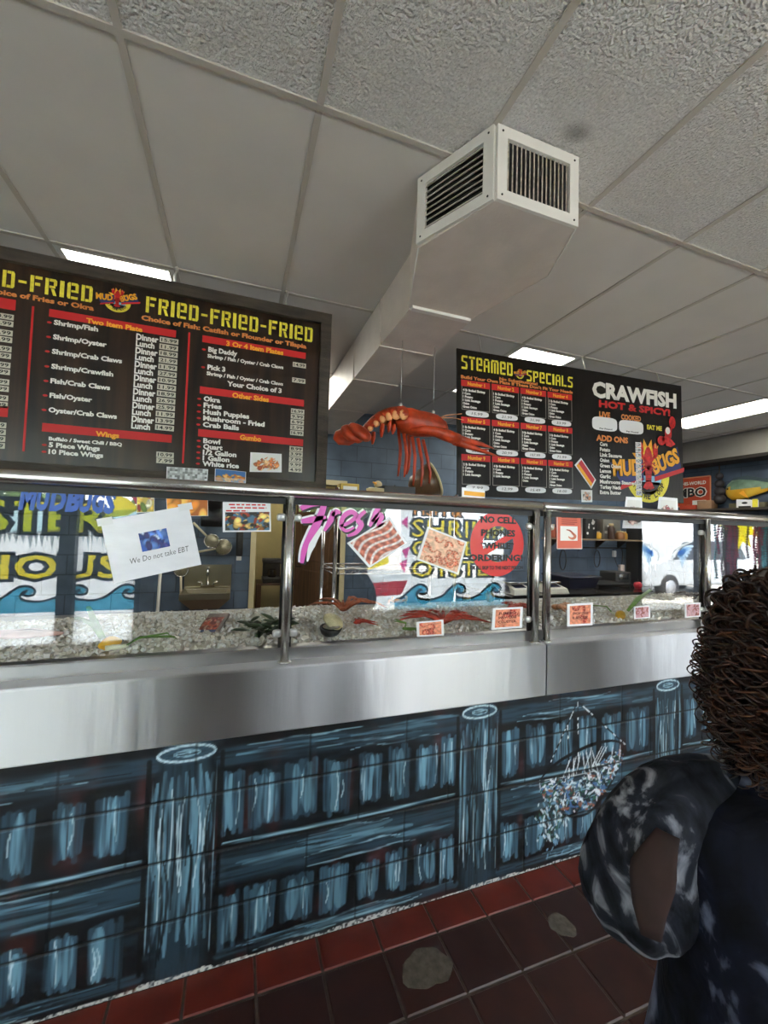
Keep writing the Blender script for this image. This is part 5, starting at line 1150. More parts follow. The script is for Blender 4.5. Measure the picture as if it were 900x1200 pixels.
# ---------------------------------------------------------------- ice and seafood
def ice_z(x, y):
    return 1.088+.016*math.sin((y-1.66)/.68*math.pi)+.010*math.sin(2.1*x+1)*math.sin(3*y)+.006*math.sin(7*x+2*y)+.055*math.exp(-((x-.16)/.16)**2-((y-2.02)/.16)**2)+.02*math.exp(-((x+.25)/.25)**2-((y-2.15)/.12)**2)-.018*max(0, 1-(y-1.66)/.05)
def ice():
    m = MB(); r = random.Random(3); xa, xb, ya, yb = X0+.04, X1-.04, 1.668, 2.335
    nx, ny = 220, 24; V = []; F = []
    for j in range(ny):
        for i in range(nx):
            x = xa+(xb-xa)*i/(nx-1); y = ya+(yb-ya)*j/(ny-1); V.append((x, y, ice_z(x, y)-.006))
    for j in range(ny-1):
        for i in range(nx-1): a = j*nx+i; F.append((a, a+1, a+nx+1, a+nx))
    m.add(V, F, 0, True)
    cube = [(-1, -1, -1), (1, -1, -1), (1, 1, -1), (-1, 1, -1), (-1, -1, 1), (1, -1, 1), (1, 1, 1), (-1, 1, 1)]; CF = [(0, 3, 2, 1), (4, 5, 6, 7), (0, 1, 5, 4), (1, 2, 6, 5), (2, 3, 7, 6), (3, 0, 4, 7)]
    for _ in range(15000):
        x = r.uniform(xa, 3.6 if r.random() < .93 else xb); y = ya+(yb-ya)*r.random(); s = r.uniform(.0035, .0085)
        R = Euler((r.uniform(0, 6), r.uniform(0, 6), r.uniform(0, 6))).to_matrix(); c = Vector((x, y, ice_z(x, y)+r.uniform(-.003, .004)))
        m.add([c+R @ Vector(tuple(k*s*r.uniform(.6, 1.3) for k in q)) for q in cube], CF, 1 if r.random() < .35 else 0)
    a = mat('crushed_ice', (208, 204, 190), .22, 0, .10, 25); b = mat('clear_ice', (226, 227, 222), .08)
    tag(m.build('crushed_ice', [a, b]), 'bed of crushed ice filling the seafood case', 'ice', kind='stuff')
ice()
def on_ice(px, py, lift=0.0):
    y = 1.9
    for _ in range(12):
        p = at_y(px, py, y); z = ice_z(p[0], p[1])
        q = at_z(px, py, z); y = min(max(q[1], 1.67), 2.33)
    p = at_y(px, py, y); return Vector((p[0], y, ice_z(p[0], y)+lift))
def seafood():
    lem = mat('lemon_peel', (226, 176, 44), .4, 0, .12, 30, .3, 120); grn = mat('green_leaf', (96, 140, 52), .45, 0, .25, 14); dgr = mat('dark_leaf', (38, 62, 34), .4, 0, .4, 20); wht = mat('onion_white', (222, 226, 196), .4); crab = mat('crab_brown', (158, 84, 50), .4, 0, .4, 30, .3, 60); cred = mat('crab_red', (186, 62, 42), .35, 0, .35, 30, .2, 60); crab2 = mat('crab_pale', (206, 150, 110), .45, 0, .3, 20)
    for px, py, r, lab in ((129, 756, .026, 'lemon on the ice behind the painted lettering reflection at left'), (727, 722, .026, 'lemon on the ice under the worktop at right')):
        c = on_ice(px, py+4, .018); t = thing('lemon', lab, 'lemon', c, 'lemons on the ice')
        m = MB(); m.lathe([(.001, -r*1.45), (r*.25, -r*1.35), (r*.45, -r*1.1), (r*.85, -r*.6), (r, 0), (r*.85, r*.6), (r*.45, r*1.1), (r*.2, r*1.35), (.001, r*1.42)], c, (1, .4, .15), 20); m.build('fruit', lem, t)
        m = MB(); m.ball(c+Vector((1, .4, .15)).normalized()*r*1.42, .004, 8, 6); m.build('stem_end', dgr, t)
    def onion(name, lab, base, tip, n, spread, mats, seed, wb=.010):
        r = random.Random(seed); a = on_ice(*base, .012); b = on_ice(*tip, .02); t = thing(name, lab, 'vegetable', a)
        m = MB(); d = (b-a).normalized(); m.tube([a, a+d*.02, a+d*.07], [wb, wb*1.05, wb*.7], 10); m.build('bulb', mats[0], t)
        for k in range(n):
            s = r.uniform(-1, 1)*spread; e = b+Vector((s*.5, s, r.uniform(.0, .04))); mid = (a+b)/2+Vector((0, s*.4, .025)); m = MB(); m.tube([a+d*.06, mid, e+Vector((0, 0, .0)), e+(e-mid)*.12-Vector((0, 0, .012))], [wb*.6, wb*.9, wb*.6, .001], 8, flat=.45); m.build('leaf', mats[1], t)
    onion('green_onion', 'green onion lying along the ice, pale bulb beside the left lemon', (123, 769), (200, 757), 3, .03, (wht, grn), 1)
    onion('leek', 'broad green leek leaf standing behind the left lemon', (126, 764), (96, 728), 2, .03, (wht, grn), 2, .016)
    onion('leek', 'green leek leaves behind the dark red price photo', (732, 722), (760, 696), 3, .05, (wht, grn), 3, .014)
    onion('green_onion', 'thin green onion stalk between the square photo and the right lemon', (728, 724), (694, 714), 2, .02, (wht, grn), 4, .007)
    onion('green_onion', 'green onion leaves at the foot of the middle pane by the small shrimp photo', (489, 741), (462, 746), 2, .01, (grn, grn), 5, .008)
    onion('green_onion', 'green stalk on the ice behind the right glass post', (832, 722), (850, 702), 2, .02, (grn, grn), 6, .008)
    # bunch of dark leaves
    c = on_ice(312, 748, .0); t = thing('leaf_bunch', 'bunch of dark green leaves on the ice beside the glass post', 'leaves', c); r = random.Random(9)
    for k in range(34):
        b = c+Vector((r.uniform(-.07, .08), r.uniform(-.05, .10), .01+r.uniform(0, .05))); d = Vector((r.uniform(-1, 1), r.uniform(-.6, .4), r.uniform(-.15, .5))).normalized(); s = d.cross(Vector((0, 0, 1))).normalized(); L = r.uniform(.05, .085); w = L*.24; up = Vector((0, 0, .012))
        m = MB(); m.add([b, b+d*L*.35+s*w, b+d*L*.75+s*w*.7, b+d*L, b+d*L*.75-s*w*.7, b+d*L*.35-s*w, b+d*L*.4+up, b+d*L*.75+up*.7], [(0, 1, 6), (1, 2, 7, 6), (2, 3, 7), (3, 4, 7), (4, 5, 6, 7), (5, 0, 6)], 0, True); o = m.build('leaf', dgr, t); q = o.modifiers.new('s', 'SOLIDIFY'); q.thickness = .0012
    m = MB()
    for k in range(5): m.tube([c+Vector((.02*k-.04, -.02, .012)), c+Vector((.02*k-.02, .05, .035)), c+Vector((.05, .11+.01*k, .05))], [.003, .003, .002], 6)
    m.build('stem', dgr, t)
    # open clam
    c = on_ice(389, 747, .0); t = thing('clam', 'large open clam shell, dark below and cream above, on the ice', 'shellfish', c)
    def shell(nm, tilt, mtl, rx, ry, rz, off):
        m = MB(); R = Euler(tilt).to_matrix(); V = []; F = []; n, k = 24, 9
        for j in range(k):
            ph = math.pi/2*j/(k-1)
            for i in range(n):
                th = 2*math.pi*i/n; rib = 1+.02*math.cos(12*th); V.append(c+Vector(off)+R @ Vector((rx*math.cos(th)*math.cos(ph)*rib, ry*math.sin(th)*math.cos(ph)*rib, rz*math.sin(ph))))
        for j in range(k-1):
            for i in range(n): F.append((j*n+i, j*n+(i+1) % n, (j+1)*n+(i+1) % n, (j+1)*n+i))
        m.add(V, F, 0, True); o = m.build(nm, mtl, t); s = o.modifiers.new('s', 'SOLIDIFY'); s.thickness = .004
    shell('lower_shell', (math.radians(195), 0, .3), mat('clam_dark_shell', (34, 34, 36), .3, 0, .5, 30), .050, .040, .045, (-.005, 0, .045)); shell('upper_shell', (math.radians(38), math.radians(22), .3), mat('clam_cream_shell', (190, 182, 140), .3, 0, .25, 30, .2, 60), .052, .042, .03, (.004, .012, .062))
    m = MB(); m.ball(c+Vector((-.002, .0, .047)), (.040, .032, .012), 16, 8); m.build('flesh', mat('clam_flesh', (120, 116, 100), .25, 0, .3, 30), t)
    # crab leg clusters
    def cluster(name, lab, px, py, n, L, rad, mtl, seed, az, spread, lift=.012, arch=.03):
        r = random.Random(seed); c = on_ice(px, py, lift); t = thing(name, lab, 'crab legs', c)
        m = MB(); m.ball(c+Vector((0, 0, .004)), (rad*3.2, rad*2.4, rad*1.6), 14, 8); m.build('shoulder', mtl, t)
        for k in range(n):
            a = math.radians(az+(k/(n-1)-.5)*spread+r.uniform(-5, 5)); l = L*r.uniform(.8, 1.1); d = Vector((math.cos(a), math.sin(a), 0)); p1 = c+d*l*.4+Vector((0, 0, arch*r.uniform(.6, 1.2))); d2 = Vector((math.cos(a+r.uniform(-.3, .3)), math.sin(a+r.uniform(-.3, .3)), 0)); p2 = p1+d2*l*.36+Vector((0, 0, -.008)); p3 = p2+d2*l*.28+Vector((0, 0, -arch*.5))
            for p in (p1, p2, p3): p.y = min(max(p.y, 1.68), 2.33); p.z = max(p.z, ice_z(p.x, p.y)+.006)
            m = MB(); m.tube([c+d*.01, c+d*l*.2+Vector((0, 0, arch*.6)), p1], [rad, rad*1.15, rad*.8], 8); m.ball(p1, rad*.95, 8, 6); m.tube([p1, (p1+p2)/2, p2], [rad*.75, rad*.95, rad*.6], 8); m.ball(p2, rad*.7, 8, 6); m.tube([p2, (p2+p3)/2, p3], [rad*.6, rad*.5, .001], 8); m.build('leg', mtl, t)
    cluster('crab_cluster', 'brown crab leg cluster at the back of the middle ice bed', 402, 722, 9, .21, .0065, crab, 1, 60, 150, .03, .045)
    cluster('crab_cluster', 'small brown red crab leg cluster below the larger brown one', 418, 733, 5, .10, .005, cred, 2, 30, 120, .01, .015)
    cluster('crab_cluster', 'red crab leg cluster fanned out behind the small shrimp photo', 519, 734, 10, .24, .0085, cred, 3, 70, 175, .02, .03)
    cluster('crab_cluster', 'red crab legs behind the jumbo snow crab photo', 600, 716, 5, .14, .009, cred, 4, 30, 90, .015, .02)
    cluster('crab_cluster', 'pale brown crab leg cluster beside the left end of the right pane', 652, 716, 8, .16, .010, crab2, 5, -70, 110, .02, .02)
    cluster('crab_cluster', 'dark crab legs heaped behind the pink price photo', 812, 704, 6, .12, .009, mat('crab_dark', (60, 44, 38), .4, 0, .3, 20), 6, 60, 160, .02, .03)
    # seasoning packet
    c = on_ice(249, 738, .022); t = thing('seasoning_packet', 'clear seasoning packet with a red label lying tilted on the ice', 'packet', c)
    R = Euler((math.radians(34), math.radians(-6), math.radians(-34))).to_matrix(); m = MB(); m.rbox(c, (.105, .125, .016), .007, R, seg=3); m.build('bag', mat('packet_plastic', (150, 140, 132), .15, 0, .2, 25), t)
    pf = Face(c+R @ Vector((-.043, -.05, .0085)), R @ Vector((1, 0, 0)), R @ Vector((0, 1, 0))); im = img_pile(30, 26, 44, [(176, 84, 66), (200, 130, 110), (120, 60, 60), (210, 180, 160)], (166, 92, 76), 4, .5, .5, .9, .9); im[:5] = (60, 84, 130)
    grid_obj('label', quad_pts([pf.pt(0, 0), pf.pt(.086, 0), pf.pt(.086, .085), pf.pt(0, .085)], *im.shape[:2]), im, PRINT, t)
    # shallow fish, dark hump and ornaments at the back of the case
    c = on_ice(25, 748, .006); t = thing('fish_fillet', 'pale pink fish fillet on the ice at the far left', 'fish', c); m = MB()
    m.tube([c+Vector((-.14, .02, 0)), c+Vector((-.07, 0, .012)), c+Vector((.03, -.01, .014)), c+Vector((.13, 0, .004))], [.012, .045, .05, .016], 14, flat=.32, upv=(0, 0, 1)); m.build('fillet', mat('fish_flesh', (200, 160, 150), .35, 0, .15, 20), t); m = MB(); m.tube([c+Vector((-.10, -.01, .016)), c+Vector((.03, -.018, .029)), c+Vector((.11, -.004, .010))], [.003, .004, .002], 6); m.build('skin_line', mat('fish_skin', (120, 90, 90), .3), t)
    def edge(px, py): p = at_y(px, py, 2.39); return Vector((p[0], 2.39, 1.084))
    husk = mat('coconut_husk', (40, 32, 26), .9, 0, .4, 40, .8, 60); pine = mat('pineapple_skin', (112, 88, 44), .7, 0, .4, 50, .8, 50)
    c = edge(496, 712); t = thing('coconut', 'dark round coconut on the back edge of the case', 'coconut', c); m = MB(); m.ball(c+Vector((0, 0, .038)), (.046, .04, .038), 18, 12); m.build('husk', husk, t); m = MB()
    for k in range(3): m.ball(c+Vector((.016*math.cos(k*2.1), -.038, .042+.016*math.sin(k*2.1))), .005, 8, 6)
    m.build('eye', BLACKINK, t)
    for px, h, lab in ((547, .055, 'small pineapple right of the coconut on the back edge'), (574, .07, 'larger pineapple beside the black heron figure')):
        c = edge(px, 712); t = thing('pineapple', lab, 'pineapple', c); m = MB(); m.lathe([(h*.25, 0), (h*.42, h*.2), (h*.46, h*.5), (h*.4, h*.85), (h*.15, h*1.0)], c, n=18); m.build('fruit', pine, t); m = MB(); r = random.Random(px)
        for k in range(16):
            a = k*2.4; q = h*(.1+.04*(k % 4)); b = c+Vector((0, 0, h*.95)); e = b+Vector((math.cos(a)*q*3, math.sin(a)*q*3, h*(.75-.03*k))); s = Vector((-math.sin(a), math.cos(a), 0))*h*.08; m.add([b-s, b+s, (b+e)/2+s*1.2+Vector((0, 0, h*.15)), e, (b+e)/2-s*1.2+Vector((0, 0, h*.15))], [(0, 1, 2, 3, 4)])
        m.build('crown', dgr, t)
    c = edge(590, 712); t = thing('heron_figure', 'black heron figure standing on the back edge of the case', 'figurine', c); bk = mat('heron_black', (24, 24, 27), .4, 0, .2, 30); m = MB()
    b = c+Vector((-.02, 0, .10)); m.tube([b+Vector((.07, 0, -.045)), b+Vector((.04, 0, -.02)), b, b+Vector((-.05, 0, .03)), b+Vector((-.075, 0, .045)), b+Vector((-.065, 0, .075)), b+Vector((-.085, 0, .10)), b+Vector((-.105, 0, .105))], [.006, .026, .034, .022, .012, .009, .011, .010], 12); m.build('body', bk, t)
    m = MB(); m.tube([b+Vector((-.11, 0, .105)), b+Vector((-.17, 0, .092))], [.006, .001], 8); m.build('beak', mat('beak_red', (150, 50, 40), .4), t)
    for dx in (-.015, .015): m = MB(); m.tube([b+Vector((dx, 0, -.025)), b+Vector((dx+.006, 0, -.065)), Vector((b.x+dx, b.y, 1.085))], .003, 6); m.build('leg', bk, t)
    c = edge(466, 714); t = thing('crab_figure', 'small brown crab figure on the back edge behind the crab legs', 'figurine', c); m = MB(); m.ball(c+Vector((0, 0, .022)), (.032, .022, .014), 16, 8); m.build('shell', crab2, t)
    for s in (-1, 1):
        m = MB(); m.tube([c+Vector((s*.02, -.01, .022)), c+Vector((s*.05, -.02, .03)), c+Vector((s*.045, -.025, .055))], [.006, .007, .009], 8); m.build('claw', crab2, t)
        for k in range(3): m = MB(); m.tube([c+Vector((s*.02, .006*k, .02)), c+Vector((s*.05, .012*k, .03)), c+Vector((s*.06, .014*k, .002))], [.004, .004, .002], 6); m.build('leg', crab2, t)
seafood()
# ---------------------------------------------------------------- kitchen behind the case
def kitchen():
    blk = mat('black_plastic', (26, 26, 28), .45); ss = mat('sink_steel', (170, 160, 136), .28, 1, .06, 5); chrome = mat('chrome', (200, 200, 200), .12, 1); wd = mat('wood_handle', (196, 184, 156), .5); grey = mat('grey_plastic', (188, 188, 184), .45); dkm = mat('dark_metal', (50, 48, 46), .35, 1); mesh = mat('strainer_mesh', (150, 146, 124), .5, .6, .3, 120)
    # hand sink on the back wall
    c = at_y(243, 700, YB); x = c[0]; t = thing('hand_sink', 'steel wall hand sink with tap on the blue back wall', 'sink', (x, YB-.2, .72)); w = .24; z = .70
    m = MB(); m.box(x-w, x+w, YB-.02, YB-.003, z+.14, z+.40); m.box(x-w+.01, x+w-.01, YB-.06, YB-.02, z+.13, z+.16); m.build('backsplash', ss, t)
    m = MB()
    o = [(x-w, YB-.42), (x+w, YB-.42), (x+w, YB-.02), (x-w, YB-.02)]; i = [(x-w+.03, YB-.39), (x+w-.03, YB-.39), (x+w-.03, YB-.08), (x-w+.03, YB-.08)]; j = [(x-w+.09, YB-.34), (x+w-.09, YB-.34), (x+w-.09, YB-.12), (x-w+.09, YB-.12)]
    V = [(a, b, z+.14) for a, b in o]+[(a, b, z+.14) for a, b in i]+[(a, b, z) for a, b in j]+[(a, b, z+.08) for a, b in o]+[(a+(x-a)*.1, b, z-.03) for a, b in j]
    F = []
    for k in range(4): q = (k+1) % 4; F += [(k, q, 4+q, 4+k), (4+k, 4+q, 8+q, 8+k), (12+k, 12+q, q, k), (16+k, 16+q, 12+q, 12+k)]
    F += [(8, 9, 10, 11), (19, 18, 17, 16)]; m.add(V, F); m.build('basin', ss, t)
    m = MB(); m.tube([(x, YB-.05, z+.16), (x, YB-.05, z+.30), (x, YB-.08, z+.37), (x, YB-.15, z+.36), (x, YB-.19, z+.30)], .012, 10); m.box(x-.07, x+.07, YB-.075, YB-.03, z+.16, z+.185); f_ = m.build('tap', chrome, t)
    for s in (-1, 1): m = MB(); m.tube([(x+s*.06, YB-.05, z+.185), (x+s*.06, YB-.055, z+.21), (x+s*.10, YB-.09, z+.22)], .008, 8); m.build('tap_handle', chrome, f_)
    m = MB(); m.tube([(x, YB-.22, z-.03), (x, YB-.22, z-.22), (x, YB-.16, z-.27), (x, YB-.10, z-.22), (x, YB-.004, z-.20)], .022, 10); m.build('drain_pipe', grey, t)
    # strainers
    for (px, py), r, (hx, hy), lab in (((262, 641), .085, (237, 646), 'larger round strainer hanging right of the white paper'), ((248, 634), .075, (238, 624), 'round strainer hung behind the larger one with its handle upward'), ((212, 668), .07, (212, 676), 'small round strainer hanging low beside the sink')):
        c = at_y(px, py, YB-.05 if r > .08 else YB-.10); c = Vector(c); t = thing('strainer', lab, 'strainer', c, 'strainers on the blue wall'); m = MB()
        m.lathe([(r*.98, 0), (r*.9, .02), (r*.6, .045), (.001, .055)], c, (0, 1, 0) if c.y < YB-.08 else (0, .2, -.05), 20); m.build('bowl', mesh, t)
        m = MB(); n = 24; m.tube([c+Vector((r*math.cos(6.2832*k/n), 0, r*math.sin(6.2832*k/n))) for k in range(n+1)], .006, 6, caps=False); m.build('rim', chrome, t)
        h = Vector(at_y(hx, hy, c.y)); d = (h-c).normalized(); m = MB(); m.tube([c+d*r, c+d*(r+.20)], [.011, .013], 8); m.build('handle', wd, t)
    for px0, py0, px1, py1, nm, lab, mtl, dep in ((233, 662, 256.5, 669, 'wall_sign', 'small red brown sign on the blue wall above the sink', mat('sign_brown', (120, 56, 48), .5), .012),):
        a = at_y(px0, py1, YB); b = at_y(px1, py0, YB); t = thing(nm, lab, 'sign', ((a[0]+b[0])/2, YB-.01, a[2])); m = MB(); m.box(a[0], b[0], YB-dep, YB-.001, a[2], b[2]); m.build('plate', mtl, t); ff = Face((a[0], YB-dep, a[2]), (1, 0, 0), (0, 0, 1)); m = MB(); rect(m, ff, .03, .025, (b[0]-a[0])*.6, .04, 0, .001); rect(m, ff, (b[0]-a[0])*.7, .015, (b[0]-a[0])*.92, (b[2]-a[2])*.7, 0, .001); m.build('mark', WHT, t)
    a = at_y(276, 652, YB-.1); b = at_y(285.5, 622, YB-.1); t = thing('soap_dispenser', 'tall black dispenser on the blue wall above right of the sink', 'dispenser', ((a[0]+b[0])/2, YB-.05, a[2])); m = MB(); m.rbox(((a[0]+b[0])/2, YB-.055, (a[2]+b[2])/2), (b[0]-a[0], .10, b[2]-a[2]), .015); m.build('housing', blk, t); m = MB(); m.box(a[0]+.01, b[0]-.01, YB-.10, YB-.02, a[2]-.045, a[2]-.002); m.build('nozzle', grey, t)
    a = at_y(235, 617, YB-.1); b = at_y(262, 583, YB-.1); t = thing('monitor', 'black monitor on the blue wall left of the price card', 'monitor', ((a[0]+b[0])/2, YB-.06, a[2])); m = MB(); m.rbox(((a[0]+b[0])/2, YB-.09, (a[2]+b[2])/2), (b[0]-a[0], .05, b[2]-a[2]), .01); m.build('screen', mat('screen_black', (12, 13, 15), .15), t); m = MB(); m.box((a[0]+b[0])/2-.05, (a[0]+b[0])/2+.05, YB-.066, YB-.002, (a[2]+b[2])/2-.06, (a[2]+b[2])/2+.06); m.build('bracket', dkm, t)
    c = at_y(184, 727, YB-.12); t = thing('broom', 'white handled broom leaning on the blue wall below the white paper', 'broom', (c[0], YB-.12, 0)); m = MB(); m.tube([(c[0], YB-.16, .22), (c[0], YB-.03, 1.42)], .016, 10); m.build('handle', mat('white_handle', (226, 224, 214), .4), t); m = MB(); m.rbox((c[0], YB-.17, .20), (.26, .05, .05), .012); m.hull([(c[0]-.12, YB-.19, .18), (c[0]+.12, YB-.19, .18), (c[0]+.12, YB-.15, .18), (c[0]-.12, YB-.15, .18)], [(c[0]-.15, YB-.22, .005), (c[0]+.15, YB-.22, .005), (c[0]+.15, YB-.12, .005), (c[0]-.15, YB-.12, .005)]); m.build('brush', blk, t)
    # small table with a black machine in the corridor
    t = thing('side_table', 'small brown table in the yellow corridor', 'table', (.62, 6.2, 0)); m = MB(); m.box(.30, .95, 5.95, 6.42, .72, .75); m.build('table_top', mat('brown_table', (92, 62, 42), .5, 0, .2, 8), t)
    for xx in (.33, .92):
        for yy in (5.98, 6.39): m = MB(); m.box(xx-.025, xx+.025, yy-.025, yy+.025, 0, .72); m.build('leg', mat('brown_table', (92, 62, 42)), t)
    t = thing('coffee_machine', 'black machine on the small table in the corridor', 'machine', (.50, 6.1, .75)); m = MB(); m.rbox((.50, 6.12, .79), (.26, .3, .08), .015); m.rbox((.50, 6.2, .92), (.24, .12, .22), .015); m.rbox((.50, 6.12, 1.05), (.26, .28, .07), .015); m.build('housing', blk, t); m = MB(); m.lathe([(.05, 0), (.065, .03), (.055, .1), (.045, .11)], (.5, 6.05, .83), n=16); m.build('jug', mat('dark_glass', (30, 24, 20), .1), t)
    # chrome wire shelving between the boards
    x0, x1, y0, y1 = .57, 1.40, 2.46, 2.84; t = thing('wire_shelving', 'chrome wire shelving unit under the hanging lobster', 'shelving', ((x0+x1)/2, (y0+y1)/2, 0))
    for xx in (x0, x1):
        for yy in (y0, y1): m = MB(); m.tube([(xx, yy, 0), (xx, yy, 1.80)], .0125, 10); m.build('post', chrome, t)
    for z in (1.765, 1.30, .45):
        m = MB()
        for dz in (0, -.03):
            for yy in (y0, y1): m.tube([(x0, yy, z+dz), (x1, yy, z+dz)], .0035, 6)
            for xx in (x0, x1): m.tube([(xx, y0, z+dz), (xx, y1, z+dz)], .0035, 6)
        n = 22
        for k in range(n+1):
            xx = x0+(x1-x0)*k/n; m.tube([(xx, y0, z), (xx, y1, z)], .0022, 5)
        zz = [(x0+(x1-x0)*k/40, y0, z-.03*(k % 2)) for k in range(41)]; m.tube(zz, .002, 4); m.build('shelf', chrome, t)
    st = 1.769
    def on_shelf(px): return at_y(px, 570, 2.6)[0]
    t = thing('bell_pot', 'brown pot with pale rim lying tilted at the right end of the wire shelf', 'pot', (1.27, 2.62, st)); m = MB(); m.lathe([(.03, -.13), (.075, -.10), (.10, -.03), (.125, .06), (.115, .06), (.09, -.02), (.06, -.08)], (1.25, 2.62, st+.125), (.75, -.2, .35), 22); m.build('pot', mat('pot_brown', (86, 62, 40), .35, 0, .4, 9), t); m = MB(); n = 24; ax = Vector((.75, -.2, .35)).normalized(); a_ = ax.orthogonal().normalized(); b_ = ax.cross(a_); cc = Vector((1.25, 2.62, st+.125))+ax*.06; m.tube([cc+(a_*math.cos(6.2832*k/n)+b_*math.sin(6.2832*k/n))*.122 for k in range(n+1)], .009, 8, caps=False); m.build('rim', mat('pot_rim', (196, 182, 140), .4), t)
    t = thing('carton', 'small cream carton on the wire shelf left of the black tray', 'carton', (.86, 2.55, st)); m = MB(); m.rbox((.86, 2.56, st+.025), (.11, .09, .05), .004, Euler((0, 0, .3)).to_matrix()); m.build('box', mat('cream_card', (206, 192, 148), .6), t); m = MB(); m.rbox((.86, 2.56, st+.052), (.115, .03, .004), .001, Euler((0, 0, .3)).to_matrix()); m.build('tape', WHT, t)
    t = thing('duck_figure', 'small pale figure standing on the wire shelf', 'figurine', (.92, 2.72, st)); m = MB(); m.lathe([(.035, 0), (.04, .03), (.028, .06), (.018, .075)], (.92, 2.72, st), n=16); m.ball((.92, 2.715, st+.095), (.03, .026, .026), 14, 10); m.build('body', mat('figure_cream', (206, 186, 140), .5), t); m = MB(); m.tube([(.90, 2.70, st+.10), (.875, 2.69, st+.105)], [.01, .004], 8); m.build('beak', AMBER, t)
    t = thing('tray', 'black tray on the wire shelf below the lobster legs', 'tray', (1.01, 2.6, st)); m = MB()
    for q in ((.90, 1.12, 2.52, 2.70, 0, .01), (.90, .912, 2.52, 2.70, .01, .07), (1.108, 1.12, 2.52, 2.70, .01, .07), (.912, 1.108, 2.52, 2.532, .01, .07), (.912, 1.108, 2.688, 2.70, .01, .07)): m.box(q[0], q[1], q[2], q[3], st+q[4], st+q[5])
    m.build('tray_body', blk, t); m = MB(); m.tube([(.95, 2.61, st+.012), (1.0, 2.60, st+.075), (1.08, 2.61, st+.02)], .012, 8); m.build('handle', dkm, t)
    # a light on a bracket left of the lobster and cream box behind the rail
    p = at_y(398, 572, 2.3); t = thing('carton', 'yellow carton at the left end of the wire shelf beside the framed board', 'carton', (.66, 2.54, st)); m = MB(); m.rbox((.66, 2.54, st+.032), (.12, .10, .062), .004); m.build('box', mat('yellow_card', (206, 176, 90), .6), t); m = MB(); m.rbox((.66, 2.488, st+.03), (.09, .004, .03), .001); m.build('label', WHT, t)
    p[0]
    # back counter with scales and tubs
    gran = mat('black_worktop', (20, 22, 26), .16); cab = mat('black_cabinet', (24, 24, 26), .5); zt = 1.0; ye = 3.0; xa, xb = 2.25, float(at_y(778, 690, ye)[0]); xs = float(at_y(726, 692, ye)[0])
    t = thing('kitchen_counter', 'long black worktop counter behind the right part of the case', 'counter', ((xa+xb)/2, ye+.4, 0)); m = MB(); m.box(xa, xs-.002, ye, ye+.85, zt-.04, zt); m.box(xs+.002, xb, ye-.01, ye+.85, zt-.04, zt+.004); m.build('worktop', gran, t)
    m = MB(); m.box(xa+.02, xb-.02, ye+.03, ye+.83, .08, zt-.04); m.box(xa+.05, xb-.05, ye+.08, ye+.8, 0, .08); m.build('cabinet', cab, t)
    n = 5
    for k in range(n):
        a = xa+.03+(xb-xa-.06)*k/n; b = xa+.03+(xb-xa-.06)*(k+1)/n; m = MB(); m.box(a+.006, b-.006, ye+.012, ye+.03, .1, zt-.06); d = m.build('cupboard_door', mat('cupboard_black', (30, 30, 33), .4), t); m = MB(); m.tube([(a+.06, ye+.004, zt-.14), (b-.06, ye+.004, zt-.14)], .008, 8); m.build('handle', grey, d)
    def scale(px, lab):
        p = at_z(px, 696, zt+.01); x, y = p[0], max(p[1], ye+.12); t = thing('scale', lab, 'scale', (x, y, zt+.004)); m = MB(); m.hull([(x-.11, y-.1, zt+.005), (x+.11, y-.1, zt+.005), (x+.11, y+.12, zt+.005), (x-.11, y+.12, zt+.005)], [(x-.10, y-.08, zt+.05), (x+.10, y-.08, zt+.05), (x+.10, y+.12, zt+.095), (x-.10, y+.12, zt+.095)]); m.build('housing', mat('scale_cream', (214, 212, 200), .4), t); m = MB(); m.hull([(x-.06, y-.045, zt+.061), (x+.06, y-.045, zt+.061), (x+.06, y+.02, zt+.077), (x-.06, y+.02, zt+.077)], [(x-.06, y-.047, zt+.063), (x+.06, y-.047, zt+.063), (x+.06, y+.018, zt+.079), (x-.06, y+.018, zt+.079)]); m.build('display', mat('scale_display', (30, 36, 70), .2), t); m = MB(); m.rbox((x, y+.07, zt+.10), (.2, .15, .012), .004); m.build('pan', chrome, t)
    scale(659, 'cream scale with blue display beside the navy tub'); scale(612, 'cream scale below the red no phones sign')
    p = at_z(676, 690, zt+.01); t = thing('tub', 'navy tub with lid on the black worktop', 'tub', (p[0]+.12, 3.45, zt)); x = p[0]+.12; m = MB(); m.hull([(x-.17, 3.3, zt+.002), (x+.17, 3.3, zt+.002), (x+.17, 3.62, zt+.002), (x-.17, 3.62, zt+.002)], [(x-.20, 3.27, zt+.11), (x+.20, 3.27, zt+.11), (x+.20, 3.65, zt+.11), (x-.20, 3.65, zt+.11)]); nv = mat('navy_plastic', (22, 28, 50), .35); m.build('body', nv, t); m = MB(); m.rbox((x, 3.46, zt+.12), (.43, .41, .022), .008); m.build('lid', nv, t)
    p = at_z(708, 686, zt+.01); t = thing('sheet_pan', 'flat black pan on the worktop right of the navy tub', 'pan', (p[0], 3.45, zt)); m = MB(); m.hull([(p[0]-.22, 3.3, zt+.006), (p[0]+.2, 3.3, zt+.006), (p[0]+.2, 3.6, zt+.006), (p[0]-.22, 3.6, zt+.006)], [(p[0]-.25, 3.27, zt+.04), (p[0]+.23, 3.27, zt+.04), (p[0]+.23, 3.63, zt+.04), (p[0]-.25, 3.63, zt+.04)]); m.build('pan', blk, t); m = MB(); n = 4; m.tube([(p[0]-.25, 3.27, zt+.04), (p[0]+.23, 3.27, zt+.04), (p[0]+.23, 3.63, zt+.04), (p[0]-.25, 3.63, zt+.04), (p[0]-.25, 3.27, zt+.04)], .005, 6); m.build('rim', dkm, t)
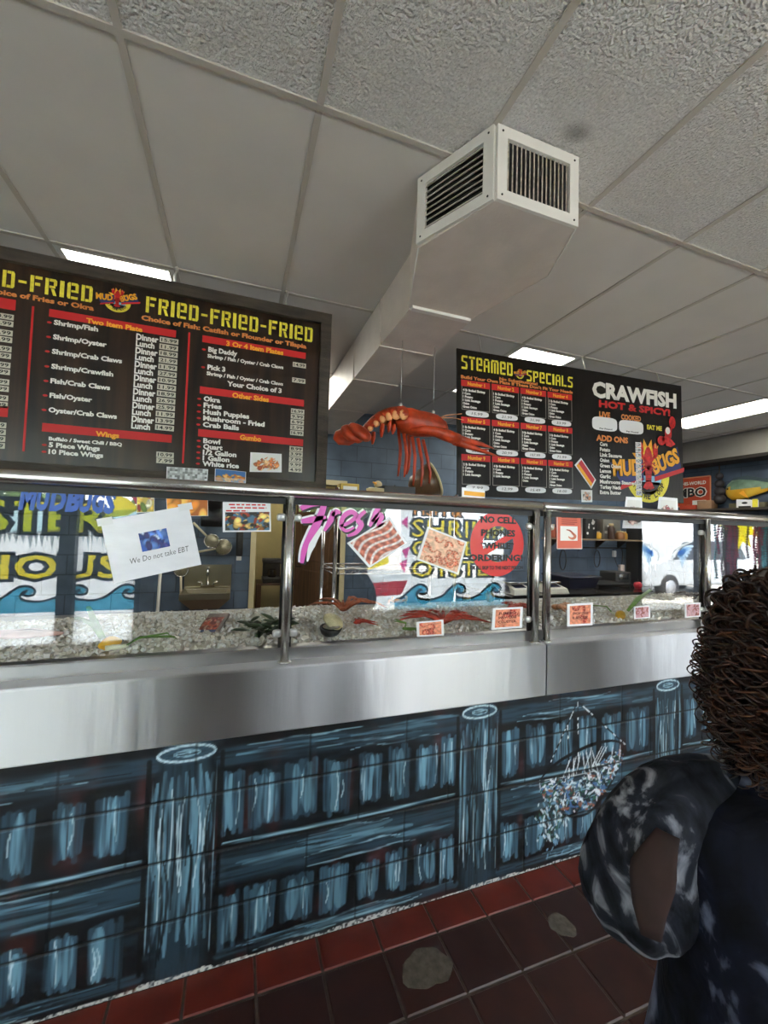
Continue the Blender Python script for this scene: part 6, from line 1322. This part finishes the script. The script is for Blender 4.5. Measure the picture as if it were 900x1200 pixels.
    p = at_y(739, 690, 3.4); x = p[0]; t = thing('card_reader', 'black till box on the worktop below the hanging plug', 'till', (x, 3.60, zt+.004)); m = MB(); m.rbox((x, 3.60, zt+.075), (.24, .22, .14), .012); m.build('housing', blk, t); m = MB(); m.rbox((x-.0, 3.487, zt+.09), (.14, .006, .06), .002); m.build('display', mat('screen_black', (12, 13, 15), .15), t)
    t = thing('apple', 'red ball shaped fruit on the worktop beside the till box', 'fruit', (x-.14, 3.20, zt+.004)); m = MB(); m.lathe([(.008, .006), (.03, .0), (.042, .03), (.038, .058), (.02, .07), (.006, .064)], (x-.14, 3.20, zt+.004), n=18); m.build('fruit', mat('apple_red', (190, 40, 60), .3), t); m = MB(); m.tube([(x-.14, 3.20, zt+.066), (x+.053, 3.35, zt+.085)], .002, 6); m.build('stem', blk, t)
    # wall shelf on the blue wall and what stands on it
    a = at_y(640, 631, YB-.1); b = at_y(738, 634, YB-.1); z = 1.50; t = thing('wall_shelf', 'long wooden shelf on the blue wall behind the orange notice', 'shelf', ((a[0]+b[0])/2, YB-.1, z)); m = MB(); m.box(a[0], b[0], YB-.34, YB-.002, z-.02, z); m.build('board', mat('pale_shelf', (150, 130, 104), .5, 0, .15, 5), t)
    for k in range(4): xx = a[0]+.15+(b[0]-a[0]-.3)*k/3; m = MB(); m.hull([(xx-.01, YB-.18, z-.021), (xx-.01, YB-.003, z-.021), (xx-.01, YB-.003, z-.16)], [(xx+.01, YB-.18, z-.021), (xx+.01, YB-.003, z-.021), (xx+.01, YB-.003, z-.16)]); m.build('bracket', dkm, t)
    def X(px): return float(at_y(px, 622, YB-.1)[0])
    for px, wpx, hgt, col, lab in ((688, 13, .36, (24, 24, 26), 'black box with white lettering on the wall shelf beside the notice'), (712, 20, .34, (120, 118, 112), 'grey patterned box in the middle of the wall shelf')):
        xx = X(px); w = X(px+wpx/2)-X(px-wpx/2); t = thing('storage_box', lab, 'box', (xx, YB-.1, z)); m = MB(); m.rbox((xx, YB-.1, z+hgt/2+.001), (w, .16, hgt), .006); m.build('box', mat('box_%d' % col[0], col, .5), t); ff = Face((xx-w/2, YB-.1805, z), (1, 0, 0), (0, 0, 1)); m = MB(); r = random.Random(px)
        for k in range(7): u = w*r.uniform(.15, .75); v = hgt*r.uniform(.15, .8); poly(m, ff, oval(u, v, w*r.uniform(.05, .14), hgt*r.uniform(.03, .08), 10), 0, .001)
        m.build('print', WHT, t)
    jars = [(646, .07, .20, (150, 70, 50)), (657, .06, .26, (90, 74, 60)), (699, .07, .12, (226, 170, 40)), (716, .07, .13, (150, 100, 60)), (724, .06, .16, (226, 216, 190)), (731, .055, .13, (216, 160, 60)), (706, .05, .24, (60, 40, 34))]
    nm = ['brown jar at the left end of the wall shelf', 'dark bottle second from the left on the wall shelf', 'short yellow jar beside the black box on the wall shelf', 'brown jar in front of the grey patterned box', 'pale tub right of the grey patterned box', 'yellow jar at the right end of the wall shelf', 'tall dark bottle left of the grey patterned box']
    for (px, r, h, col), lab in zip(jars, nm):
        xx = X(px); yy = YB-.14 if px in (716, 706) else YB-.1
        if px in (716, 706): yy = YB-.26
        t = thing('jar', lab, 'jar', (xx, yy, z), 'jars on the wall shelf'); m = MB(); m.lathe([(r*.92, 0), (r, .012), (r, h*.7), (r*.7, h*.82), (r*.62, h*.86)], (xx, yy, z+.001), n=18); m.build('body', mat('jar_%d_%d' % (col[0], px), col, .3), t); m = MB(); m.lathe([(r*.66, 0), (r*.66, h*.13), (r*.6, h*.15)], (xx, yy, z+h*.86), n=16); m.build('lid', mat('jar_lid', (210, 190, 150), .4), t)
    # hooks and cords
    zr = 1.36; t = thing('hook_rail', 'dark rail of hooks on the blue wall below the shelf', 'rail', ((X(650)+X(740))/2, YB-.02, zr)); m = MB(); m.box(X(660), X(741), YB-.02, YB-.002, zr-.012, zr+.012); m.build('rail', dkm, t)
    for px in (653, 681, 702, 722, 732):
        m = MB(); xx = X(px) if px > 660 else X(662); m.tube([(xx, YB-.02, zr), (xx, YB-.05, zr-.01), (xx, YB-.06, zr-.04), (xx, YB-.045, zr-.05)], .005, 6); m.build('hook', dkm, t)
    for px, L, lab in ((653, .30, 'black cord loop hanging left, below the orange notice'), (702, .26, 'black cord loop hanging in the middle below the shelf')):
        xx = X(px) if px > 660 else X(662); m = MB(); P = [Vector((xx+math.sin(a)*.055*(1 if abs(a) < 3 else 1)*math.sin(abs(a)/2+.2), YB-.065, zr-.05-L*(1-math.cos(a))/2)) for a in np.linspace(-math.pi, math.pi, 30)]
        P = [Vector((xx+.06*math.sin(2*math.pi*k/30)*(1.0 if k else 0), YB-.066, zr-.04-L/2+L/2*math.cos(2*math.pi*k/30))) for k in range(31)]; m.tube(P, .008, 8, caps=False); tag(m.build('cord_loop', blk), lab, 'cord', 'cord loops on the hooks')
    t = thing('plug_cable', 'black cable with a white plug hanging at the right of the blue wall', 'cable', (X(728), YB-.05, 1.1)); m = MB(); m.tube([(X(722), YB-.066, zr-.045), (X(723), YB-.06, 1.20), (X(727), YB-.05, 1.07), (X(731), YB-.04, 1.05)], .007, 8); m.tube([(X(732), YB-.066, zr-.045), (X(732.5), YB-.05, 1.15), (X(732.5), YB-.03, 1.07)], .007, 8); m.build('cable', blk, t); m = MB(); m.rbox((X(732.5), YB-.035, 1.03), (.085, .06, .13), .012); m.build('plug', mat('plug_white', (226, 206, 200), .4), t); m = MB(); m.rbox((X(721.5), YB-.075, 1.27), (.06, .04, .10), .01); m.build('adapter', WHT, t)
    # metal cabinet edge by the window reflection
    xx = float(at_y(746, 650, YB-.2)[0]); t = thing('tall_cabinet', 'tall dark narrow cabinet at the right end of the blue wall', 'cabinet', (xx+.15, YB-.25, 0)); m = MB(); m.rbox((xx+.17, YB-.22, 1.0), (.34, .42, 1.98), .01); m.build('body', mat('cabinet_dark', (40, 44, 50), .5), t); m = MB(); m.rbox((xx+.17, YB-.44, 1.02), (.31, .02, 1.86), .004); d = m.build('cabinet_door', mat('cabinet_door_dark', (48, 52, 58), .45), t); m = MB(); m.tube([(xx+.06, YB-.465, .95), (xx+.06, YB-.465, 1.15)], .009, 8); m.build('handle', chrome, d)
    # right wall: sign, buoys, mounted fish
    fr = Face((XK-.004, 0, 0), (0, -1, 0), (0, 0, 1)); og = mat('sign_orange', (196, 74, 44), .5, 0, .08, 6)
    c = [fr.loc(833, 592.5), fr.loc(833, 557.5)]; u1 = c[0][0]; v0, v1 = c[0][1], c[1][1]; u0 = u1-.78
    t = thing('poster', 'orange poster reading JUMBO on the right wall behind the crawfish board', 'poster', fr.pt((u0+u1)/2, v0)); m = MB(); m.hull([fr.pt(*p, 0) for p in ((u0, v0), (u1, v0), (u1, v1), (u0, v1))], [fr.pt(*p, .006) for p in ((u0, v0), (u1, v0), (u1, v1), (u0, v1))]); m.build('sheet', og, t); W = u1-u0; H = v1-v0
    m = MB(); write(m, fr, 'OUT-OF-THIS-WORLD', u0+W*.06, v0+H*.74, W*.86, H*.12, 0, .007, .04); write(m, fr, 'JUMBO', u0+W*.06, v0+H*.30, W*.88, H*.36, 0, .007, .09); rect(m, fr, u0+W*.66, v0+H*.03, u0+W*.92, v0+H*.2, 0, .007); m.build('lettering', WHT, t); m = MB(); write(m, fr, 'JUMBO', u0+W*.085, v0+H*.325, W*.83, H*.31, 0, .0076, .03); m.build('letter_fill', BLACKINK, t); line(m := MB(), fr, [(u0, v0), (u1, v0), (u1, v1), (u0, v1), (u0, v0)], .02, 0, .0068); m.build('border', mat('sign_border', (226, 150, 110), .5), t)
    p = at_x(843, 545, XK-.12); dkb = mat('buoy_dark', (44, 40, 44), .6, 0, .4, 14); t = thing('buoy_string', 'string of dark round buoys hanging beside the orange poster', 'buoys', p); m = MB(); m.tube([(XK-.12, p[1], 2.655), (XK-.12, p[1], 2.15)], .008, 6); m.build('rope', mat('rope_brown', (80, 66, 50), .8), t)
    for py, r in ((558, .05), (567, .062), (576, .07), (585, .078)): q = at_x(843, py, XK-.12); m = MB(); m.ball((XK-.12, p[1], q[2]), (r, r, r*1.02), 16, 10); m.build('buoy', dkb, t)
    # fish mount (its length runs along the wall)
    A = Vector(at_x(851, 577, XK-.05)); B = Vector(at_x(918, 566, XK-.05)); t = thing('mounted_fish', 'yellow and green mounted fish on the right blue wall', 'fish', (A+B)/2); fm = mat('fish_yellow', (214, 158, 40), .35, 0, .25, 6, col2=(222, 186, 70)); ft = mat('fish_back', (112, 140, 120), .35, 0, .3, 8); d = (B-A); L = d.length; d.normalize(); up = Vector((0, 0, 1)); n_ = Vector((-1, 0, 0))
    body = [(0, .02, .05), (.04, .03, .10), (.12, .05, .145), (.25, .05, .15), (.45, .04, .125), (.65, .025, .085), (.85, .012, .045), (1, .01, .03)]
    V = []; F = []; n = 16
    for s, wx, hz in body:
        cc = A+d*L*s+up*(.02-.04*s)
        for k in range(n): th = 2*math.pi*k/n; V.append(cc+up*hz*math.sin(th)+n_*wx*math.cos(th))
    for j in range(len(body)-1):
        for k in range(n): F.append((j*n+k, j*n+(k+1) % n, (j+1)*n+(k+1) % n, (j+1)*n+k))
    F += [tuple(reversed(range(n))), tuple(range((len(body)-1)*n, len(body)*n))]
    m = MB(); m.add(V, F, 0, True)
    for i, fc in enumerate(m.F):
        zc = np.mean([m.V[q][2] for q in fc]); s = np.mean([(Vector(m.V[q])-A).dot(d)/L for q in fc]); m.M[i] = 1 if zc > A.z+.02-.04*s+.03 else 0
    m.build('body', [fm, ft], t)
    m = MB(); T = A+d*L; m.hull([tuple(T+up*.02), tuple(T+d*.22+up*.22), tuple(T+d*.14), tuple(T+d*.22-up*.22), tuple(T-up*.04)], [tuple(p_+n_*.012) for p_ in (T+up*.02, T+d*.22+up*.22, T+d*.14, T+d*.22-up*.22, T-up*.04)]); m.build('tail_fin', fm, t)
    m = MB(); P = [A+d*L*.06+up*.12, A+d*L*.15+up*.19, A+d*L*.4+up*.19, A+d*L*.85+up*.06, A+d*L*.8+up*.03, A+d*L*.3+up*.13]; m.hull([tuple(p_) for p_ in P], [tuple(p_+n_*.010) for p_ in P]); m.build('dorsal_fin', mat('fin_dark', (60, 78, 84), .4), t)
    m = MB(); P = [A+d*L*.28-up*.05, A+d*L*.46-up*.15, A+d*L*.36-up*.02]; m.hull([tuple(p_+n_*.045) for p_ in P], [tuple(p_+n_*.052) for p_ in P]); m.build('side_fin', AMBER, t); m = MB(); m.ball(A+d*L*.06+n_*.035+up*.04, .013, 10, 8); m.build('eye', BLACKINK, t)
    # shelf on the right wall with boxes and a card
    zs = 1.99; t = thing('wall_shelf', 'dark shelf on the right wall below the mounted fish', 'shelf', (XK-.15, 3.9, zs)); m = MB(); m.box(XK-.34, XK-.002, 3.1, 4.75, zs-.03, zs); m.build('board', mat('dark_shelf', (60, 52, 44), .5, 0, .2, 6), t)
    for yy in (3.3, 4.5): m = MB(); m.hull([(XK-.3, yy-.012, zs-.03), (XK-.003, yy-.012, zs-.03), (XK-.003, yy-.012, zs-.25)], [(XK-.3, yy+.012, zs-.03), (XK-.003, yy+.012, zs-.03), (XK-.003, yy+.012, zs-.25)]); m.build('bracket', dkm, t)
    for px, py, sx, sy, sz, col, lab in ((829, 600, .20, .18, .13, (150, 116, 88), 'brown cardboard box on the right wall shelf'), (811, 600, .2, .24, .07, (190, 70, 46), 'flat orange box on the right wall shelf below the poster'), (879, 604, .16, .42, .07, (92, 86, 62), 'flat olive box on the right wall shelf under the white card')):
        q = at_x(px, py, XK-.18); t = thing('carton', lab, 'box', (XK-.18, q[1], zs)); m = MB(); m.rbox((XK-.18, q[1], zs+sz/2+.001), (sx, sy, sz), .004, Euler((0, 0, .15 if sz > .1 else 0)).to_matrix()); m.build('box', mat('carton_%d' % col[0], col, .7, 0, .1, 12), t); m = MB(); m.rbox((XK-.18, q[1], zs+sz+.0025), (sx*.9, .04, .003), .001, Euler((0, 0, .15 if sz > .1 else 0)).to_matrix()); m.build('tape', mat('tape_tan', (176, 150, 110), .3), t)
    f3 = Face((XK-.27, 0, 0), (0, -1, 0), (0, 0, 1)); r, rf, W, H = card('small_sign', 'small white and yellow card propped below the mounted fish', 'card', f3, [(863, 597.5), (889, 597), (889, 586), (863, 585)], None)
    m = MB(); rect(m, rf, W*.72, H*.05, W*.97, H*.95, 0, .0006); poly(m, rf, oval(W*.38, H*.62, W*.14, H*.1, 12), 1, .0006); rect(m, rf, W*.1, H*.18, W*.66, H*.34, 1, .0006); m.build('print', [YELLOW, BLACKINK], r)
    # white conduit high on the back wall
    a = at_y(386, 486, YB-.03); b = at_y(418, 495, YB-.03); t = thing('conduit', 'white conduit high on the back wall beside the duct', 'conduit', ((a[0]+b[0])/2, YB-.03, a[2])); m = MB(); m.box(a[0]-.25, .72, YB-.06, YB-.002, a[2]-.06, a[2]); m.build('tube', WHITE, t); m = MB(); m.box(.715, .745, YB-.07, YB-.002, a[2]-.07, a[2]+.01); m.build('end_cap', WHITE, t)
kitchen()
# ---------------------------------------------------------------- the customer
def skin(name, J, E_, R, mtl, parent, sub=2):
    off = _rootloc[parent.name]; me = bpy.data.meshes.new(name); me.from_pydata([tuple(np.array(p)-off) for p in J], E_, [])
    o = bpy.data.objects.new(name, me); C.objects.link(o); md = o.modifiers.new('k', 'SKIN')
    for i, sv in enumerate(me.skin_vertices[0].data): r = R[i]; sv.radius = r if hasattr(r, '__len__') else (r, r)
    me.skin_vertices[0].data[0].use_root = True; s = o.modifiers.new('s', 'SUBSURF'); s.levels = s.render_levels = sub
    bpy.context.view_layer.update(); dg = bpy.context.evaluated_depsgraph_get(); m2 = bpy.data.meshes.new_from_object(o.evaluated_get(dg)); bpy.data.objects.remove(o)
    m2.materials.clear(); m2.materials.append(mtl); m2.polygons.foreach_set('use_smooth', [True]*len(m2.polygons))
    q = bpy.data.objects.new(name, m2); C.objects.link(q); q.parent = parent; _rootloc[q.name] = off; return q
def person():
    PX_, PY_ = .80, .35; AZ = math.radians(40)                 # where she stands, heading clockwise from the counter's depth direction
    fw = np.array((math.sin(AZ), math.cos(AZ), 0)); rt = np.array((math.cos(AZ), -math.sin(AZ), 0)); up = np.array((0, 0, 1.))
    O = np.array((PX_, PY_, 0))
    def B(r, f, z): return O+rt*r+fw*f+up*z
    t = thing('person', 'curly haired person in dark blue swirl patterned top facing the counter', 'person', O)
    sk = mat('skin_brown', (136, 86, 58), .5, 0, .08, 30); hairm = [mat('hair_dark', (36, 21, 13), .38, 0, .25, 30), mat('hair_brown', (56, 33, 20), .38, 0, .25, 30), mat('hair_auburn', (84, 49, 27), .36, 0, .25, 30)]
    nk = 1.20
    J = [B(0, 0, .80), B(0, -.01, .95), B(0, -.015, 1.08), B(0, -.01, 1.16), B(0, .0, nk+.03), B(0, .02, 1.27), B(0, .03, 1.345), B(0, .03, 1.43),
         B(.15, -.01, 1.115), B(.20, -.03, .985), B(.13, .14, .85), B(.05, .19, .86),
         B(-.15, -.01, 1.115), B(-.20, -.03, .985), B(-.13, .14, .84), B(-.05, .19, .84),
         B(.09, 0, .74), B(.10, .02, .43), B(.10, 0, .09), B(.105, .10, .04), B(-.09, 0, .74), B(-.10, .02, .43), B(-.10, 0, .09), B(-.105, .10, .04)]
    E_ = [(0, 1), (1, 2), (2, 3), (3, 4), (4, 5), (5, 6), (6, 7), (3, 8), (8, 9), (9, 10), (10, 11), (3, 12), (12, 13), (13, 14), (14, 15), (0, 16), (16, 17), (17, 18), (18, 19), (0, 20), (20, 21), (21, 22), (22, 23)]
    R = [(.15, .11), (.125, .10), (.14, .10), (.11, .08), .048, .052, (.075, .085), (.070, .08), .058, .042, .033, .026, .058, .042, .033, .026, .085, .058, .04, .035, .085, .058, .04, .035]
    skin('body', J, E_, R, sk, t)
    # face
    hc = B(0, .04, 1.36)
    m = MB()
    for s in (-1, 1): m.ball(B(s*.032, .118, 1.375), .013, 12, 8)
    m.build('eye', WHITE, t)
    m = MB(); m.tube([B(0, .118, 1.385), B(0, .138, 1.345), B(0, .128, 1.335)], [.009, .015, .012], 10); m.build('nose', sk, t)
    m = MB(); m.tube([B(-.026, .108, 1.30), B(0, .122, 1.302), B(.026, .108, 1.30)], [.003, .009, .003], 8, flat=.6); m.build('mouth', mat('lips', (140, 66, 58), .4), t)
    for s in (-1, 1): m = MB(); m.lathe([(.010, -.01), (.028, -.004), (.030, .004), (.014, .01)], B(s*.083, .02, 1.36), (s*rt[0]-fw[0]*.3, s*rt[1]-fw[1]*.3, 0), 14); m.build('ear', sk, t)
    # hands: palm, four fingers and a thumb, resting on each other before the belly
    for s, z in ((1, .86), (-1, .84)):
        a = B(s*.05, .19, z); pm = B(s*.0, .21, z); mid = B(-s*.035, .215, z)
        j = [a, pm, mid]; e = [(0, 1), (1, 2)]; r = [.022, (.032, .016), (.034, .014)]
        for k, L in enumerate((.062, .072, .068, .052)):
            dz = .024-.016*k; b0 = len(j); j += [B(-s*.045, .216, z+dz), B(-s*(.045+L*.5), .222-.004, z+dz), B(-s*(.045+L), .208, z+dz-.004)]; e += [(2, b0), (b0, b0+1), (b0+1, b0+2)]; r += [.0085, .008, .0065]
        b0 = len(j); j += [B(-s*.01, .215, z+.036), B(-s*.035, .214, z+.056)]; e += [(1, b0), (b0, b0+1)]; r += [.0105, .008]
        skin('hand', j, e, r, sk, t, 1)
    # clothes
    def cloth_mat(name, c1, c2, c3, sc, seed, sh=0):
        m = bpy.data.materials.new(name); m.use_nodes = True; nt = m.node_tree; N = nt.nodes; L = nt.links; b = N['Principled BSDF']; b.inputs['Roughness'].default_value = .8; b.inputs['Specular IOR Level'].default_value = .2
        tc = N.new('ShaderNodeTexCoord'); mp = N.new('ShaderNodeMapping'); mp.inputs['Location'].default_value = (seed, seed*.7, seed*1.3); mp.inputs['Scale'].default_value = (1, 1, .7); L.new(tc.outputs['Object'], mp.inputs[0])
        n = N.new('ShaderNodeTexNoise'); n.inputs['Scale'].default_value = sc; n.inputs['Detail'].default_value = 5; n.inputs['Distortion'].default_value = 2.4; L.new(mp.outputs[0], n.inputs[0])
        r = N.new('ShaderNodeValToRGB'); el = r.color_ramp.elements; el[0].position = .40-sh; el[0].color = (*rgb(*c1), 1); el[1].position = .70-sh; el[1].color = (*rgb(*c3), 1); x = el.new(.57-sh); x.color = (*rgb(*c2), 1); L.new(n.outputs[0], r.inputs[0]); L.new(r.outputs[0], b.inputs['Base Color'])
        n2 = N.new('ShaderNodeTexNoise'); n2.inputs['Scale'].default_value = 26; n2.inputs['Distortion'].default_value = 1; L.new(mp.outputs[0], n2.inputs[0]); bp = N.new('ShaderNodeBump'); bp.inputs['Strength'].default_value = .35; bp.inputs['Distance'].default_value = .015; L.new(n2.outputs[0], bp.inputs['Height']); L.new(bp.outputs[0], b.inputs['Normal'])
        return m
    shirt = cloth_mat('swirl_fabric', (9, 10, 15), (20, 23, 38), (120, 128, 152), 6.5, 3.1); slv = cloth_mat('sleeve_fabric', (14, 15, 20), (40, 43, 52), (150, 152, 160), 11, 7.7, .06)
    def rings(name, L, mtl, n=40, wr=.0, seed=1, caps=(False, True)):
        r_ = random.Random(seed); V = []; F = []; ph = [r_.uniform(0, 6.28) for _ in range(6)]
        for i, (c, ax, rx, ry, az) in enumerate(L):
            ax = Vector(ax).normalized(); a = Vector(az)-ax*Vector(az).dot(ax); a.normalize(); b = ax.cross(a)
            for k in range(n):
                th = 2*math.pi*k/n; w = 1+wr*(math.sin(5*th+ph[0]+i*.5)+.7*math.sin(9*th+ph[1]-i*.7)+.5*math.sin(14*th+ph[2]+i*.9)+(.6*math.sin(3*th+ph[3]+i*1.1) if wr > .02 else 0))
                V.append(Vector(c)+a*rx*w*math.cos(th)+b*ry*w*math.sin(th))
        for i in range(len(L)-1):
            for k in range(n): F.append((i*n+k, i*n+(k+1) % n, (i+1)*n+(k+1) % n, (i+1)*n+k))
        m = MB(); m.add(V, F, 0, True); o = m.build(name, mtl, t); s = o.modifiers.new('s', 'SOLIDIFY'); s.thickness = .004; s.offset = 1; q = o.modifiers.new('u', 'SUBSURF'); q.levels = q.render_levels = 1; return o
    prof = [(.62, .235, .165, .0), (.74, .215, .155, 0), (.86, .195, .145, -.005), (.96, .19, .142, -.012), (1.05, .195, .14, -.018), (1.11, .195, .13, -.018), (1.155, .178, .108, -.014), (1.185, .140, .09, -.008), (1.21, .104, .080, -.004), (1.222, .090, .074, .0)]
    rings('top', [(B(0, f, z), (fw*(-.18 if z > 1.17 else 0)+up), a, b, rt) for z, a, b, f in prof], shirt, 48, .008, 2)
    for s in (-1, 1):
        P = [(.10, 1.172, -.012, .022, .045), (.14, 1.168, -.012, .040, .055), (.178, 1.145, -.018, .056, .062), (.205, 1.10, -.024, .066, .070), (.222, 1.05, -.024, .074, .078), (.230, 1.01, -.020, .077, .082), (.226, .972, -.01, .066, .072), (.215, .95, .0, .040, .044)]
        L = []
        for i, (r0, z, f, a, b) in enumerate(P):
            c = B(s*r0, f, z); p0 = P[max(i-1, 0)]; p1 = P[min(i+1, len(P)-1)]; ax = B(s*p1[0], p1[2], p1[1])-B(s*p0[0], p0[2], p0[1]); L.append((c, ax, a, b, fw))
        rings('sleeve', L, slv, 80, .040, 5+s)
    rings('trousers', [(B(0, 0, z), up, a, b, rt) for z, a, b in ((.55, .205, .14), (.66, .20, .14), (.78, .19, .135), (.88, .175, .125))], mat('dark_trousers', (20, 22, 30), .8, 0, .2, 30), 36)
    for s in (-1, 1):
        rings('trouser_leg', [(B(s*x, f, z), up, r0, r0*1.05, rt) for z, r0, x, f in ((.05, .075, .105, .0), (.25, .075, .102, .01), (.43, .085, .10, .01), (.60, .105, .095, 0), (.72, .115, .09, 0))], mat('dark_trousers', (20, 22, 30)), 24)
        m = MB(); c = B(s*.105, .05, .035); m.rbox(c, (.095, .26, .07), .03, Matrix.Rotation(-AZ, 3, 'Z'), seg=3); m.build('shoe', mat('shoe_black', (24, 24, 26), .5), t)
    # brown panel on the sleeve shoulder
    m = MB(); c = B(-.19, -.02, 1.10)
    V = []; F = []
    for j in range(9):
        for k in range(9):
            z = 1.142-.125*j/8; sp = .5-abs(j/8-.42)*.55; th = (k/8-.5)*.85*max(sp, .12)*1.6+math.pi*.86+.35*(j/8)
            rr = np.interp(z, [1.01, 1.05, 1.10, 1.145, 1.17], [.0845, .081, .0735, .065, .057])+.0085; cr = -np.interp(z, [1.01, 1.05, 1.10, 1.145, 1.168], [.230, .222, .205, .178, .14]); V.append(B(cr-(rr-.002)*math.sin(th)*1.0, -.022+(rr+.0045)*math.cos(th), z))
    for j in range(8):
        for k in range(8): a = j*9+k; F.append((a, a+1, a+10, a+9))
    m.add(V, F, 0, True); o = m.build('sleeve_patch', mat('maroon_fabric', (44, 23, 18), .8, 0, .3, 20), t); s_ = o.modifiers.new('s', 'SOLIDIFY'); s_.thickness = .003
    # glasses
    m = MB(); gl = mat('glasses_frame', (26, 22, 20), .3)
    for s in (-1, 1):
        n = 20; c = B(s*.036, .142, 1.385); m.tube([c+rt*.026*math.cos(6.2832*k/n)+up*.02*math.sin(6.2832*k/n) for k in range(n+1)], .0032, 6, caps=False); m.tube([B(s*.064, .140, 1.39), B(s*.088, .09, 1.388), B(s*.09, -.01, 1.38)], .0035, 6)
    m.tube([B(-.012, .143, 1.39), B(.012, .143, 1.39)], .003, 6); g = m.build('glasses', gl, t); m = MB()
    for s in (-1, 1): m.add([B(s*.036+.024*math.cos(k*.3927), .142, 1.385+.018*math.sin(k*.3927)) for k in range(16)], [tuple(range(16))])
    m.build('lens', mat_glass('lens_glass', .12), g)
    # hair: a full mass of loose curls
    r_ = random.Random(21); m = MB(); C0 = Vector(B(-.008, -.012, 1.398)); Rt, Fw, Up = Vector(rt), Vector(fw), Vector(up)
    def loc(a, b, c_): return C0+Rt*a+Fw*b+Up*c_
    m.ball(loc(0, -.02, .005), (.112, .118, .130), 20, 14, 0, Matrix.Rotation(-AZ, 3, 'Z')); m.ball(loc(0, -.055, -.085), (.112, .078, .095), 18, 12, 0, Matrix.Rotation(-AZ, 3, 'Z'))
    n = 1350; cnt = 0
    while cnt < n:
        d = Vector((r_.gauss(0, 1), r_.gauss(0, 1), r_.gauss(0, 1))).normalized()
        if d.y > .50 and d.z < .60: continue                  # face stays clear
        if d.z < -.70: continue
        cnt += 1; low = max(0, .3-d.z)
        st = Vector((d.x*.100*(1+.10*low), d.y*.105*(1+.06*low)-.015, d.z*.118)); R0 = r_.uniform(.008, .0145)*(1.25 if d.z > .5 else 1); L = r_.uniform(.07, .14); N = 56; turns = L/(R0*r_.uniform(1.9, 2.9)); lift = r_.uniform(.10, .65)
        tang = Vector((-d.y, d.x, 0))*r_.uniform(-.9, .9); vel = d*lift+tang+Vector((0, 0, -.45)); p = st.copy(); P = []; a0 = r_.uniform(0, 6.28); hand = r_.choice((-1, 1)); rad = r_.uniform(.0011, .0021)
        for k in range(N):
            f = k/(N-1); vel = (vel+Vector((d.x*.015, -.02 if p.y > .0 else 0, -.07))-d*(.05 if f > .6 else 0)).normalized(); p = p+vel*L/N
            e = Vector((p.x/.100, (p.y+.015)/.105, max(p.z, -.09)/.120))
            if e.length < 1.10: p = p+Vector((d.x, d.y, 0))*.0035
            side = vel.orthogonal().normalized(); s2 = vel.cross(side); a = a0+hand*turns*6.2832*f; w = R0*min(1, f*5+.2)
            q = p+side*math.cos(a)*w+s2*math.sin(a)*w; P.append(loc(q.x, q.y, q.z))
        m.tube(P, [rad*(1-.4*(k/N)**2) for k in range(N)], 4, r_.choice((0, 0, 1, 1, 2)))
    for _ in range(70):                                    # loose loops standing off the crown
        d = Vector((r_.gauss(0, 1), r_.gauss(-.2, 1), abs(r_.gauss(0, .8))+.15)).normalized(); st = Vector((d.x*.118, d.y*.122-.015, d.z*.134)); N = 40; R0 = r_.uniform(.010, .017); tang = d.cross(Vector((r_.gauss(0, 1), r_.gauss(0, 1), r_.gauss(0, 1)))).normalized(); side = d.cross(tang); P = []; tw = r_.uniform(1.2, 2.4)
        for k in range(N):
            f = k/(N-1); a = f*tw*6.2832; q = st+d*(R0*(1-math.cos(a))*1.0-.004)+tang*(R0*math.sin(a)+f*.035)+side*(f*.02)-Vector((0, 0, .03*f)); P.append(loc(q.x, q.y, q.z))
        m.tube(P, [.0021*(1-.4*(k/N)**2) for k in range(N)], 5, r_.choice((0, 0, 1)))
    m.build('hair', hairm, t)
person()
